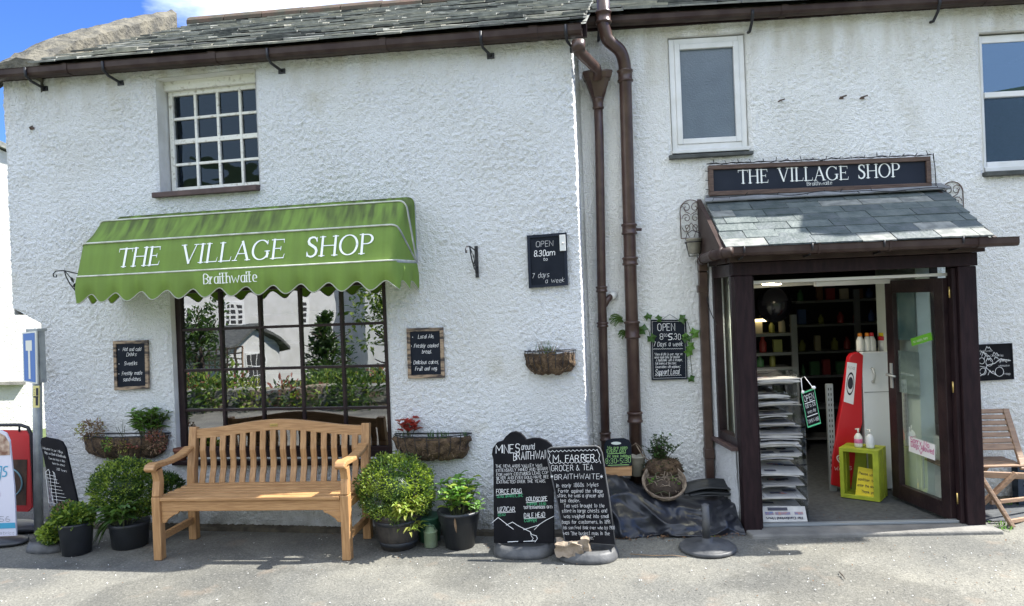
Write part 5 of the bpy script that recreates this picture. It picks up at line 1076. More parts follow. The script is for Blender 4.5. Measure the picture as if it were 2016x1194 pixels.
for uu, lab, lb_ in ((-.035, 'white sanitiser pump bottle with red label on the lime crate', True), (.055, 'clear sanitiser pump bottle on the lime crate', False)):
    t = thing('sanitiser_bottle', lab, 'bottle', FC, (uu, -.09, cz1), 'sanitiser bottles')
    part('bottle_body', 'bottle' if lb_ else 'fridge', lambda mb: mb.lathe(uu, -.09, [(.030, cz1+.001), (.032, cz1+.012), (.032, cz1+.085), (.020, cz1+.105), (.012, cz1+.115)], 16), t, FC)
    part('pump', 'bottle', lambda mb: (mb.tube([(uu, -.09, cz1+.115), (uu, -.09, cz1+.15)], .007, 8), mb.tube([(uu-.022, -.09, cz1+.146), (uu+.010, -.09, cz1+.150)], .006, 6)), t, FC)
    if lb_: part('bottle_label', 'magenta', lambda mb: mb.lathe(uu, -.09, [(.0327, cz1+.035), (.0327, cz1+.070)], 16, cap0=False), t, FC)
mb = MB(FC); c = [(-.06, -.03, cz0+.014), (cx1-.014, -.03, cz0+.014), (cx1-.020, -.10, cz0+.235), (-.045, -.10, cz0+.245)]; mb.hexa(c, [(q[0], q[1]+.003, q[2]) for q in c]); yc = mb.build('notice_card', 'yellow'); tag(yc, 'yellow printed card leaning inside the lime crate', 'notice')
mb = MB(FC); Q = quadmap([(q[0], q[1]+.005, q[2]) for q in c])
for i, (tx, w_) in enumerate((('Please use', .80), ('sanitiser to', .80), ('enter the shop', .88), ('Thank you', .66))): text(mb, tx, .06 if i < 3 else .25, .76-.2*i, .085, lambda x, y, o: Q(x, y, 0)+Vector((0, o, 0)), wt=.3, width=w_*.9 if i < 3 else .6)
mb.build('card_print', 'ink', yc)

# ------------------------------------------------------------------ newspaper rack
rk = thing('newspaper_rack', 'clear acrylic rack of folded newspapers just inside the left of the doorway', 'newspaper rack', F2, (1.43, .35, 0))
RU0 = XL+.142; RU1 = F2.at(1585, 850, .48)[0]; RN0, RN1 = .12, .48
part('side_panel', 'clear', lambda mb: mb.box(RU1, RU1+.005, RN0+.05, RN1, .02, F2.at(1585, 800, RN1)[1]), rk); 
part('side_panel', 'clear', lambda mb: mb.box(RU1-.03, RU1-.025, RN0+.05, RN1-.06, F2.at(1585, 800, RN1)[1], F2.at(1575, 735, RN1)[1]), rk)
part('back_panel', 'clear', lambda mb: mb.box(RU0, RU1+.08, RN0, RN0+.005, .02, F2.at(1575, 735, RN1)[1]), rk)
shy = [760, 795, 838, 877, 905, 945, 985, 1018]
pz_ = []
for i, y in enumerate((757, 783, 800, 822, 840, 866, 880, 905, 935, 960, 983, 1008)):
    z = F2.at(1530, y, RN1)[1]; pz_.append(z)
    if i % 1 == 0: part('shelf_plate', 'clear', lambda mb: mb.add([(RU0, RN0, z-.006-.02), (RU1, RN0, z-.006-.02), (RU1, RN1-.01, z-.006), (RU0, RN1-.01, z-.006)], [(0, 1, 2, 3)]), rk)
def newspaper(u0, u1, n0, n1, z, k, seed, lab, title=None, splay=.02, tb=-.02):
    r3 = random.Random(seed); mb = MB(F2); h = 0; tw = r3.uniform(-.05, .02)
    for i in range(k):
        a = u0+r3.uniform(0, splay); b = u1-r3.uniform(0, splay)*1.5; f = n1-r3.uniform(0, .03); th = r3.uniform(.005, .0085); K = 12; mb.cur = r3.choice((0, 0, 1))
        pts = []
        for lay in (0, 1):
            for nn_ in (n0, f):
                for j in range(K+1):
                    x = a+(b-a)*j/K; sag = -.012*((j/K-.5)*2)**2*(i % 3 == 0)+.003*noise.noise(Vector((x*12, i, seed)))
                    pts.append((x, nn_, z+h+lay*th*.9+sag*.6+(tb if nn_ == n0 else 0)+tw*(x-u0)))
        m_ = K+1
        fs = []
        for j in range(K): fs += [(m_+j, m_+j+1, 3*m_+j+1, 3*m_+j), (2*m_+j, 2*m_+j+1, 3*m_+j+1, 3*m_+j), (j, m_+j, m_+j+1, j+1)]
        fs += [(0, 2*m_, 3*m_, m_), (K, m_+K, 3*m_+K, 2*m_+K)]
        mb.add(pts, fs); h += th
    # headlines and pictures on the top sheet
    mb.cur = 2; zt2 = z+h+.002
    for q in range(5):
        x = r3.uniform(u0+.03, u1-.10); y = r3.uniform(n0+.06, n1-.07); w_ = r3.uniform(.05, .12); mb.cur = r3.choice((2, 3, 2)); tl_ = .02/(n1-n0)
        zz = lambda y: zt2+tb*(n1-y)/(n1-n0)+.001
        mb.add([(x, y, zz(y)+tw*(x-u0)), (x+w_, y, zz(y)+tw*(x+w_-u0)), (x+w_, y+.035, zz(y+.035)+tw*(x+w_-u0)), (x, y+.035, zz(y+.035)+tw*(x-u0))], [(0, 1, 2, 3)])
    mb.cur = 0; o = mb.build('newspaper_stack', ['paper', 'paper2', 'print', 'printblue']); tag(o, lab, 'newspapers', 'newspapers in the rack'); return o, h
ordn = ['topmost', 'second', 'third', 'fourth', 'fifth', 'sixth', 'seventh', 'eighth', 'ninth', 'tenth', 'eleventh', 'lowest']
for i, z in enumerate(pz_):
    wl = RU1-.01-(.035 if i in (1, 3) else 0)+(.045 if i in (8, 10, 5) else 0) if i not in (8, 10) else RU1-.006
    newspaper(RU0+.006+(.03 if i == 9 else 0), wl, RN0+.02, RN1-.012+(.02 if i % 2 == 0 else -.01), z, (5, 4, 4, 3, 3, 6, 4, 5, 3, 3, 4, 4)[i], 20+i, 'folded newspapers, %s shelf of the acrylic rack%s' % (ordn[i], '' if i not in (0, 11) else ' in the doorway'), splay=.05, tb=(-.02 if i < 5 else .03))
c = [PX(1502, 1044, .555), PX(1591, 1037, .555), PX(1583, 1008, .42), PX(1498, 1010, .42)]
c = [(RU0+.01, .555, .05), (F2.at(1590, 1036, .55)[0], .555, .048), (F2.at(1584, 1010, .46)[0], .47, .135), (RU0+.005, .46, .14)]
mb = MB(F2); mb.hexa(c, [(q[0], q[1]-.012, q[2]-.012) for q in c]); o = mb.build('local_newspaper', 'paper'); tag(o, 'local newspaper lying tilted at the foot of the acrylic rack, upside down title', 'newspaper')
mb = MB(F2); Q = quadmap(c); Mq = lambda x, y, o_: Q(x, y, 0)+Vector((0, .002+o_, .002))
text(mb, 'The Cumberland News', -.92, -.30, .16, lambda x, y, o_: Mq(-x, -y, o_), wt=.18, width=.80, cal=True); 
mb.add([Mq(x, y, .001) for x, y in ((.2, .72), (.62, .72), (.62, .92), (.2, .92))], [(0, 1, 2, 3)]); mb.build('newsprint', 'print', o)
mb = MB(F2); mb.add([Mq(x, y, .001) for x, y in ((.12, .45), (.3, .45), (.3, .64), (.12, .64), (.34, .45), (.66, .45), (.66, .62), (.34, .62), (.75, .45), (.93, .45), (.93, .62), (.75, .62))], [(0, 1, 2, 3), (4, 5, 6, 7), (8, 9, 10, 11)]); mb.build('newsprint_pictures', 'printblue', o)
# hanging OPEN board on the rack
nh = .50
c = [PX(1590, 843, nh), PX(1616, 834, nh), PX(1603, 764, nh), PX(1577, 774, nh)]
t = thing('hanging_open_board', 'small black OPEN chalkboard hanging from the newspaper rack on a white ribbon', 'chalkboard', F2, (c[0][0], nh, c[0][2]))
mb = MB(F2); mb.hexa(c, [(q[0], q[1]-.01, q[2]) for q in c]); mb.build('board', 'chalkblack', t)
Q = quadmap([(q[0], q[1]+.002, q[2]) for q in c]); Mq = lambda x, y, o_: Q(x, y, 0)+Vector((0, o_, 0))
mb = MB(F2)
for tx, x, y, h, w_, wt in (('OPEN', .12, .72, .17, .74, .17), ('8.30 to 5.30', .14, .54, .09, .72, .2), ('every day', .22, .38, .09, .60, .18), ('7 DAYS A WEEK', .08, .12, .09, .84, .2)): text(mb, tx, x, y, h, Mq, wt=wt, width=w_, jit=.3)
ribbon(mb, [(.12, .67), (.88, .67)], [.02]*2, Mq, .0005); ribbon(mb, [(.12, .30), (.9, .30)], [.02]*2, Mq, .0005); mb.build('chalk_writing', 'chalkink', t)
mb = MB(F2); ribbon(mb, [(.02, .02), (.98, .02), (.98, .98), (.02, .98), (.02, .02)], [.04]*5, Mq, .0005); mb.build('green_border', 'chalkgreen', t)
tp = PX(1584, 742, nh-.03); tp2 = PX(1577, 745, nh-.03)
mb = MB(F2); A_ = Q(.1, 1, 0); B_ = Q(.92, 1, 0); mb.tube([A_, tp2, tp, B_], .0035, 5); mb.blob(tuple(A_+Vector((0, .01, .004))), (.012, .012, .012), .3, 4, 8, 6); mb.blob(tuple(B_+Vector((0, .01, .006))), (.016, .012, .012), .3, 4, 8, 6, seed=3); mb.build('ribbon', 'chalkink', t)

# ------------------------------------------------------------------ teak bench
BW, BD = 1.455, .50
bn = thing('teak_bench', 'slatted teak bench with curved back in front of the shop window', 'bench', FB, (BW/2, -.25, 0))
def bpart(name, m, fn, parent=bn, bevel=.005): mb = MB(FB); fn(mb); return mb.build(name, m, parent, bevel=bevel)
lw = .062
def curved(mb, pts, w, th):  # pts (n,z) centre line in side plane, swept box of width w along u: list of (u0)
    pass
def sidebeam(mb, u0, u1, pts, ths):
    """profile in the n-z plane with thickness, extruded u0..u1"""
    A = []; B = []
    for i, p in enumerate(pts):
        a = pts[max(i-1, 0)]; b = pts[min(i+1, len(pts)-1)]; d = Vector((b[0]-a[0], b[1]-a[1])).normalized(); q = Vector((-d.y, d.x))
        A.append((p[0]+q.x*ths[i]/2, p[1]+q.y*ths[i]/2)); B.append((p[0]-q.x*ths[i]/2, p[1]-q.y*ths[i]/2))
    k = len(pts); P_ = [(u0, n, z) for n, z in A]+[(u0, n, z) for n, z in B]+[(u1, n, z) for n, z in A]+[(u1, n, z) for n, z in B]
    fs = []
    for i in range(k-1): fs += [(i, i+1, k+i+1, k+i), (2*k+i, 3*k+i, 3*k+i+1, 2*k+i+1), (i, 2*k+i, 2*k+i+1, i+1), (k+i, k+i+1, 3*k+i+1, 3*k+i)]
    fs += [(0, k, 3*k, 2*k), (k-1, 3*k-1, 4*k-1, 2*k-1)]
    mb.add(P_, fs)
for s_, u in ((0, 0), (1, BW-lw)):
    bpart('leg', 'teakv', lambda mb: (mb.box(u, u+lw, -lw, 0, 0, .45), sidebeam(mb, u+.004, u+lw-.004, [(-.032, .45), (-.040, .50), (-.050, .56), (-.040, .61), (-.032, .645)], [.064, .062, .056, .056, .062])))
    bpart('leg', 'teakv', lambda mb: (mb.box(u, u+lw, -BD-.02, -BD+lw-.02, 0, .42), sidebeam(mb, u, u+lw, [(-BD+.011, .42), (-BD+.0, .55), (-BD-.05, .86)], [.062, .060, .050])))
    au = u-.008 if s_ == 0 else u-.008
    def arm(mb):
        pts = [(.055, .648), (.035, .672), (.0, .680), (-.08, .672), (-.20, .668), (-.35, .680), (-.47, .712)]
        sidebeam(mb, au, au+lw+.016, pts, [.040, .052, .044, .034, .032, .032, .034])
    bpart('armrest', 'teak', arm, bevel=.010)
    bpart('stretcher', 'teak', lambda mb: mb.box(u+.014, u+lw-.014, -BD+.04, -lw+.001, .125, .175))
    bpart('side_rail', 'teak', lambda mb: mb.box(u+.012, u+lw-.012, -BD+.04, -lw+.001, .345, .405))
bpart('apron', 'teak', lambda mb: mb.box(lw-.001, BW-lw+.001, -.045, -.018, .345, .418))
bpart('rear_rail', 'teak', lambda mb: mb.box(lw-.001, BW-lw+.001, -BD+.0, -BD+.03, .33, .415))
for s_ in (0, 1):
    def corb(mb):
        p = [(0, .346), (.135, .346), (.125, .328), (.095, .318), (.070, .302), (.045, .285), (.030, .262), (.0, .258)]
        q = [(lw+x, z) for x, z in p] if s_ == 0 else [(BW-lw-x, z) for x, z in p]
        mb.prism(q, -.042, -.020)
    bpart('corner_bracket', 'teak', corb)
for i in range(6):
    n1 = .004-.0855*i; zz = .446-.0015*i; bpart('seat_slat', 'teak', lambda mb: mb.box((.002 if i == 0 else lw*.0+.02)+(.0 if i else lw), BW-((.002 if i == 0 else .02)+(.0 if i else lw)), n1-(.066 if i == 0 else .050), n1, zz-.024, zz))
def backn(z): return -BD+.02-(z-.44)*.15
def toprail(mb):
    K = 30; P_ = []
    for i in range(K+1):
        t = i/K; u = lw+(BW-2*lw)*t; c = .5-.5*math.cos(2*PI*t); zt_ = .845+.062*abs(c)**.9; zb = .772+.052*c; n = backn(.83)
        P_ += [(u, n-.016, zb), (u, n+.016, zb), (u, n+.014-.006, zt_), (u, n-.022, zt_)]
    mb.add(P_, [(i*4+j, i*4+(j+1) % 4, i*4+4+(j+1) % 4, i*4+4+j) for i in range(K) for j in range(4)]+[(0, 1, 2, 3), (K*4+3, K*4+2, K*4+1, K*4)])
bpart('top_rail', 'teak', toprail)
for i in range(16):
    t = (i+.5)/16; u = lw+.012+(BW-2*lw-.024)*t; c = .5-.5*math.cos(2*PI*t)
    bpart('back_slat', 'teakv', lambda mb: sidebeam(mb, u-.023, u+.023, [(backn(.40), .405), (backn(.47)-.006, .47), (backn(.54)-.020, .54), (backn(.60)-.016, .60), (backn(.68)+.006, .68), (backn(.74)+.004, .74), (backn(.79), .785+.05*c)], [.016]*7), bevel=.003)
bpart('plaque', 'brass', lambda mb: (mb.box(BW/2-.062, BW/2+.0, backn(.86)+.0165, backn(.86)+.0205, .852, .874)), bevel=.001)
mb = MB(FB); text(mb, 'In loving memory', BW/2-.056, .860, .007, lambda x, y, o: (x, backn(.86)+.0210+o*.3, y), wt=.2, width=.05); mb.build('plaque_writing', 'ink', bn)

# ------------------------------------------------------------------ plants
def leafball(mb, c, r, k, ln, wd, mats=(0, 1, 2), shell=.55, cl=0, squash=None, rs=None):
    q = rs or rnd; cl_ = [Vector((q.gauss(0, 1), q.gauss(0, 1), q.gauss(0, 1))).normalized() for _ in range(cl)] if cl else None
    for i in range(k):
        d = Vector((q.gauss(0, 1), q.gauss(0, 1), q.gauss(0, 1))).normalized()
        rad = (shell+(1-shell)*q.random()**.5)*(1+.16*noise.noise(d*3.1+Vector(c)*3)+.09*noise.noise(d*7+Vector(c))+(.08 if i % 30 == 0 else 0))
        p = Vector((c[0]+d.x*r[0]*rad, c[1]+d.y*r[1]*rad, c[2]+d.z*r[2]*rad))
        dd = (d+Vector((q.uniform(-.8, .8), q.uniform(-.8, .8), q.uniform(-.5, .9)))).normalized()
        mb.cur = mats[min(len(mats)-1, int(len(mats)*min(.999, max(0, .5+.9*noise.noise(p*9)+q.uniform(-.35, .35)))))]
        mb.leaf(p, dd, (q.uniform(-1, 1), q.uniform(-1, 1), 1), ln*q.uniform(.6, 1.25), wd*q.uniform(.7, 1.2))
    mb.cur = 0
def stemplant(mb, c, k, h, spread, ln, wd, mats, leaves=6, droop=.2, q=rnd, stemi=None, tilt=(0, 0), r=.0025, curl=.3):
    for i in range(k):
        a = q.uniform(0, 2*PI); s_ = spread*q.random()**.6; hh = h*q.uniform(.6, 1.0); b0 = Vector(c)+Vector((math.cos(a)*s_*.35, math.sin(a)*s_*.35, 0)); tp = Vector(c)+Vector((math.cos(a)*s_+tilt[0]*hh, math.sin(a)*s_+tilt[1]*hh, hh)); md = b0.lerp(tp, .5)+Vector((0, 0, hh*curl*.3))
        P_ = [b0.lerp(md, t).lerp(md.lerp(tp, t), t) for t in (0, .25, .5, .75, 1)]
        if stemi is not None: mb.cur = stemi; mb.tube(P_, r, 4, cap=False)
        for j in range(leaves):
            t = .25+.75*(j+1)/leaves; p = b0.lerp(md, t).lerp(md.lerp(tp, t), t); g_ = a*1.0+j*2.4+q.uniform(-.4, .4)
            mb.cur = q.choice(mats); mb.leaf(p, (math.cos(g_), math.sin(g_), q.uniform(.0, .7)), (0, 0, 1), ln*q.uniform(.6, 1.1)*(1 if j < leaves-2 else .8), wd*q.uniform(.7, 1.1), droop=droop)
    mb.cur = 0
def pot(name, label, cat, fr, u, n, prof, m, soilz, group=None, bands=None, seg=28):
    t = thing(name, label, cat, fr, (u, n, 0), group)
    mb = MB(fr); mb.lathe(u, n, prof, seg); mb.build('pot_body', m, t)
    r_ = max(p[0] for p in prof)*.9; mb = MB(fr); mb.lathe(u, n, [(r_*.2, soilz-.01), (r_, soilz-.004), (r_*.98, soilz)], 16); mb.build('soil', 'soil', t)
    if bands:
        mb = MB(fr)
        for z, h in bands:
            def rz(zz):
                for (r0, z0), (r1, z1) in zip(prof[:-1], prof[1:]):
                    if z0 <= zz <= z1 and z1 > z0: return r0+(r1-r0)*(zz-z0)/(z1-z0)
                return r_
            mb.lathe(u, n, [(rz(z)+.001, z), (rz(z)+.005, z+.003), (rz(z+h)+.005, z+h-.003), (rz(z+h)+.001, z+h)], seg, cap0=False)
        mb.build('band', 'blackplastic', t)
    return t
# clipped box ball in a half barrel, right of the bench
ub, _ = F1.at(784, 1050, .31)
t = pot('potted_shrub', 'round clipped box shrub in a half barrel at the right bench end', 'plant pot', F1, ub, .31, [(.10, .0), (.125, .004), (.155, .12), (.172, .235), (.180, .24), (.180, .26), (.160, .26), (.155, .20)], 'barrel', .215, bands=((.03, .03), (.185, .03)))
cz_ = F1.at(782, 962, .31)[1]
mb = MB(F1); rs = random.Random(11)
leafball(mb, (ub-.005, .31, cz_), (.285, .25, .25), 9000, .018, .013, (1, 0, 0, 2, 2, 2), .70, rs=rs); mb.build('foliage', ['leaf1', 'leaf2', 'leaf3', 'leafy'], t)
mb = MB(F1); mb.blob((ub, .31, cz_), (.13, .12, .12), .15, 3, 14, 10); mb.tube([(ub, .31, .2), (ub, .31, cz_)], .015, 8); mb.build('branch_core', 'leaf2', t)
mb = MB(F1); stemplant(mb, (ub+.12, .46, .24), 14, .15, .12, .085, .032, (0, 0, 1), 7, .35, rs, 2, tilt=(.3, .2)); stemplant(mb, (ub+.14, .42, .20), 6, -.06, .10, .075, .024, (0, 1), 6, .4, rs, 2, tilt=(.0, 0)); mb.build('trailing_leaves', ['leaf3', 'leafy', 'stem'], t)
# leafy perennial in black bucket pot
ub, _ = F1.at(905, 1050, .27)
t = pot('potted_plant', 'broad fresh green plant in a glossy black pot left of the sandwich boards', 'plant pot', F1, ub, .27, [(.085, .0), (.105, .003), (.140, .19), (.148, .195), (.150, .24), (.158, .243), (.158, .262), (.138, .262), (.13, .22)], 'blackplastic', .215)
mb = MB(F1); rs = random.Random(12); stemplant(mb, (ub, .27, .22), 36, .27, .16, .095, .036, (0, 0, 1), 7, .15, rs, 2, r=.003); stemplant(mb, (ub+.12, .30, .22), 5, .13, .06, .05, .02, (0,), 6, .1, rs, 2)
for i in range(14):
    a = rs.uniform(0, 2*PI); mb.cur = 3; mb.leaf((ub+math.cos(a)*.07, .27+math.sin(a)*.07, .225), (math.cos(a), math.sin(a), .1), (0, 0, 1), .07, .014, droop=.4)
mb.cur = 3; mb.leaf((ub+.01, .425, .25), (.1, .05, -1), (0, 1, 0), .11, .018); mb.build('leaves', ['leaf4', 'leaf3', 'stem', 'leafdry'], t)
# pale green watering can / tin and mint between the pots
ub, _ = F1.at(848, 1060, .30)
t = thing('green_tin_pot', 'small pale green tin between the half barrel and the black pot', 'tin', F1, (ub, .30, 0))
mb = MB(F1); mb.lathe(ub, .30, [(.040, .0), (.048, .004), (.048, .105), (.051, .108), (.051, .114), (.040, .118), (.030, .150), (.026, .15), (.030, .11)], 20); mb.build('tin_body', 'canpaint', t)
mb = MB(F1); mb.tube([(ub-.035, .30, .12), (ub-.03, .33, .16), (ub, .335, .18), (ub+.035, .33, .155), (ub+.035, .30, .12)], .004, 6); mb.build('handle', 'greenplastic', t)
ub, _ = F1.at(846, 1040, .16)
t = pot('mint_pot', 'dark green pot of upright mint stems behind the pale green tin', 'plant pot', F1, ub, .17, [(.07, 0), (.075, .003), (.095, .17), (.10, .175), (.10, .19), (.088, .19)], 'greenplastic', .165)
mb = MB(F1); rs = random.Random(13); stemplant(mb, (ub, .17, .17), 14, .27, .09, .045, .02, (0, 0, 1), 10, .1, rs, 2); mb.build('mint_stems', ['leaf1', 'leafivy', 'stem'], t)
# left bush
ub, _ = F1.at(256, 1060, .42)
t = pot('potted_shrub', 'dark leafy round shrub in a black tub at the left bench end', 'plant pot', F1, ub, .42, [(.10, .0), (.125, .004), (.14, .16), (.146, .165), (.146, .19), (.13, .19)], 'blackplastic', .175)
uc, cz_ = F1.at(252, 962, .38); mb = MB(F1); rs = random.Random(14)
leafball(mb, (uc, .38, cz_), (.285, .23, .225), 9000, .020, .015, (0, 0, 2, 1, 2), .66, rs=rs)
uc2, cz2 = F1.at(325, 965, .25); leafball(mb, (uc2, .22, cz2), (.11, .12, .12), 1100, .030, .017, (1, 1, 0), .5, rs=rs); mb.build('foliage', ['leaf1', 'leaf2', 'leaf3'], t)
mb = MB(F1); mb.blob((uc, .38, cz_), (.12, .10, .10), .15, 3, 14, 10); mb.build('branch_core', 'leaf2', t)
mb = MB(F1); stemplant(mb, (ub+.02, .52, .17), 20, .20, .16, .12, .042, (0, 0, 1), 6, .25, rs, 2, tilt=(.1, .3)); stemplant(mb, (ub-.02, .52, .36), 3, .12, .05, .06, .026, (0,), 4, .2, rs, 2)
for i in range(16):
    a = rs.uniform(2.3, 4.2); q0 = Vector((ub-.10, .45, .19)); l = rs.uniform(.10, .2); e = q0+Vector((math.cos(a)*l, rs.uniform(0, .1), rs.uniform(-.17, .02))); m_ = q0.lerp(e, .5)+Vector((0, .02, .08)); mb.cur = 0
    P_ = [q0.lerp(m_, s_).lerp(m_.lerp(e, s_), s_) for s_ in (0, .25, .5, .75, 1)]; mb.tube(P_, [.003, .006, .006, .004, .001], 4)
mb.build('trailing_leaves', ['leaf1', 'leafivy', 'stem'], t)
# herb in a tall black pot, far left
ub, _ = F1.at(151, 1070, .60)
t = pot('herb_pot', 'bushy green herb in a plain black bucket pot beside the leaning welcome board', 'plant pot', F1, ub, .60, [(.085, .0), (.098, .003), (.118, .215), (.122, .22), (.122, .232), (.108, .232)], 'blackplastic', .205)
mb = MB(F1); rs = random.Random(15)
leafball(mb, (ub-.02, .60, .27), (.155, .13, .09), 1500, .030, .024, (0, 1, 0), .3, rs=rs); leafball(mb, (ub-.08, .62, .30), (.08, .08, .07), 350, .028, .02, (3, 0), .3, rs=rs); leafball(mb, (ub-.21, .60, .14), (.09, .09, .07), 600, .030, .024, (1, 0), .3, rs=rs)
mb.build('foliage', ['leaf1', 'leaf3', 'stem', 'leafdry'], t)

# half-moon planters on the wall
def halfbasket(name, label, px0, px1, pyt, pyb, n0, dep, seed, group=None):
    a = F1.at(px0, pyt, 0); b = F1.at(px1, pyt, 0); c = F1.at((px0+px1)/2, pyb, .05); u0, u1 = a[0], b[0]; zt_ = (a[1]+b[1])/2; h = zt_-c[1]; cu = (u0+u1)/2; hw = (u1-u0)/2
    t = thing(name, label, 'planter', F1, (cu, 0, c[1]), group); q = random.Random(seed)
    mb = MB(F1); K, J = 26, 10; mb.smooth = True; pts = []
    for j in range(J+1):
        v = j/J
        for i in range(K+1):
            s_ = PI*i/K; rr = math.sqrt(max(0, 1-(v*.96)**2.6)); x = -math.cos(s_)*hw*(.45+.55*rr); y = abs(math.sin(s_))**.8*dep*(.25+.75*rr)
            k_ = 1+.10*noise.noise(Vector((x*14, v*4, seed)))+.05*noise.noise(Vector((x*45, v*14, seed)))-.05*max(0, math.cos(s_*14))**6
            pts.append((cu+x*k_, .012+y*k_, zt_-.012-v*h*k_+.012*noise.noise(Vector((x*20, 3, seed)))))
    mb.add(pts, [(j*(K+1)+i, j*(K+1)+i+1, (j+1)*(K+1)+i+1, (j+1)*(K+1)+i) for j in range(J) for i in range(K)])
    mb.add([(cu-hw*.9, .01, zt_-.03)]+[(cu-math.cos(PI*i/12)*hw*.9, .01+math.sin(PI*i/12)*dep*.9, zt_-.03+.008*noise.noise(Vector((i, seed, 0)))) for i in range(13)], [tuple(range(14))])
    mb.build('coir_liner', 'coir', t)
    mb = MB(F1)
    for i in range(150):
        s_ = q.uniform(0, PI); v = q.random()**.7; rr = math.sqrt(max(0, 1-(v*.96)**2.6)); p = Vector((cu-math.cos(s_)*hw*(.45+.55*rr), .012+abs(math.sin(s_))**.8*dep*(.25+.75*rr), zt_-.012-v*h)); d = Vector((q.uniform(-1, 1), q.uniform(.1, 1), q.uniform(-1, .5))).normalized()*q.uniform(.01, .035); mb.tube([p, p+d*.6+Vector((0, 0, -.004)), p+d], .0009, 3, cap=False)
    mb.build('coir_fibres', 'straw', t)
    mb = MB(F1); top = [(cu-math.cos(PI*i/20)*hw, .01+math.sin(PI*i/20)*dep, zt_) for i in range(21)]
    mb.tube(top, .005, 6); mb.tube([(cu-hw, .008, zt_), (cu+hw, .008, zt_)], .005, 6); mb.tube([(p[0], p[1], p[2]-.022) for p in top], .003, 5)
    for i in range(2, 20, 2):
        s_ = PI*i/20; ln = []
        for j in range(9):
            v = j/8; rr = math.sqrt(max(0, 1-(v*.96)**2.6)); ln.append((cu-math.cos(s_)*hw*(.45+.55*rr), .018+abs(math.sin(s_))**.8*dep*(.25+.75*rr)+.003, zt_-v*h))
        mb.tube(ln, .0028, 4)
    mb.build('wire_frame', 'iron', t)
    return t, cu, hw, zt_, h
t, cu, hw, zt_, h = halfbasket('wall_planter', 'wall planter with coir liner and a red leaved plant right of the bench', 779, 929, 853, 902, 0, .16, 2, 'half moon planters on the cottage wall')
rs = random.Random(21); mb = MB(F1); stemplant(mb, (cu-hw+.13, .08, zt_-.03), 10, .15, .07, .075, .06, (0, 0, 1), 4, .1, rs, 2)
for i in range(34):
    x = rs.choice((-.25, .0, .04, .08, .12, .26))+rs.uniform(-.03, .03); b0 = Vector((cu+x, .07+rs.uniform(-.03, .03), zt_-.03)); mb.cur = 3; mb.tube([b0, b0+Vector((rs.uniform(-.02, .02), rs.uniform(-.01, .02), rs.uniform(.04, .075)))], [.004, .001], 4, cap=False)
mb.build('plants', ['leafred', 'leafpink', 'stem', 'leafivy'], t)
t, cu, hw, zt_, h = halfbasket('wall_planter', 'small wall planter with grassy tufts between the bracket and the downpipes', 1034, 1133, 690, 734, 0, .13, 5, 'half moon planters on the cottage wall')
rs = random.Random(22); mb = MB(F1)
for i in range(40):
    x = rs.gauss(-.01, .05); b0 = Vector((cu+x, .06+rs.uniform(-.03, .03), zt_-.03)); mb.cur = rs.choice((0, 1)); e = b0+Vector((rs.uniform(-.04, .04), rs.uniform(-.01, .04), rs.uniform(.04, .11))); mb.tube([b0, b0.lerp(e, .5)+Vector((0, 0, .01)), e], [.003, .002, .0006], 3, cap=False)
mb.build('grass_tufts', ['leafdry', 'leafivy'], t)
t, cu, hw, zt_, h = halfbasket('wall_planter', 'wall planter overflowing with mixed green and dried plants left of the bench', 176, 338, 853, 900, 0, .17, 8, 'half moon planters on the cottage wall')
rs = random.Random(23); mb = MB(F1)
leafball(mb, (cu-hw+.10, .10, zt_+.05), (.13, .09, .085), 420, .022, .012, (0, 0, 1), .2, rs=rs); mb.build('dried_plant', ['leafdry', 'leafy'], t); mb = MB(F1); stemplant(mb, (cu+hw-.15, .10, zt_-.03), 34, .24, .17, .085, .038, (2, 2, 3), 7, .15, rs, 4, r=.003)
leafball(mb, (cu+.06, .17, zt_-.07), (.06, .04, .05), 140, .022, .012, (1, 0), .2, rs=rs); leafball(mb, (cu-.07, .17, zt_-.06), (.05, .04, .05), 110, .024, .014, (3, 1), .2, rs=rs)
leafball(mb, (cu+hw-.05, .12, zt_-.04), (.07, .08, .10), 260, .026, .012, (0, 5), .3, rs=rs); stemplant(mb, (cu+.17, .18, zt_-.05), 4, -.05, .05, .05, .02, (5,), 4, .2, rs, 4)
for i in range(6): b0 = Vector((cu+.02+rs.uniform(-.03, .03), .1, zt_-.03)); mb.cur = 4; mb.tube([b0, b0+Vector((rs.uniform(-.05, .05), .02, rs.uniform(.08, .16)))], .0015, 4)
mb.build('plants', ['leafdry', 'leafy', 'leaf1', 'leaf4', 'stem', 'leafpink'], t)
ub, zb = F1.at(354, 912, .0)
mb = MB(F1); mb.lathe(-3.30, .02, [(.038, .566), (.040, .568), (.052, .640), (.058, .642), (.058, .662), (.048, .662), (.044, .60)], 18); tag(mb.build('terracotta_pot', 'terracotta'), 'empty terracotta pot on the left end of the shop window sill', 'flower pot')

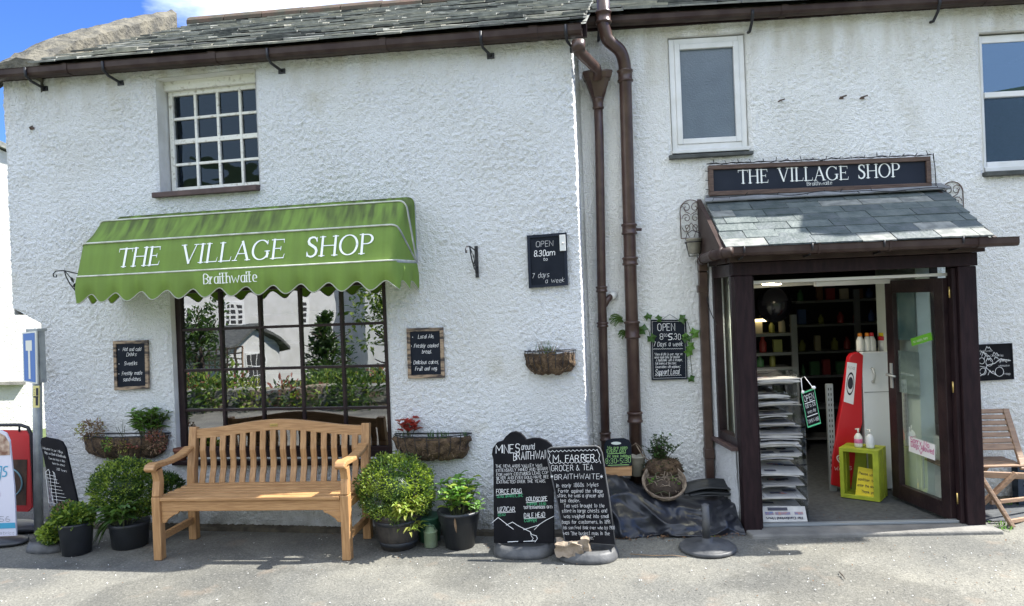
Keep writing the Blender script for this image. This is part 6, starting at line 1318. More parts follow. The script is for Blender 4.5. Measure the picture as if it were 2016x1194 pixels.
# hanging brackets
def bracket(label, px, py0, py1, ln):
    u, z1 = F1.at(px, py0, .01); _, z0 = F1.at(px, py1, .01); t = thing('hanging_bracket', label, 'bracket', F1, (u, 0, z0), 'wrought iron plant brackets'); H = z1-z0
    mb = MB(F1); mb.box(u-.012, u+.012, .0, .016, z0, z1); mb.build('back_plate', 'iron', t, bevel=.002)
    mb = MB(F1); P = lambda a, b: (u-.02*a, .016+a*ln, z0+b*H)
    mb.tube([P(0, .86), P(.3, .90), P(.62, .96), P(.9, .93), P(1.0, .84), P(.98, .74), P(.90, .74), P(.88, .82)], .0048, 6); mb.tube([P(0, .15), P(.22, .28), P(.42, .52), P(.55, .76), P(.60, .95)], .0048, 6); mb.tube([P(.60, .95), P(.50, .86), P(.40, .74)], .0035, 6)
    mb.build('scroll_arm', 'iron', t)
    mb = MB(F1)
    for a, b, d in ((.40, .76, (-.3, -.6)), (.25, .32, (-.1, 1)), (.33, .42, (-.8, .6)), (.12, .2, (-.5, .8))): 
        p = Vector(P(a, b)); mb.leaf(p, (0.1, d[0], d[1]), (1, 0, 0), .06, .03, fold=.1)
    mb.build('iron_leaf', 'iron', t)
bracket('black wrought iron plant bracket on bare wall between awning and chalkboard', 937, 485, 547, .24)
bracket('black wrought iron plant bracket half hidden by the left end of the awning', 160, 532, 590, .27)
# wall ironwork planters beside the porch
def scrollframe(label, pxs, pot_, fr=F2):
    a = fr.at(pxs[0], pxs[3], .02); b = fr.at(pxs[1], pxs[3], .02); top = fr.at((pxs[0]+pxs[1])/2, pxs[2], .02)[1]; u0, u1, z0 = a[0], b[0], a[1]; cu = (u0+u1)/2; hw = (u1-u0)/2
    t = thing('wall_trellis_planter', label, 'planter', fr, (cu, 0, z0), 'arched iron wall planters'); mb = MB(fr)
    P_ = [(u0, .02, z0)]+[(cu+math.cos(R(a_))*hw, .02, top-hw+math.sin(R(a_))*hw) for a_ in range(180, -1, -15)]+[(u1, .02, z0), (u0, .02, z0)]
    mb.tube(P_, .0042, 5)
    H = top-z0
    for sx in (-1, 1):
        for (cy, r_, s0) in ((.80, .045, 1), (.52, .040, 1), (.28, .040, -1)):
            sp = [(cu+sx*(hw*.42+math.cos(t_)*r_*(1-t_/9.5)*.9), .02, z0+cy*H+s0*math.sin(t_)*r_*(1-t_/9.5)) for t_ in [i*.5 for i in range(17)]]; mb.tube(sp, .0028, 4)
        mb.tube([(cu, .02, z0+.62*H), (cu+sx*hw*.5, .02, z0+.70*H), (cu+sx*hw*.75, .02, z0+.85*H)], .0028, 4); mb.tube([(cu, .02, z0+.40*H), (cu+sx*hw*.5, .02, z0+.22*H), (cu+sx*hw*.2, .02, z0+.02*H)], .0028, 4)
    mb.build('scroll_frame', 'rust', t)
    if pot_:
        mb = MB(fr); zc = z0-.10; mb.lathe(cu, .10, [(.040, zc-.03), (.044, zc-.028), (.060, zc+.08), (.065, zc+.083), (.065, zc+.090), (.056, zc+.09), (.052, zc+.06)], 20); mb.build('bucket', 'zinc', t)
        mb = MB(fr); mb.tube([(cu+math.cos(R(a_))*.068, .10+math.sin(R(a_))*.068, zc+.06) for a_ in range(0, 360, 20)], .004, 5, closed=True); mb.tube([(cu-.066, .10, zc+.08), (cu-.05, .10, zc+.13), (cu-.01, .10, zc+.155), (cu+.05, .10, zc+.13), (cu+.066, .10, zc+.08)], .0028, 4); mb.tube([(cu-.05, .03, zc+.06), (cu-.04, .1, zc-.05), (cu+.04, .1, zc-.05), (cu+.05, .03, zc+.06)], .005, 5); mb.build('bucket_holder', 'iron', t)
scrollframe('arched rusty iron wall planter holding a small zinc bucket left of the porch roof', (1341, 1383, 394, 470), True)
scrollframe('arched rusty iron wall planter rising behind the right end of the porch roof', (1857, 1898, 358, 440), False)

# ------------------------------------------------------------------ sandwich boards
def chalktext(board, lines, Mq, jit=.35):
    inks = {}
    for (tx, x, y, h, w_, ink, wt) in lines: text(inks.setdefault(ink, MB(board['fr'])), tx, x, y, h, Mq, wt=wt, width=w_, jit=jit)
    return inks
n1, n1t = .44, .33       # foot of the board, top leaning back
def lean(fr, px, py, nb, nt, yb, yt): 
    k = (yb-py)/(yb-yt); n = nb+(nt-nb)*k; u, z = fr.at(px, py, n); return Vector((u, n, z))
OUT1 = [(972, 1070), (971, 905), (968, 895), (970, 883), (978, 872), (990, 868), (995, 860), (1005, 852), (1015, 850), (1025, 853), (1033, 861), (1036, 866), (1048, 863), (1062, 863), (1076, 868), (1086, 876), (1089, 886), (1087, 898), (1089, 910), (1091, 1070)]
def slabboard(t, outline, fn, m, th=.022, name='board', rim=None):
    pts = [fn(*p) for p in outline]; mb = MB(F1); k = len(pts); bk = [p+Vector((0, -th, 0)) for p in pts]
    mb.add(pts+bk, [tuple(range(k)), tuple(range(2*k-1, k-1, -1))]+[(i, i+k, (i+1) % k+k, (i+1) % k) for i in range(k)]); mb.build(name, m, t, bevel=.004)
    if rim: mb = MB(F1); mb.tube([p+Vector((0, -.004, 0)) for p in pts], .006, 6, closed=True); mb.build('rim', rim, t)
t = thing('pavement_sign', 'black shaped chalkboard sign titled MINES around BRAITHWAI with drawn mountains', 'pavement sign', F1, (F1.at(1030, 1090, .42)[0], .42, 0), 'chalkboard pavement signs')
f1 = lambda px, py: lean(F1, px, py, .42, .33, 1070, 850)
slabboard(t, OUT1, f1, 'chalkblack', .03)
def pxmap(fn, off=.003):      # map: x,y measured in photo-scale centimetre-like units anchored at pixel pos
    return fn
def boardlines(t, fn, lines, extra=(), sc=3.45e-3):
    inks = {}
    for (tx, px, py, hpx, wpx, ink, wt, sl) in lines:
        o = fn(px, py); e = fn(px+wpx, py+sl*wpx); v = fn(px, py-hpx); dxv = (e-o)/wpx; dyv = (v-o)/hpx
        text(inks.setdefault(ink, MB(F1)), tx, 0, 0, hpx, lambda x, y, of: o+dxv*x+dyv*y+Vector((0, .0022+of, 0)), wt=wt, width=wpx, jit=.4)
    for pl, ink, w_ in extra:
        o = fn(*pl[0]); e = fn(pl[0][0]+50, pl[0][1]); v = fn(pl[0][0], pl[0][1]-50); dxv = (e-o)/50; dyv = (v-o)/50
        ribbon(inks.setdefault(ink, MB(F1)), [(x-pl[0][0], pl[0][1]-y) for x, y in pl], [w_]*len(pl), lambda x, y, of: o+dxv*x+dyv*y+Vector((0, .0034, 0)), 0)
    for ink, m2 in inks.items(): m2.build('chalk_writing', ink, t)
W = 'chalkink'
boardlines(t, f1, [('MINES', 976, 893, 16, 46, W, .14, -.05), ('around', 1026, 886, 12, 27, W, .11, -.07), ('BRAITHWAI', 1011, 906, 15, 62, W, .13, -.05),
    ('THE NEWLANDS VALLEY WAS', 976, 921, 5.6, 91, W, .16, -.02), ('EXTENSIVELY MINED AND QUARR', 977, 929.5, 5.6, 101, W, .16, -.04), ('FOR MANY CENTURIES: LEAD, COP', 978, 938, 5.6, 101, W, .16, -.05), ('SILVER AND EVEN GOLD HAVE BEE', 977, 944.5, 5.6, 103, W, .16, -.03), ('EXTRACTED OVER THE YEARS.', 978, 952, 5.6, 96, W, .16, -.02),
    ('FORCE CRAG', 977, 972, 8.5, 50, W, .17, -.03), ('LEAD, BARITES, ZINC', 979, 980, 5, 51, 'chalkgreen', .18, -.04), ('GOLDSCOPE', 1036, 987, 8, 41, W, .18, -.03), ('COPPER, LEAD', 1038, 995, 5, 37, 'chalkgreen', .18, -.02), ('"GOTTESGAB"(GODS GIFT)', 1031, 1002, 5, 56, W, .2, -.02), ('UZZICAR', 980, 1008, 9, 34, W, .16, -.03), ('LEAD', 981, 1016, 5, 14, 'chalkgreen', .18, 0), ('DALE HEAD', 1032, 1019, 8.5, 41, W, .17, -.03), ('COPPER', 1033, 1028, 6, 24, 'chalkgreen', .18, -.03)],
    [([(977, 975), (1028, 971)], W, .8), ([(1036, 990), (1078, 986)], W, .8), ([(980, 1010), (1015, 1008)], W, .8), ([(1032, 1021), (1074, 1019)], W, .8),
     ([(969, 1029), (981, 1019), (990, 1026), (1000, 1034), (1011, 1042)], W, 1), ([(997, 1034), (1009, 1028), (1020, 1035), (1034, 1042), (1044, 1047), (1047, 1052), (1056, 1055), (1058, 1060), (1053, 1067)], W, 1), ([(1044, 1047), (1046, 1055), (1050, 1060), (1046, 1066)], W, .8), ([(1031, 1043), (1060, 1034), (1074, 1025), (1090, 1017)], W, 1), ([(1052, 1043), (1062, 1033)], W, .8), ([(1000, 1067), (1020, 1066)], W, 1.4), ([(1031, 1066), (1053, 1065)], W, 1.2)])
def swingbase(t, fr, cu, cn, hw, hd, z1=.085, rot=0):
    mb = MB(fr); mb.smooth = True; prof = [(1.0, 0), (1.02, .012), (.98, .03), (.90, .05), (.80, .075), (.74, z1)]; seg = 32; pts = []
    for r_, z in prof:
        for j in range(seg):
            a = 2*PI*j/seg; ca, sa = math.cos(a), math.sin(a); ex = .75; pts.append((cu+math.copysign(abs(ca)**ex, ca)*hw*(r_**.5), cn+math.copysign(abs(sa)**.9, sa)*hd*r_+rot*(ca*hw), z))
    mb.add(pts, [(i*seg+j, i*seg+(j+1) % seg, (i+1)*seg+(j+1) % seg, (i+1)*seg+j) for i in range(len(prof)-1) for j in range(seg)]+[tuple((len(prof)-1)*seg+j for j in range(seg))]); mb.build('weighted_base', 'greyplastic', t)
cu_ = F1.at(1031, 1085, .38)[0]; swingbase(t, F1, cu_, .34, .215, .19, .055)
t = thing('pavement_sign', 'black tilted chalkboard sign titled M. FARRER. GROCER & TEA, overlapping the mines sign', 'pavement sign', F1, (F1.at(1155, 1090, .5)[0], .46, 0), 'chalkboard pavement signs')
OUT2 = [(1112, 1066), (1095, 980), (1076, 893), (1079, 885), (1085, 882), (1172, 879), (1180, 882), (1185, 892), (1199, 980), (1212, 1074)]
f2 = lambda px, py: lean(F1, px, py, .50, .42, 1075, 880)
slabboard(t, OUT2, f2, 'chalkblack', .03, rim='greyplastic')
boardlines(t, f2, [('M. FARRER.', 1090, 910, 13, 84, W, .17, -.03), ('GROCER & TEA', 1086, 928, 11, 82, W, .12, -.03), ('*BRAITHWAITE*', 1085, 944, 10, 102, W, .12, -.01),
    ('In early 1860s Myles', 1096, 960, 7.5, 82, W, .12, -.03), ('Farrer aquired the village', 1099, 970, 7, 87, W, .12, .0), ('store, he was a grocer and', 1098, 979, 7, 90, W, .12, .0), ('tea dealer.', 1103, 989, 7, 38, W, .12, .0), ('Tea was brought to the', 1110, 999, 7, 80, W, .12, .0), ('store in large chests and', 1107, 1009, 7, 88, W, .12, .0), ('was weighed out into small', 1110, 1020, 7, 88, W, .12, .0), ('bags for customers. In 1891', 1107, 1031, 7, 94, W, .12, .0), ('his son Fred took over who by 1900', 1110, 1042, 6.5, 100, W, .11, .0), ('was "the busiest man in the', 1108, 1053, 7, 92, W, .11, .01), ('Village."', 1142, 1062, 7, 28, W, .11, .0)],
    [(wavyl, W, .7) for wavyl in ([(1080+i*4, 889+(1.6 if i % 2 else -1.6)-i*.12) for i in range(25)], [(1082+i*4, 912+(1.4 if i % 2 else -1.4)-i*.10) for i in range(25)])]+[([(1079, 888), (1083, 897), (1080, 904), (1085, 913)], W, .8), ([(1176, 886), (1181, 896), (1179, 903), (1183, 912)], W, .8)])
cu_ = F1.at(1157, 1090, .44)[0]; swingbase(t, F1, cu_, .41, .205, .18, .052)
mb = MB(F1); a = F1.at(1095, 1095, .55); b = F1.at(1160, 1062, .55); c_ = ((a[0]+b[0])/2, .52, .02)
def rockbox(mb, u0, u1, n0, n1, z0, z1, seed, amp=.012):
    K = 9; q = []; fs = []
    def pt(i, j, k_): 
        p = Vector((u0+(u1-u0)*i/K, n0+(n1-n0)*j/K, z0+(z1-z0)*k_/K)); d = Vector((noise.noise(p*22+Vector((seed, 0, 0))), noise.noise(p*22+Vector((0, seed, 0))), noise.noise(p*22+Vector((0, 0, seed)))))*amp; return p+d
    for (f) in range(6):
        b0 = len(q)
        for i in range(K+1):
            for j in range(K+1): q.append(pt(*((i, j, 0), (i, j, K), (i, 0, j), (i, K, j), (0, i, j), (K, i, j))[f]))
        for i in range(K):
            for j in range(K): fs.append((b0+i*(K+1)+j, b0+(i+1)*(K+1)+j, b0+(i+1)*(K+1)+j+1, b0+i*(K+1)+j+1))
    mb.add(q, fs)
rockbox(mb, a[0], b[0]-.04, .46, .56, .035, .125, 3, .022); rockbox(mb, b[0]-.05, b[0]+.0, .46, .55, .035, .155, 8, .02); tag(mb.build('rock', 'stone'), 'rough brown stone weighing down the base of the grocer sign', 'stone')

# welcome board, leaning, far left
t = thing('pavement_sign', 'black chalkboard sign leaning left with a faint welcome message, behind the herb pot', 'pavement sign', F1, (F1.at(110, 1080, .55)[0], .5, 0), 'chalkboard pavement signs')
f3 = lambda px, py: lean(F1, px, py, .52, .48, 1010, 860)
slabboard(t, [(112, 1010), (98, 960), (79, 872), (81, 863), (88, 861), (112, 866), (121, 870), (128, 882), (142, 945), (157, 1008)], f3, 'chalkblack', .02)
boardlines(t, f3, [('Welcome to our Village', 84, 884, 4.5, 40, W, .1, .22), ('Shop we Stock & Braithwaite', 88, 893, 4.5, 42, W, .1, .22), ('There has been a Shop', 96, 904, 4, 32, W, .1, .2), ('here for almost', 104, 914, 4, 24, W, .1, .2), ('200 Years', 112, 926, 4.5, 20, W, .1, .2)],
    [([(90+8*i, 930), (97+8*i, 990), (104+8*i, 990+2*i)], W, .5) for i in range(3)]+[([(92+i*1.5, 934+i*7), (110+i*3.4, 938+i*7)], W, .5) for i in range(8)]+[([(90, 930), (96, 924), (99, 931)], W, .6), ([(104, 928), (108, 932), (112, 952)], W, .6)])
cu_ = F1.at(97, 1076, .50)[0]; swingbase(t, F1, cu_+.03, .50, .17, .15, .05)

# small lime chalk board on the tarpaulin
ns = .30
t = thing('small_chalkboard', 'small slate tablet reading We are open EVERY DAY in lime writing on the tarpaulin', 'chalkboard', F2, (F2.at(1218, 930, ns)[0], ns, .5))
FF = F1; 
def f4(px, py): u, z = F2.at(px, py, ns-.04*(938-py)/70); q = F2.p(u, ns-.04*(938-py)/70, z); d = Vector((q.x, q.y))-F1.o; return Vector((d.dot(F1.d), d.dot(F1.n), q.z))
slabboard(t, [(1192, 919), (1189, 876), (1193, 868), (1205, 864), (1228, 863), (1238, 867), (1243, 876), (1244, 917)], f4, 'chalk', .012)
mb = MB(F1); pts = [f4(1208+10*math.cos(R(a_))+5, 873+3*math.sin(R(a_)))+Vector((0, .0015, 0)) for a_ in range(0, 360, 24)]; mb.add(pts, [tuple(range(len(pts)))]); mb.build('finger_hole', 'intwall', t)
mb = MB(F1); c = [f4(1190, 937), f4(1244, 936), f4(1244, 919), f4(1190, 921)]; mb.hexa([p+Vector((0, -.03, 0)) for p in c], [p+Vector((0, .022, 0)) for p in c]); mb.build('wooden_stand', 'teak', t, bevel=.003)
boardlines(t, f4, [('We are open', 1196, 885, 6, 39, 'chalklime', .17, -.03), ('EVERY DAY', 1195, 892, 6, 38, 'chalklime', .18, -.03), ('inc bank holidays', 1196, 901, 5, 46, 'chalklime', .18, -.02), ('8:30-5:30', 1193, 913, 9.5, 49, 'chalklime', .13, -.04)], [([(1197, 916.5), (1238, 915)], 'chalklime', .9), ([(1196, 894), (1232, 892)], 'chalklime', .9)])

# ------------------------------------------------------------------ tarpaulin covered heap, baskets
tp_ = MB(F2); tp_.smooth = True
K, J = 120, 70; u0, u1 = -.06, 1.13
def tz(u):
    x = (u-u0)/(u1-u0)
    return .175+.20*math.exp(-((x-.20)/.20)**2)+.05*math.exp(-((x-.5)/.1)**2)-.02*max(0, x-.8)
pts = []
for j in range(J+1):
    v = j/J
    for i in range(K+1):
        u = u0+(u1-u0)*i/K; h = tz(u); s_ = v*(1.0)
        if s_ < .35: n = .06+s_/.35*.30; z = h-.02*(1-s_/.35)
        else: k_ = (s_-.35)/.65; n = .36+.30*(1-(1-k_)**1.7)+.03*k_; z = h*(1-k_**1.25)
        p = Vector((u*2.5, v*1.7, 1.3)); f_ = -.05+abs(noise.noise(p*1.0+Vector((noise.noise(p*2), noise.noise(p*2+Vector((5, 5, 5))), 0))*.7)); g_ = abs(noise.noise(p*2.4+Vector((noise.noise(p*3)*1.2, 0, 4)))); dd = .10*(.26-f_)+.035*(.22-g_)+.006*(.2-abs(noise.noise(p*6)))
        dr = .010*math.sin(u*13+3*v+4*noise.noise(p))*v
        pts.append((u+.03*noise.noise(p*1.3), n+dd*min(1, v*3)+dr*min(1, max(0, v-.3)*2), max(.0, z+dd*.6*(1-v*.3))))
tp_.add(pts, [(j*(K+1)+i, j*(K+1)+i+1, (j+1)*(K+1)+i+1, (j+1)*(K+1)+i) for j in range(J) for i in range(K)])
tag(tp_.build('tarpaulin_heap', 'tarp'), 'creased black tarpaulin draped over a low heap between the downpipes and the porch', 'tarpaulin')
mb = MB(F2); mb.smooth = True; pts = []; K = 40
prof = [(.0, .0), (.08, .03), (.18, .052), (.29, .045), (.40, .022), (.425, .010), (.40, -.004), (.29, .004), (.17, .010), (.09, -.008), (.04, -.02), (.09, -.032), (.21, -.026), (.34, -.022)]
prof = smoothp([(a, 0, b) for a, b in prof], 4)
ubse, zbse = F2.at(1345, 966, .46)
for j in range(5):
    n = .26+.13*j/4
    for p in prof: pts.append((ubse+p.x+.02*j/4, n-.0+.02*math.sin(p.x*9+j), zbse-.012+p.z*.72+.012*math.sin(j*1.2+p.x*4)-.008*j))
k = len(prof); mb.add(pts, [(j*k+i, j*k+i+1, (j+1)*k+i+1, (j+1)*k+i) for j in range(4) for i in range(k-1)])
o = mb.build('folded_mat', 'rubber'); so_ = o.modifiers.new('thickness', 'SOLIDIFY'); so_.thickness = .008; tag(o, 'black rubber mat folded over on top of the tarpaulin by the porch', 'mat')
# wicker basket lying tilted and shrub behind
def tilt_pt(c, x, y, z, a): ca, sa = math.cos(a), math.sin(a); return (c[0]+x, c[1]+y*ca-z*sa, c[2]+y*sa+z*ca)
wu, wz = F2.at(1308, 945, .42); wc = (wu, .40, wz-.02); ta = R(-38)
t = thing('hanging_basket', 'round pale wicker hanging basket of wilted stems tilted on the tarpaulin', 'basket', F2, wc)
mb = MB(F2); rs = random.Random(31)
for k_ in range(10):
    zz = .0-.010*k_; rr = .155*(1-(k_/13)**2)
    mb.tube([tilt_pt(wc, math.cos(a_)*rr+rs.uniform(-.003, .003), math.sin(a_)*rr, zz+.004*math.sin(a_*12+k_*PI), ta) for a_ in [2*PI*i/48 for i in range(48)]], .0065, 5, closed=True)
for k_ in range(3): mb.tube([tilt_pt(wc, math.cos(a_)*(.157+.003*k_), math.sin(a_)*(.157+.003*k_), .008+.006*math.sin(a_*9+k_*2), ta) for a_ in [2*PI*i/60 for i in range(60)]], .005, 5, closed=True)
mb.build('wicker_bowl', 'wicker', t)
mb = MB(F2); mb.add([tilt_pt(wc, math.cos(2*PI*i/20)*.145, math.sin(2*PI*i/20)*.145, -.035, ta) for i in range(20)], [tuple(range(20))]); mb.blob(tilt_pt(wc, 0, 0, -.06, ta), (.14, .12, .08), .2, 3, 16, 8); mb.build('soil', 'soil', t)
mb = MB(F2)
for i in range(34):
    a = rs.uniform(0, 2*PI); r0 = rs.uniform(.0, .13); a2 = a+rs.uniform(1, 4); r1 = rs.uniform(.05, .14); mb.cur = rs.choice((0, 0, 1)); mb.tube([tilt_pt(wc, math.cos(a)*r0, math.sin(a)*r0, -.03, ta), tilt_pt(wc, (math.cos(a)*r0+math.cos(a2)*r1)/2, (math.sin(a)*r0+math.sin(a2)*r1)/2, rs.uniform(.01, .06), ta), tilt_pt(wc, math.cos(a2)*r1, math.sin(a2)*r1, rs.uniform(-.03, .02), ta)], .0028, 4)
for x in (-.09, .07):
    for i in range(16): mb.cur = 2; p = tilt_pt(wc, x+rs.uniform(-.03, .03), rs.uniform(-.03, .04), .0+rs.uniform(-.01, .03), ta); mb.leaf(p, (rs.uniform(-1, 1), rs.uniform(-1, 1), rs.uniform(0, 1)), (0, 0, 1), .028, .014)
mb.build('wilted_stems', ['wicker', 'stem', 'leaf4'], t)
su, sz = F2.at(1305, 915, .25)
t = thing('potted_shrub', 'dark twiggy shrub in a mossy basket behind the wicker basket', 'plant pot', F2, (su, .25, sz-.12))
mb = MB(F2); mb.blob((su, .25, sz-.03), (.15, .11, .085), .25, 4, 18, 10); leafball(mb, (su, .25, sz-.01), (.15, .11, .07), 500, .02, .01, (0, 1), .6, rs=rs); mb.build('moss_basket', ['coir', 'leaf2', 'leafdry'], t)
mb = MB(F2)
for i in range(30):
    a = rs.uniform(0, 2*PI); l = rs.uniform(.4, 1); b0 = Vector((su, .25, sz)); e = b0+Vector((math.cos(a)*.15*l+.01, math.sin(a)*.10*l, .08+.17*rs.random()*(1.2-l*.4))); m_ = b0.lerp(e, .5)+Vector((0, 0, .03)); mb.cur = 2; P_ = [b0.lerp(m_, s_).lerp(m_.lerp(e, s_), s_) for s_ in (0, .3, .6, 1)]; mb.tube(P_, .002, 4)
    for j in range(13): s_ = rs.uniform(.25, 1); p = b0.lerp(m_, s_).lerp(m_.lerp(e, s_), s_)+Vector((rs.uniform(-.015, .015),)*3); mb.cur = rs.choice((0, 0, 1)); mb.leaf(p, (rs.uniform(-1, 1), rs.uniform(-1, 1), rs.uniform(-.3, .8)), (0, 0, 1), rs.uniform(.018, .034), .02)
mb.build('twigs_and_leaves', ['leaf2', 'leafivy', 'twig'], t)
bu, bz = F2.at(1255, 935, .22)
t = thing('zinc_pail', 'grey zinc pail with wire handle behind the small lime lettered board', 'pail', F2, (bu, .20, bz))
mb = MB(F2); mb.lathe(bu, .20, [(.045, bz-.01), (.050, bz-.008), (.068, bz+.135), (.073, bz+.138), (.073, bz+.146), (.062, bz+.14), (.045, bz+.02)], 22); mb.build('pail_body', 'zinc', t)
mb = MB(F2); mb.tube([(bu-.07, .20, bz+.13), (bu-.05, .22, bz+.22), (bu+.0, .23, bz+.25), (bu+.05, .22, bz+.19), (bu+.07, .20, bz+.13)], .003, 5); mb.tube([(bu-.01, .22, bz+.25), (bu+.05, .23, bz+.14), (bu+.13, .24, bz+.09)], .005, 5); mb.build('wire_handle', 'wicker', t)
# parasol base
cu_, cn_ = None, None
r_ = _dir((1393-1008)/FOC, -(1073-597)/FOC); tt = -(CZ-.03)/r_.z; q = Vector((r_.x*tt, r_.y*tt))-F2.o; cu_, cn_ = q.dot(F2.d), q.dot(F2.n)
t = thing('parasol_base', 'round grey plastic parasol base with an empty upright tube in front of the tarpaulin', 'parasol base', F2, (cu_, cn_, 0))
mb = MB(F2); mb.lathe(cu_, cn_, [(.185, 0), (.192, .008), (.190, .022), (.182, .029), (.170, .026), (.165, .030), (.085, .043), (.075, .050), (.040, .052), (.036, .078), (.028, .08)], 48); mb.build('disc', 'greyplastic', t)
mb = MB(F2); mb.lathe(cu_-.005, cn_, [(.026, .078), (.026, .305), (.022, .305), (.022, .20)], 20); mb.tube([(cu_-.03, cn_+.0, .27), (cu_-.05, cn_+.005, .27)], .008, 8); mb.build('upright_tube', 'greyplastic', t)

# ------------------------------------------------------------------ folding chair on the right
t = thing('folding_chair', 'weathered wooden folding chair with slatted back against the wall right of the porch', 'chair', F2, (3.2, .4, 0))
def cp(name, fn, m='oldteak'): mb = MB(F2); fn(mb); mb.build(name, m, t, bevel=.004)
A_ = Vector(PX(1979, 806, .14)); B_ = Vector(PX(2016, 925, .46)); A2 = A_+Vector((-.42, -.03, 0)); B2 = B_+Vector((-.42, -.03, 0)); FT = B_+(B_-A_)*.95; FT.z = .012
for a, b in ((A_, B_), (A2, B2)): cp('back_stile', lambda mb: mb.beam(a, b, .026, .045, (1, 0, 0)))
for i in range(7):
    k = .03+.60*i/6; a = A2.lerp(B2, k); b = A_.lerp(B_, k); cp('back_slat', lambda mb: mb.beam(a, b, .052 if i == 6 else .036, .012, (B_-A_).cross(Vector((1, 0, 0)))))
s0 = Vector(PX(1936, 930, .50)); s1 = Vector(PX(2030, 938, .50))
cp('seat_rail', lambda mb: mb.beam(s0+Vector((-.25, 0, 0)), s1, .022, .045))
for i in range(5): n = .20+.065*i; cp('seat_slat', lambda mb: mb.box(s0.x-.25, s1.x, n-.05, n, s0.z+.02, s0.z+.034))
L1a = Vector(PX(2000, 932, .53)); L1b = Vector(PX(1936, 990, .50)); L2a = Vector(PX(1934, 945, .48)); L2b = Vector(PX(1995, 1042, .66)); L2b.z = .004
d = (L1b-L1a); L1c = L1a+d*(L1a.z/(-d.z)) if d.z < 0 else L1b; L1c.z = .004
cp('leg', lambda mb: mb.beam(L1a, L1b+(L1b-L1a)*.9, .024, .048, (0, 1, 0))); cp('leg', lambda mb: mb.beam(L2a+Vector((-.03, 0, .06)), L2b, .024, .044, (0, 1, 0)))
cp('leg', lambda mb: mb.beam(L1a+Vector((.05, -.40, 0)), L1b+Vector((.05, -.40, -.1)), .024, .044, (0, 1, 0))); cp('leg', lambda mb: mb.beam(L2a+Vector((0, -.38, 0)), L2b+Vector((.0, -.38, 0)), .024, .044, (0, 1, 0)))
cp('stretcher', lambda mb: mb.beam(Vector(PX(1950, 990, .48)), Vector(PX(2040, 980, .30)), .02, .03)); cp('stretcher', lambda mb: mb.beam(Vector(PX(1985, 1028, .62)), Vector(PX(2040, 1018, .40)), .02, .03))
t = thing('plastic_crate', 'dark blue plastic crate behind the folding chair at the right edge', 'crate', F2, (3.5, .15, 0)); a = PX(2003, 950, .12)
mb = MB(F2)
for z in (.02, .10, .18, .26): mb.box(a[0], a[0]+.36, .05, .13, z, z+.045)
for x in (0, .10, .20, .32): mb.box(a[0]+x, a[0]+x+.04, .052, .128, .01, .30)
mb.build('crate_sides', 'bluecrate', t)

# ------------------------------------------------------------------ left edge: road sign, swing sign, flyer, neighbour
t = thing('road_sign', 'blue no through road sign on a grey metal post at the left corner', 'road sign', F1, (-4.57, .22, 0))
a = F1.at(76, 1040, .22); b = F1.at(72, 652, .22); zt_ = b[1]
mb = MB(F1); mb.tube([(a[0], .22, 0), (b[0], .22, zt_)], .034, 14); mb.build('post', 'steel', t)
mb = MB(F1); c = F1.at(70, 648, .22); mb.box(b[0]-.055, b[0]+.055, .17, .27, zt_-.005, zt_+.02); mb.box(b[0]+.0, b[0]+.05, .19, .25, zt_-.42, zt_); mb.build('sign_box', 'steel', t, bevel=.004)
def fl(px, py): u, z = F1.at(px, py, .30); return Vector((u, .30, z))
c = [fl(46, 752), fl(73, 757), fl(71, 652), fl(43, 655)]; dd = Vector((0, -.016, 0))
mb = MB(F1); mb.hexa([p+dd for p in c], c); mb.build('plate', 'signwhite', t, bevel=.002)
Q = quadmap(c); fq = lambda x, y, o: Q(x, y, 0)+Vector((0, .002+o, 0))
mb = MB(F1); mb.add([fq(x, y, 0) for x, y in ((.09, .03), (.91, .03), (.91, .97), (.09, .97))], [(0, 1, 2, 3)]); mb.build('blue_face', 'signblue', t)
mb = MB(F1); mb.add([fq(x, y, .001) for x, y in ((.26, .63), (.70, .63), (.70, .83), (.26, .83))], [(0, 1, 2, 3)]); mb.add([fq(x, y, .001) for x, y in ((.42, .08), (.56, .08), (.56, .63), (.42, .63))], [(0, 1, 2, 3)]); mb.build('white_symbol', 'signwhite', t)
mb = MB(F1); c = [fl(65, 803), fl(77, 803), fl(77, 760), fl(65, 760)]; mb.hexa([p+dd*.6 for p in c], c); hm = mb.build('hydrant_plate', 'hydrant', t); Q2 = quadmap(c)
mb = MB(F1); f5 = lambda x, y, o: Q2(x, y, 0)+Vector((0, .002, 0)); mb.add([f5(x, y, 0) for x, y in ((.45, .10), (.85, .10), (.85, .48), (.45, .48), (.1, .46), (.9, .46), (.9, .53), (.1, .53), (.5, .55), (.9, .55), (.9, .9), (.5, .9))], [(0, 1, 2, 3), (4, 5, 6, 7), (8, 9, 10, 11)]); text(mb, '5', .12, .60, .22, f5, wt=.15, width=.2); mb.build('marking', 'ink', t)
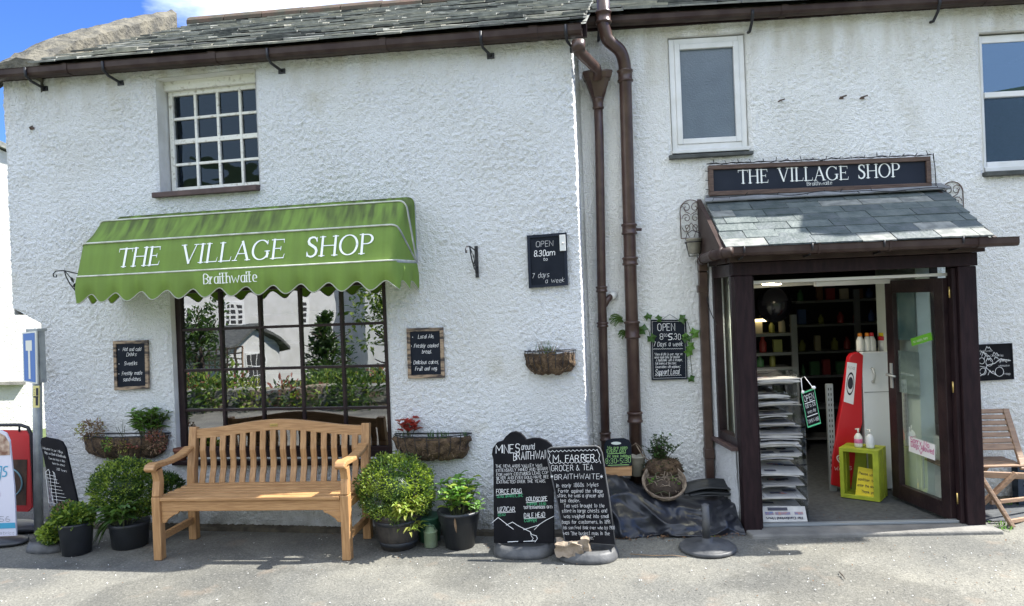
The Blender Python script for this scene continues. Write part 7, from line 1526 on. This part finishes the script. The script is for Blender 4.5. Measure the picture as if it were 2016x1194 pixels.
# red swing sign with coffee picture
ng = .12
t = thing('swing_sign', 'red framed pavement sign with a coffee cup picture at the left edge', 'pavement sign', F1, (-4.75, ng, 0))
fg = lambda px, py, n=ng: Vector((F1.at(px, py, n)[0], n, F1.at(px, py, n)[1]))
mb = MB(F1); mb.tube([fg(-70, 1012), fg(-70, 850), fg(-62, 838), fg(40, 837), fg(55, 842), fg(62, 856), fg(70, 1015)], .014, 10); mb.build('tube_frame', 'iron', t)
mb = MB(F1); c = [fg(-60, 1005), fg(55, 1008), fg(62, 1000), fg(57, 858), fg(50, 848), fg(-60, 846)]; mb.add(c+[p+Vector((0, -.02, 0)) for p in c], [tuple(range(6)), tuple(range(11, 5, -1))]+[(i, i+6, (i+1) % 6+6, (i+1) % 6) for i in range(6)]); mb.build('red_panel', 'swing', t)
mb = MB(F1); v = Vector((0, .003, 0)); mb.add([fg(-55, 993)+v, fg(52, 995)+v, fg(54, 905)+v, fg(-55, 905)+v], [(0, 1, 2, 3)]); mb.build('coffee_picture', 'coffee', t)
mb = MB(F1); cc = fg(14, 950)+v*2; mb.tube([cc+Vector((math.cos(a_)*.15, 0, math.sin(a_)*.125)) for a_ in [2*PI*i/40 for i in range(40)]], .007, 5, closed=True); mb.build('cup_rim', 'teal', t)
mb = MB(F1); mb.tube([fg(40, 838)+Vector((0, .01, .0)), fg(40, 850)+Vector((0, .01, 0))], .008, 6); mb.build('hanger', 'iron', t)
mb = MB(F1); c = fg(20, 1020); mb.blob((c.x, .12, .03), (.34, .16, .045), .05, 2, 24, 8, zmin=0); mb.build('weighted_base', 'blackplastic', t)
# narrow ice cream flyer sign
nf_ = .46; fh = lambda px, py, n=nf_: Vector((F1.at(px, py, n)[0], n, F1.at(px, py, n)[1]))
t = thing('ice_cream_sign', 'white pavement sign with blue lettering and an ice cream picture cut by the left edge', 'pavement sign', F1, (-4.85, nf_, 0))
OUT = [(-90, 1060), (32, 1055), (28, 960), (22, 900), (19, 868), (12, 853), (2, 848), (-90, 846)]
mb = MB(F1); pts = [fh(*p) for p in OUT]; k = len(pts); mb.add(pts+[p+Vector((0, -.012, 0)) for p in pts], [tuple(range(k)), tuple(range(2*k-1, k-1, -1))]+[(i, i+k, (i+1) % k+k, (i+1) % k) for i in range(k)]); mb.build('panel', 'flyer', t)
mb = MB(F1); v = Vector((0, .003, 0)); mb.add([p+v for p in (fh(-88, 902), fh(20, 896), fh(19, 872), fh(10, 858), fh(0, 853), fh(-88, 852))], [tuple(range(6))]); mb.build('ice_cream_picture', 'cream', t)
mb = MB(F1); o = fh(0, 938)+v; text(mb, 'gs', -.03, 0, .115, lambda x, y, of: o+Vector((x, of, y)), wt=.16, width=.09, shear=.2); mb.build('blue_print', 'cyan', t); mb = MB(F1); mb.add([p+v for p in (fh(-88, 1044), fh(31, 1040), fh(30, 1029), fh(-88, 1033))], [(0, 1, 2, 3)]); mb.build('blue_band', 'cyan', t)
mb = MB(F1); o = fh(-26, 979)+v; text(mb, 'AND', -.035, 0, .045, lambda x, y, of: o+Vector((x, of, y)), wt=.13, width=.16); o = fh(-18, 1003)+v; text(mb, 'FE', -.03, 0, .035, lambda x, y, of: o+Vector((x, of, y)), wt=.13, width=.10); mb.build('pink_print', 'magenta', t)
mb = MB(F1); o = fh(-40, 1026)+v; text(mb, '01 456', 0, 0, .038, lambda x, y, of: o+Vector((x, of, y)), wt=.12, width=fh(20, 1026).x-fh(-40, 1026).x); o = fh(-40, 1051)+v; text(mb, 'Lake District', 0, 0, .022, lambda x, y, of: o+Vector((x, of, y)), wt=.12, width=fh(28, 1051).x-fh(-40, 1051).x, shear=.2); mb.build('dark_print', 'ink', t)
mb = MB(F1); c = fh(-8, 1062); mb.blob((c.x, nf_-.02, .02), (.26, .14, .03), .05, 2, 24, 8, zmin=0); mb.build('weighted_base', 'blackplastic', t)
# neighbouring white house, sunlit flank
NF = Frame(-8.3, 11.6, -42)
t = thing('neighbour_house', 'sunlit white rendered house beyond the left corner', 'house', NF, (0, -2, 0))
def ngp(px, py): return NF.at(px, py, 0)
eL = ngp(0, 292); eR = ngp(60, 345)
zr_ = eL[1]
mb = MB(NF); ur = 4.0; ul = -3.0
mb.prism([(ul, -.1), (ur, -.1), (ur, zr_-.9), (ngp(10, 300)[0], zr_-.05), (ul+1.2, zr_+.9), (ul, zr_+.4)], -5, 0); mb.build('wall', 'wallpale', t)
mb = MB(NF); e0 = (ul+1.2, zr_+.93); e1 = (ngp(10, 300)[0], zr_-.02); e2 = (ur+.1, zr_-.88); mb.prism([e0, e1, e2, (e2[0], e2[1]+.08), (e1[0], e1[1]+.09), (e0[0], e0[1]+.09)], -5, .10); mb.build('roof', 'slateA', t)
a = ngp(0, 740); b = ngp(48, 752); mb = MB(NF); mb.hexa([(a[0]-1, 0, a[1]-.05), (b[0], 0, b[1]-.04), (b[0], .12, b[1]-.04), (a[0]-1, .12, a[1]-.05)], [(a[0]-1, 0, a[1]), (b[0], 0, b[1]+.01), (b[0], .12, b[1]+.01), (a[0]-1, .12, a[1])]); mb.build('sill', 'slab', t)

# ------------------------------------------------------------------ across the street: what the panes reflect
def MR(px, py, D): py -= 20; u, z = F1.at(px, py, -D); q = F1.p(u, D-.166, z); return q
def facade_frame(pa, Da, pb, Db):
    a = MR(pa, 745, Da); b = MR(pb, 745, Db); d = Vector((b.x-a.x, b.y-a.y)); d0 = math.degrees(math.atan2(-d.y, d.x)); f = Frame(a.x, a.y, d0)
    if (Vector((0, 0))-f.o).dot(f.n) < 0:
        f = Frame(b.x, b.y, d0+180)
    return f, d.length
def zat(px, py, D): return F1.at(px, py-20, -D)[1]
def mpx(P):      # where the pane shows a point
    q = Vector((P.x, P.y))-F1.o; u, n = q.dot(F1.d), q.dot(F1.n); m = F1.p(u, -.166-n, P.z)-Vector((0, 0, CZ))
    return 1008+FOC*m.dot(rt)/m.dot(fw), m
def opp_house(name, label, pa, Da, pb, Db, zb, zt_, wins, roofh=2.4):
    f, Ln = facade_frame(pa, Da, pb, Db); t = thing(name, label, 'house', f, (Ln/2, -3, zb))
    mb = MB(f); mb.box(0, Ln, -7, 0, zb, zt_); mb.build('wall', 'hosewall', t)
    mb = MB(f); mb.prismu([(.35, zt_-.05), (-3.5, zt_+roofh), (-7.35, zt_-.05)], -.3, Ln+.3); mb.build('roof', 'slateB', t)
    for (px, wpx, y1, y0) in wins:
        best = min((abs(mpx(f.p(Ln*i/300, 0, 0))[0]-px), i) for i in range(301)); x0 = Ln*best[1]/300; P0 = f.p(x0, 0, 0); dep = mpx(P0)[1].dot(fw)
        e = .5*Ln/300; k_ = abs(mpx(f.p(min(Ln, x0+.1), 0, 0))[0]-mpx(f.p(max(0, x0-.1), 0, 0))[0])/.2; w_ = wpx/max(k_, 1)
        yh = 617-(px-1008)*math.tan(-ROLL)-5
        z1 = CZ-(y1-yh)/FOC*dep; z0 = CZ-(y0-yh)/FOC*dep
        mb = MB(f); mb.box(x0-w_/2-.12, x0+w_/2+.12, -.02, .05, z0-.1, z1+.12); wf = mb.build('window', 'upvc', t)
        mb = MB(f); nx, nz_ = 3, 4
        for i in range(nx):
            for j in range(nz_): mb.box(x0-w_/2+w_*i/nx+.04, x0-w_/2+w_*(i+1)/nx-.04, .05, .058, z0+(z1-z0)*j/nz_+.05, z0+(z1-z0)*(j+1)/nz_-.05)
        mb.build('pane', 'dark', wf)
    return t, f, Ln
zb_ = -1.75
t, f, Ln = opp_house('opposite_house', 'long white cottage across the street seen mirrored in the shop window', 322, 27, 712, 36, zb_, 5.5, [(461, 28, 603, 644), (611, 24, 598, 640), (360, 26, 612, 650)])
# gabled outshut
f2_, L2_ = facade_frame(448, 21, 548, 24); t2 = thing('gabled_porch', 'small gabled white porch house in front of the long cottage across the street', 'house', f2_, (L2_/2, -1, zb_))
zg_ = zat(500, 652, 22.5); ze_ = zat(500, 690, 22.5)
mb = MB(f2_); mb.prism([(0, zb_), (L2_, zb_), (L2_, ze_), (L2_/2, zg_), (0, ze_)], -4, 0); mb.build('wall', 'hosewall', t2)
mb = MB(f2_); mb.prism([(-.4, ze_-.2), (L2_/2, zg_+.02), (L2_+.4, ze_-.2), (L2_+.4, ze_-.08), (L2_/2, zg_+.18), (-.4, ze_-.08)], -4.2, .25); mb.build('roof', 'slateB', t2)
mb = MB(f2_); mb.box(L2_*.5-.5, L2_*.5+.5, .0, .05, ze_-1.6, ze_-.2); wf = mb.build('window', 'upvc', t2)
mb = MB(f2_)
for i in range(3):
    for j in range(3): mb.box(L2_*.5-.45+.3*i+.02, L2_*.5-.45+.3*(i+1)-.02, .05, .056, ze_-1.55+.43*j+.02, ze_-1.55+.43*(j+1)-.02)
mb.build('pane', 'dark', wf)
t, f, Ln = opp_house('opposite_house', 'grey side house beyond the right end of the long cottage across the street', 722, 24, 900, 26, zb_, 4.2, [(790, 26, 640, 680)])
t, f, Ln = opp_house('opposite_house', 'white house at the far left across the street beyond the garden', 60, 30, 316, 36, zb_, 3.4, [(200, 26, 625, 665)])
# garden wall, hedge plants, trees
a = MR(300, 800, 7.5); b = MR(900, 800, 7.9); dv2 = Vector((b.x-a.x, b.y-a.y)); fwall = Frame(a.x, a.y, math.degrees(math.atan2(-dv2.y, dv2.x)))
mb = MB(fwall); rs = random.Random(41); Lw = dv2.length; zc = -.06
for r_ in range(4):
    x = -.1*r_-2
    while x < Lw+4:
        w_ = rs.uniform(.18, .45); mb.cur = rs.randrange(3); z0 = zc+r_*.11; mb.box(x+.01, x+w_-.01, -.22-rs.uniform(0, .03), .22+rs.uniform(0, .04), z0, z0+.10); x += w_
tag(mb.build('garden_wall', ['stone', 'slateA', 'slateC']), 'low drystone garden wall across the street', 'wall')
mb = MB(FW); rs = random.Random(42)
for i in range(110):
    px = rs.uniform(330, 900); D = rs.uniform(7.15, 12.5); q = MR(px, 780, D); h = rs.uniform(.14, .36)+(.2 if px < 480 or px > 640 else 0); zb2 = -.02-(D-7.5)*.12
    leafball(mb, (q.x, -q.y, zb2+h*.8), (rs.uniform(.25, .6), .35, h), 170, .10, .05, rs.choice(((0, 1), (1, 2), (0, 0, 2), (3, 2), (1, 4))), .3, rs=rs)
struct(mb.build('garden_plants', ['leaf1', 'leaf2', 'leaf3', 'leafy', 'leafpink']), 'stuff')
def tree(label, px, D, zbase, h, rx_, k, ln, mats, con=False, seed=1):
    q = MR(px, 745, D); rs = random.Random(seed); t = thing('garden_tree', label, 'tree', FW, (q.x, -q.y, zbase))
    mb = MB(FW); mb.tube([(q.x, -q.y, zbase), (q.x+.05, -q.y, zbase+h*.5), (q.x, -q.y, zbase+h*.9)], [rx_*.10, rx_*.07, rx_*.02], 8)
    for i in range(14):
        a = rs.uniform(0, 2*PI); z0 = zbase+h*rs.uniform(.25, .8); mb.tube([(q.x, -q.y, z0), (q.x+math.cos(a)*rx_*.6, -q.y+math.sin(a)*rx_*.6, z0+h*.12)], [rx_*.03, rx_*.008], 5)
    mb.build('trunk', 'twig', t)
    mb = MB(FW)
    if con:
        for i in range(26): v = i/25; r_ = rx_*(1-v*.85); leafball(mb, (q.x+rs.uniform(-.3, .3)*r_, -q.y+rs.uniform(-.3, .3)*r_, zbase+h*(.2+.8*v)), (r_*.9, r_*.9, h*.06), k//26, ln, ln*.5, mats, .2, rs=rs)
    else:
        for i in range(22): d = Vector((rs.gauss(0, 1), rs.gauss(0, 1), rs.gauss(0, 1))).normalized()*rs.uniform(.3, .9); leafball(mb, (q.x+d.x*rx_, -q.y+d.y*rx_, zbase+h*.68+d.z*h*.30), (rx_*.34, rx_*.34, h*.11), k//22, ln, ln*.5, mats, .3, rs=rs)
    mb.build('crown', ['leaf1', 'leaf2', 'leaf3'], t)
tree('dark spreading evergreen in the garden across the street', 655, 14, -1.3, zat(655, 632, 14)+1.3, 1.0, 2600, .14, (1, 1, 0), True, 5)
tree('small thin tree by the left of the garden across the street', 395, 12, -1.1, zat(395, 585, 12)+1.1, .75, 1300, .12, (1, 0), False, 6)
tree('rounded pale green tree beyond the garden at the right across the street', 800, 16, -1.4, 4.4, 1.6, 2200, .18, (0, 2, 0), False, 7)
f6, L6 = facade_frame(375, 15, 478, 14.5); mb = MB(f6); z0, z1 = zat(430, 723, 15), zat(430, 691, 15)
for i in range(9): mb.box(L6*i/8-.02, L6*i/8+.02, -.02, .02, z0-.8, z1)
for j in range(4): mb.box(0, L6, -.019, .019, z0+(z1-z0)*j/3-.02, z0+(z1-z0)*j/3+.02)
tag(mb.build('trellis', 'oldteak'), 'open square trellis fence in the garden across the street', 'trellis')

# ------------------------------------------------------------------ litter, weeds, little fixings
rs = random.Random(51)
mb = MB(F2)
for i in range(150):
    u = rs.uniform(.15, 1.1); n = .70+rs.gauss(0, .04); mb.leaf((u, n, .006+rs.random()*.006), (rs.uniform(-1, 1), rs.uniform(-1, 1), rs.uniform(-.1, .3)), (0, 0, 1), rs.uniform(.01, .035), rs.uniform(.006, .016))
for i in range(500):
    if rs.random() < .5: u = rs.uniform(-5.0, .1); q = F1.p(u, rs.uniform(.06, 1.3)*rs.random()+.05, 0)
    else: q = F2.p(rs.uniform(-.2, 4.2), rs.uniform(.1, 1.8), 0)
    d = Vector((q.x, q.y))-F2.o; mb.leaf((d.dot(F2.d), d.dot(F2.n), .006), (rs.uniform(-1, 1), rs.uniform(-1, 1), rs.uniform(0, .4)), (0, 0, 1), rs.uniform(.004, .018), rs.uniform(.003, .009))
struct(mb.build('leaf_litter', 'dryleaf', loc=F2.p(0, .5, 0)), 'stuff')
mb = MB(F1)
for i in range(900):
    u = rs.uniform(-5, 4.0); n = rs.uniform(.1, 1.6); s_ = rs.uniform(.002, .006); mb.cur = rs.choice((0, 0, 1)); mb.add([(u-s_, n, .002), (u, n-s_, .002), (u+s_, n, .002), (u, n+s_, .002), (u, n, .002+s_*.8)], [(0, 1, 4), (1, 2, 4), (2, 3, 4), (3, 0, 4)])
struct(mb.build('grit', ['slab', 'smooth'], loc=F1.p(0, .5, 0)), 'stuff')
mb = MB(F2)
for (u0_, n0_) in ((.87, .78), (2.86, .55), (2.95, .62), (3.05, .10), (2.9, .7), (3.3, .08)):
    for i in range(22): mb.leaf((u0_+rs.gauss(0, .03), n0_+rs.gauss(0, .02), .005), (rs.uniform(-1, 1), rs.uniform(-1, 1), rs.uniform(.2, 1.4)), (0, 0, 1), rs.uniform(.015, .04), .008)
struct(mb.build('weeds', 'leaf4', loc=F2.p(2, .5, 0)), 'stuff')
# ferns by the soil pipe
for (px, py, sc_, lab) in ((1212, 626, 1.0, 'upper small green fern growing from the wall beside the soil pipe'), (1222, 655, .7, 'lower small green fern growing from the wall beside the soil pipe')):
    u, z = F2.at(px+12, py+4, .02); mb = MB(F2)
    for k_ in range(4):
        a = R(150+28*k_); L_ = .11*sc_
        for j in range(12):
            v = j/12; p = Vector((u+math.cos(a)*L_*v, .03+.03*v, z+math.sin(a)*L_*v*.6+.02*math.sin(PI*v)))
            for s_ in (-1, 1): mb.leaf(p, (math.cos(a+s_*1.2), .2, math.sin(a+s_*1.2)), (0, 1, 0), .030*sc_*(1-v*.7), .009)
    tag(mb.build('wall_fern', 'leaf1'), lab, 'fern')
for (px, py, fr, lab) in ((65, 253, F1, 'rusty hook stub high on the wall at the left end of the cottage'), (1535, 200, F2, 'rusty bolt stub on the wall right of the plastic window, left of three'), (1656, 193, F2, 'rusty bracket stub high on the right cottage wall, middle of three'), (1697, 193, F2, 'small dark bolt high on the right cottage wall, right of three')):
    u, z = fr.at(px, py, 0); mb = MB(fr); mb.tube([(u-.02, .0, z-.008), (u-.005, .03, z), (u+.03, .035, z+.008)], .006, 5); mb.box(u-.012, u+.014, .0, .012, z-.012, z+.008); tag(mb.build('wall_stub', 'rust'), lab, 'bolt')
mb = MB(F2); a = PX(1375, 470, .03); mb.tube([PX(1372, 497, .03), PX(1376, 530, .04), PX(1384, 560, .05)], .003, 4); mb.tube([PX(1372, 497, .03), PX(1395, 500, .05), PX(1420, 505, .3)], .003, 4); mb.tube([PX(1391, 585, .10), PX(1397, 610, .1), PX(1410, 640, .2)], .003, 4); tag(mb.build('loose_cable', 'cable'), 'thin loose black cable hanging beside the porch downpipe', 'cable')

D_ = 20; ua, zr2 = F2.at(1940, 200, -D_); _, ze2 = F2.at(1940, 350, -D_); q = F2.p(ua, D_-.14, 0); fr_ = Frame(q.x, q.y, 3.5+180)
t = thing('opposite_house', 'tall slate roofed house across the street to the right, mirrored in the right window', 'house', fr_, (0, -3, -1))
mb = MB(fr_); mb.box(-11, 4, -8, 0, -1.5, ze2); mb.build('wall', 'hosewall', t)
mb = MB(fr_); mb.prismu([(.4, ze2-.1), (-4, zr2+1.0), (-8.4, ze2-.1)], -11.3, 4.3); mb.build('roof', 'slateE', t)
for x in (-5, -1.5, 2, 5.5):
    mb = MB(fr_); mb.box(x-3.6, x-2.4, 0, .05, ze2-2, ze2-.6); wf = mb.build('window', 'upvc', t)
    mb = MB(fr_); mb.box(x-3.5, x-3.03, .05, .056, ze2-1.9, ze2-.7); mb.box(x-2.97, x-2.5, .05, .056, ze2-1.9, ze2-.7); mb.build('pane', 'dark', wf)

for (a_, b_, lab) in ((PX(1240, 1091, 1.0), PX(1352, 1097, 1.0), 'long thin pale dry stem lying on the tarmac before the tarpaulin'), (PX(1652, 1126, 1.0), PX(1664, 1140, 1.0), 'short dark twig on the tarmac in front of the shop step')):
    def gp(q): w_ = F2.p(*q); d = w_-Vector((0, 0, CZ)); t_ = -(CZ-.008)/d.z; e = Vector((d.x*t_, d.y*t_))-F2.o; return Vector((e.dot(F2.d), e.dot(F2.n), .008))
    a2, b2 = gp(a_), gp(b_); mb = MB(F2); mb.tube([a2, a2.lerp(b2, .4)+Vector((0, .015, .002)), a2.lerp(b2, .75)+Vector((0, -.01, .003)), b2], [.003, .004, .003, .002], 5); tag(mb.build('twig', 'straw' if 'pale' in lab else 'twig'), lab, 'twig')
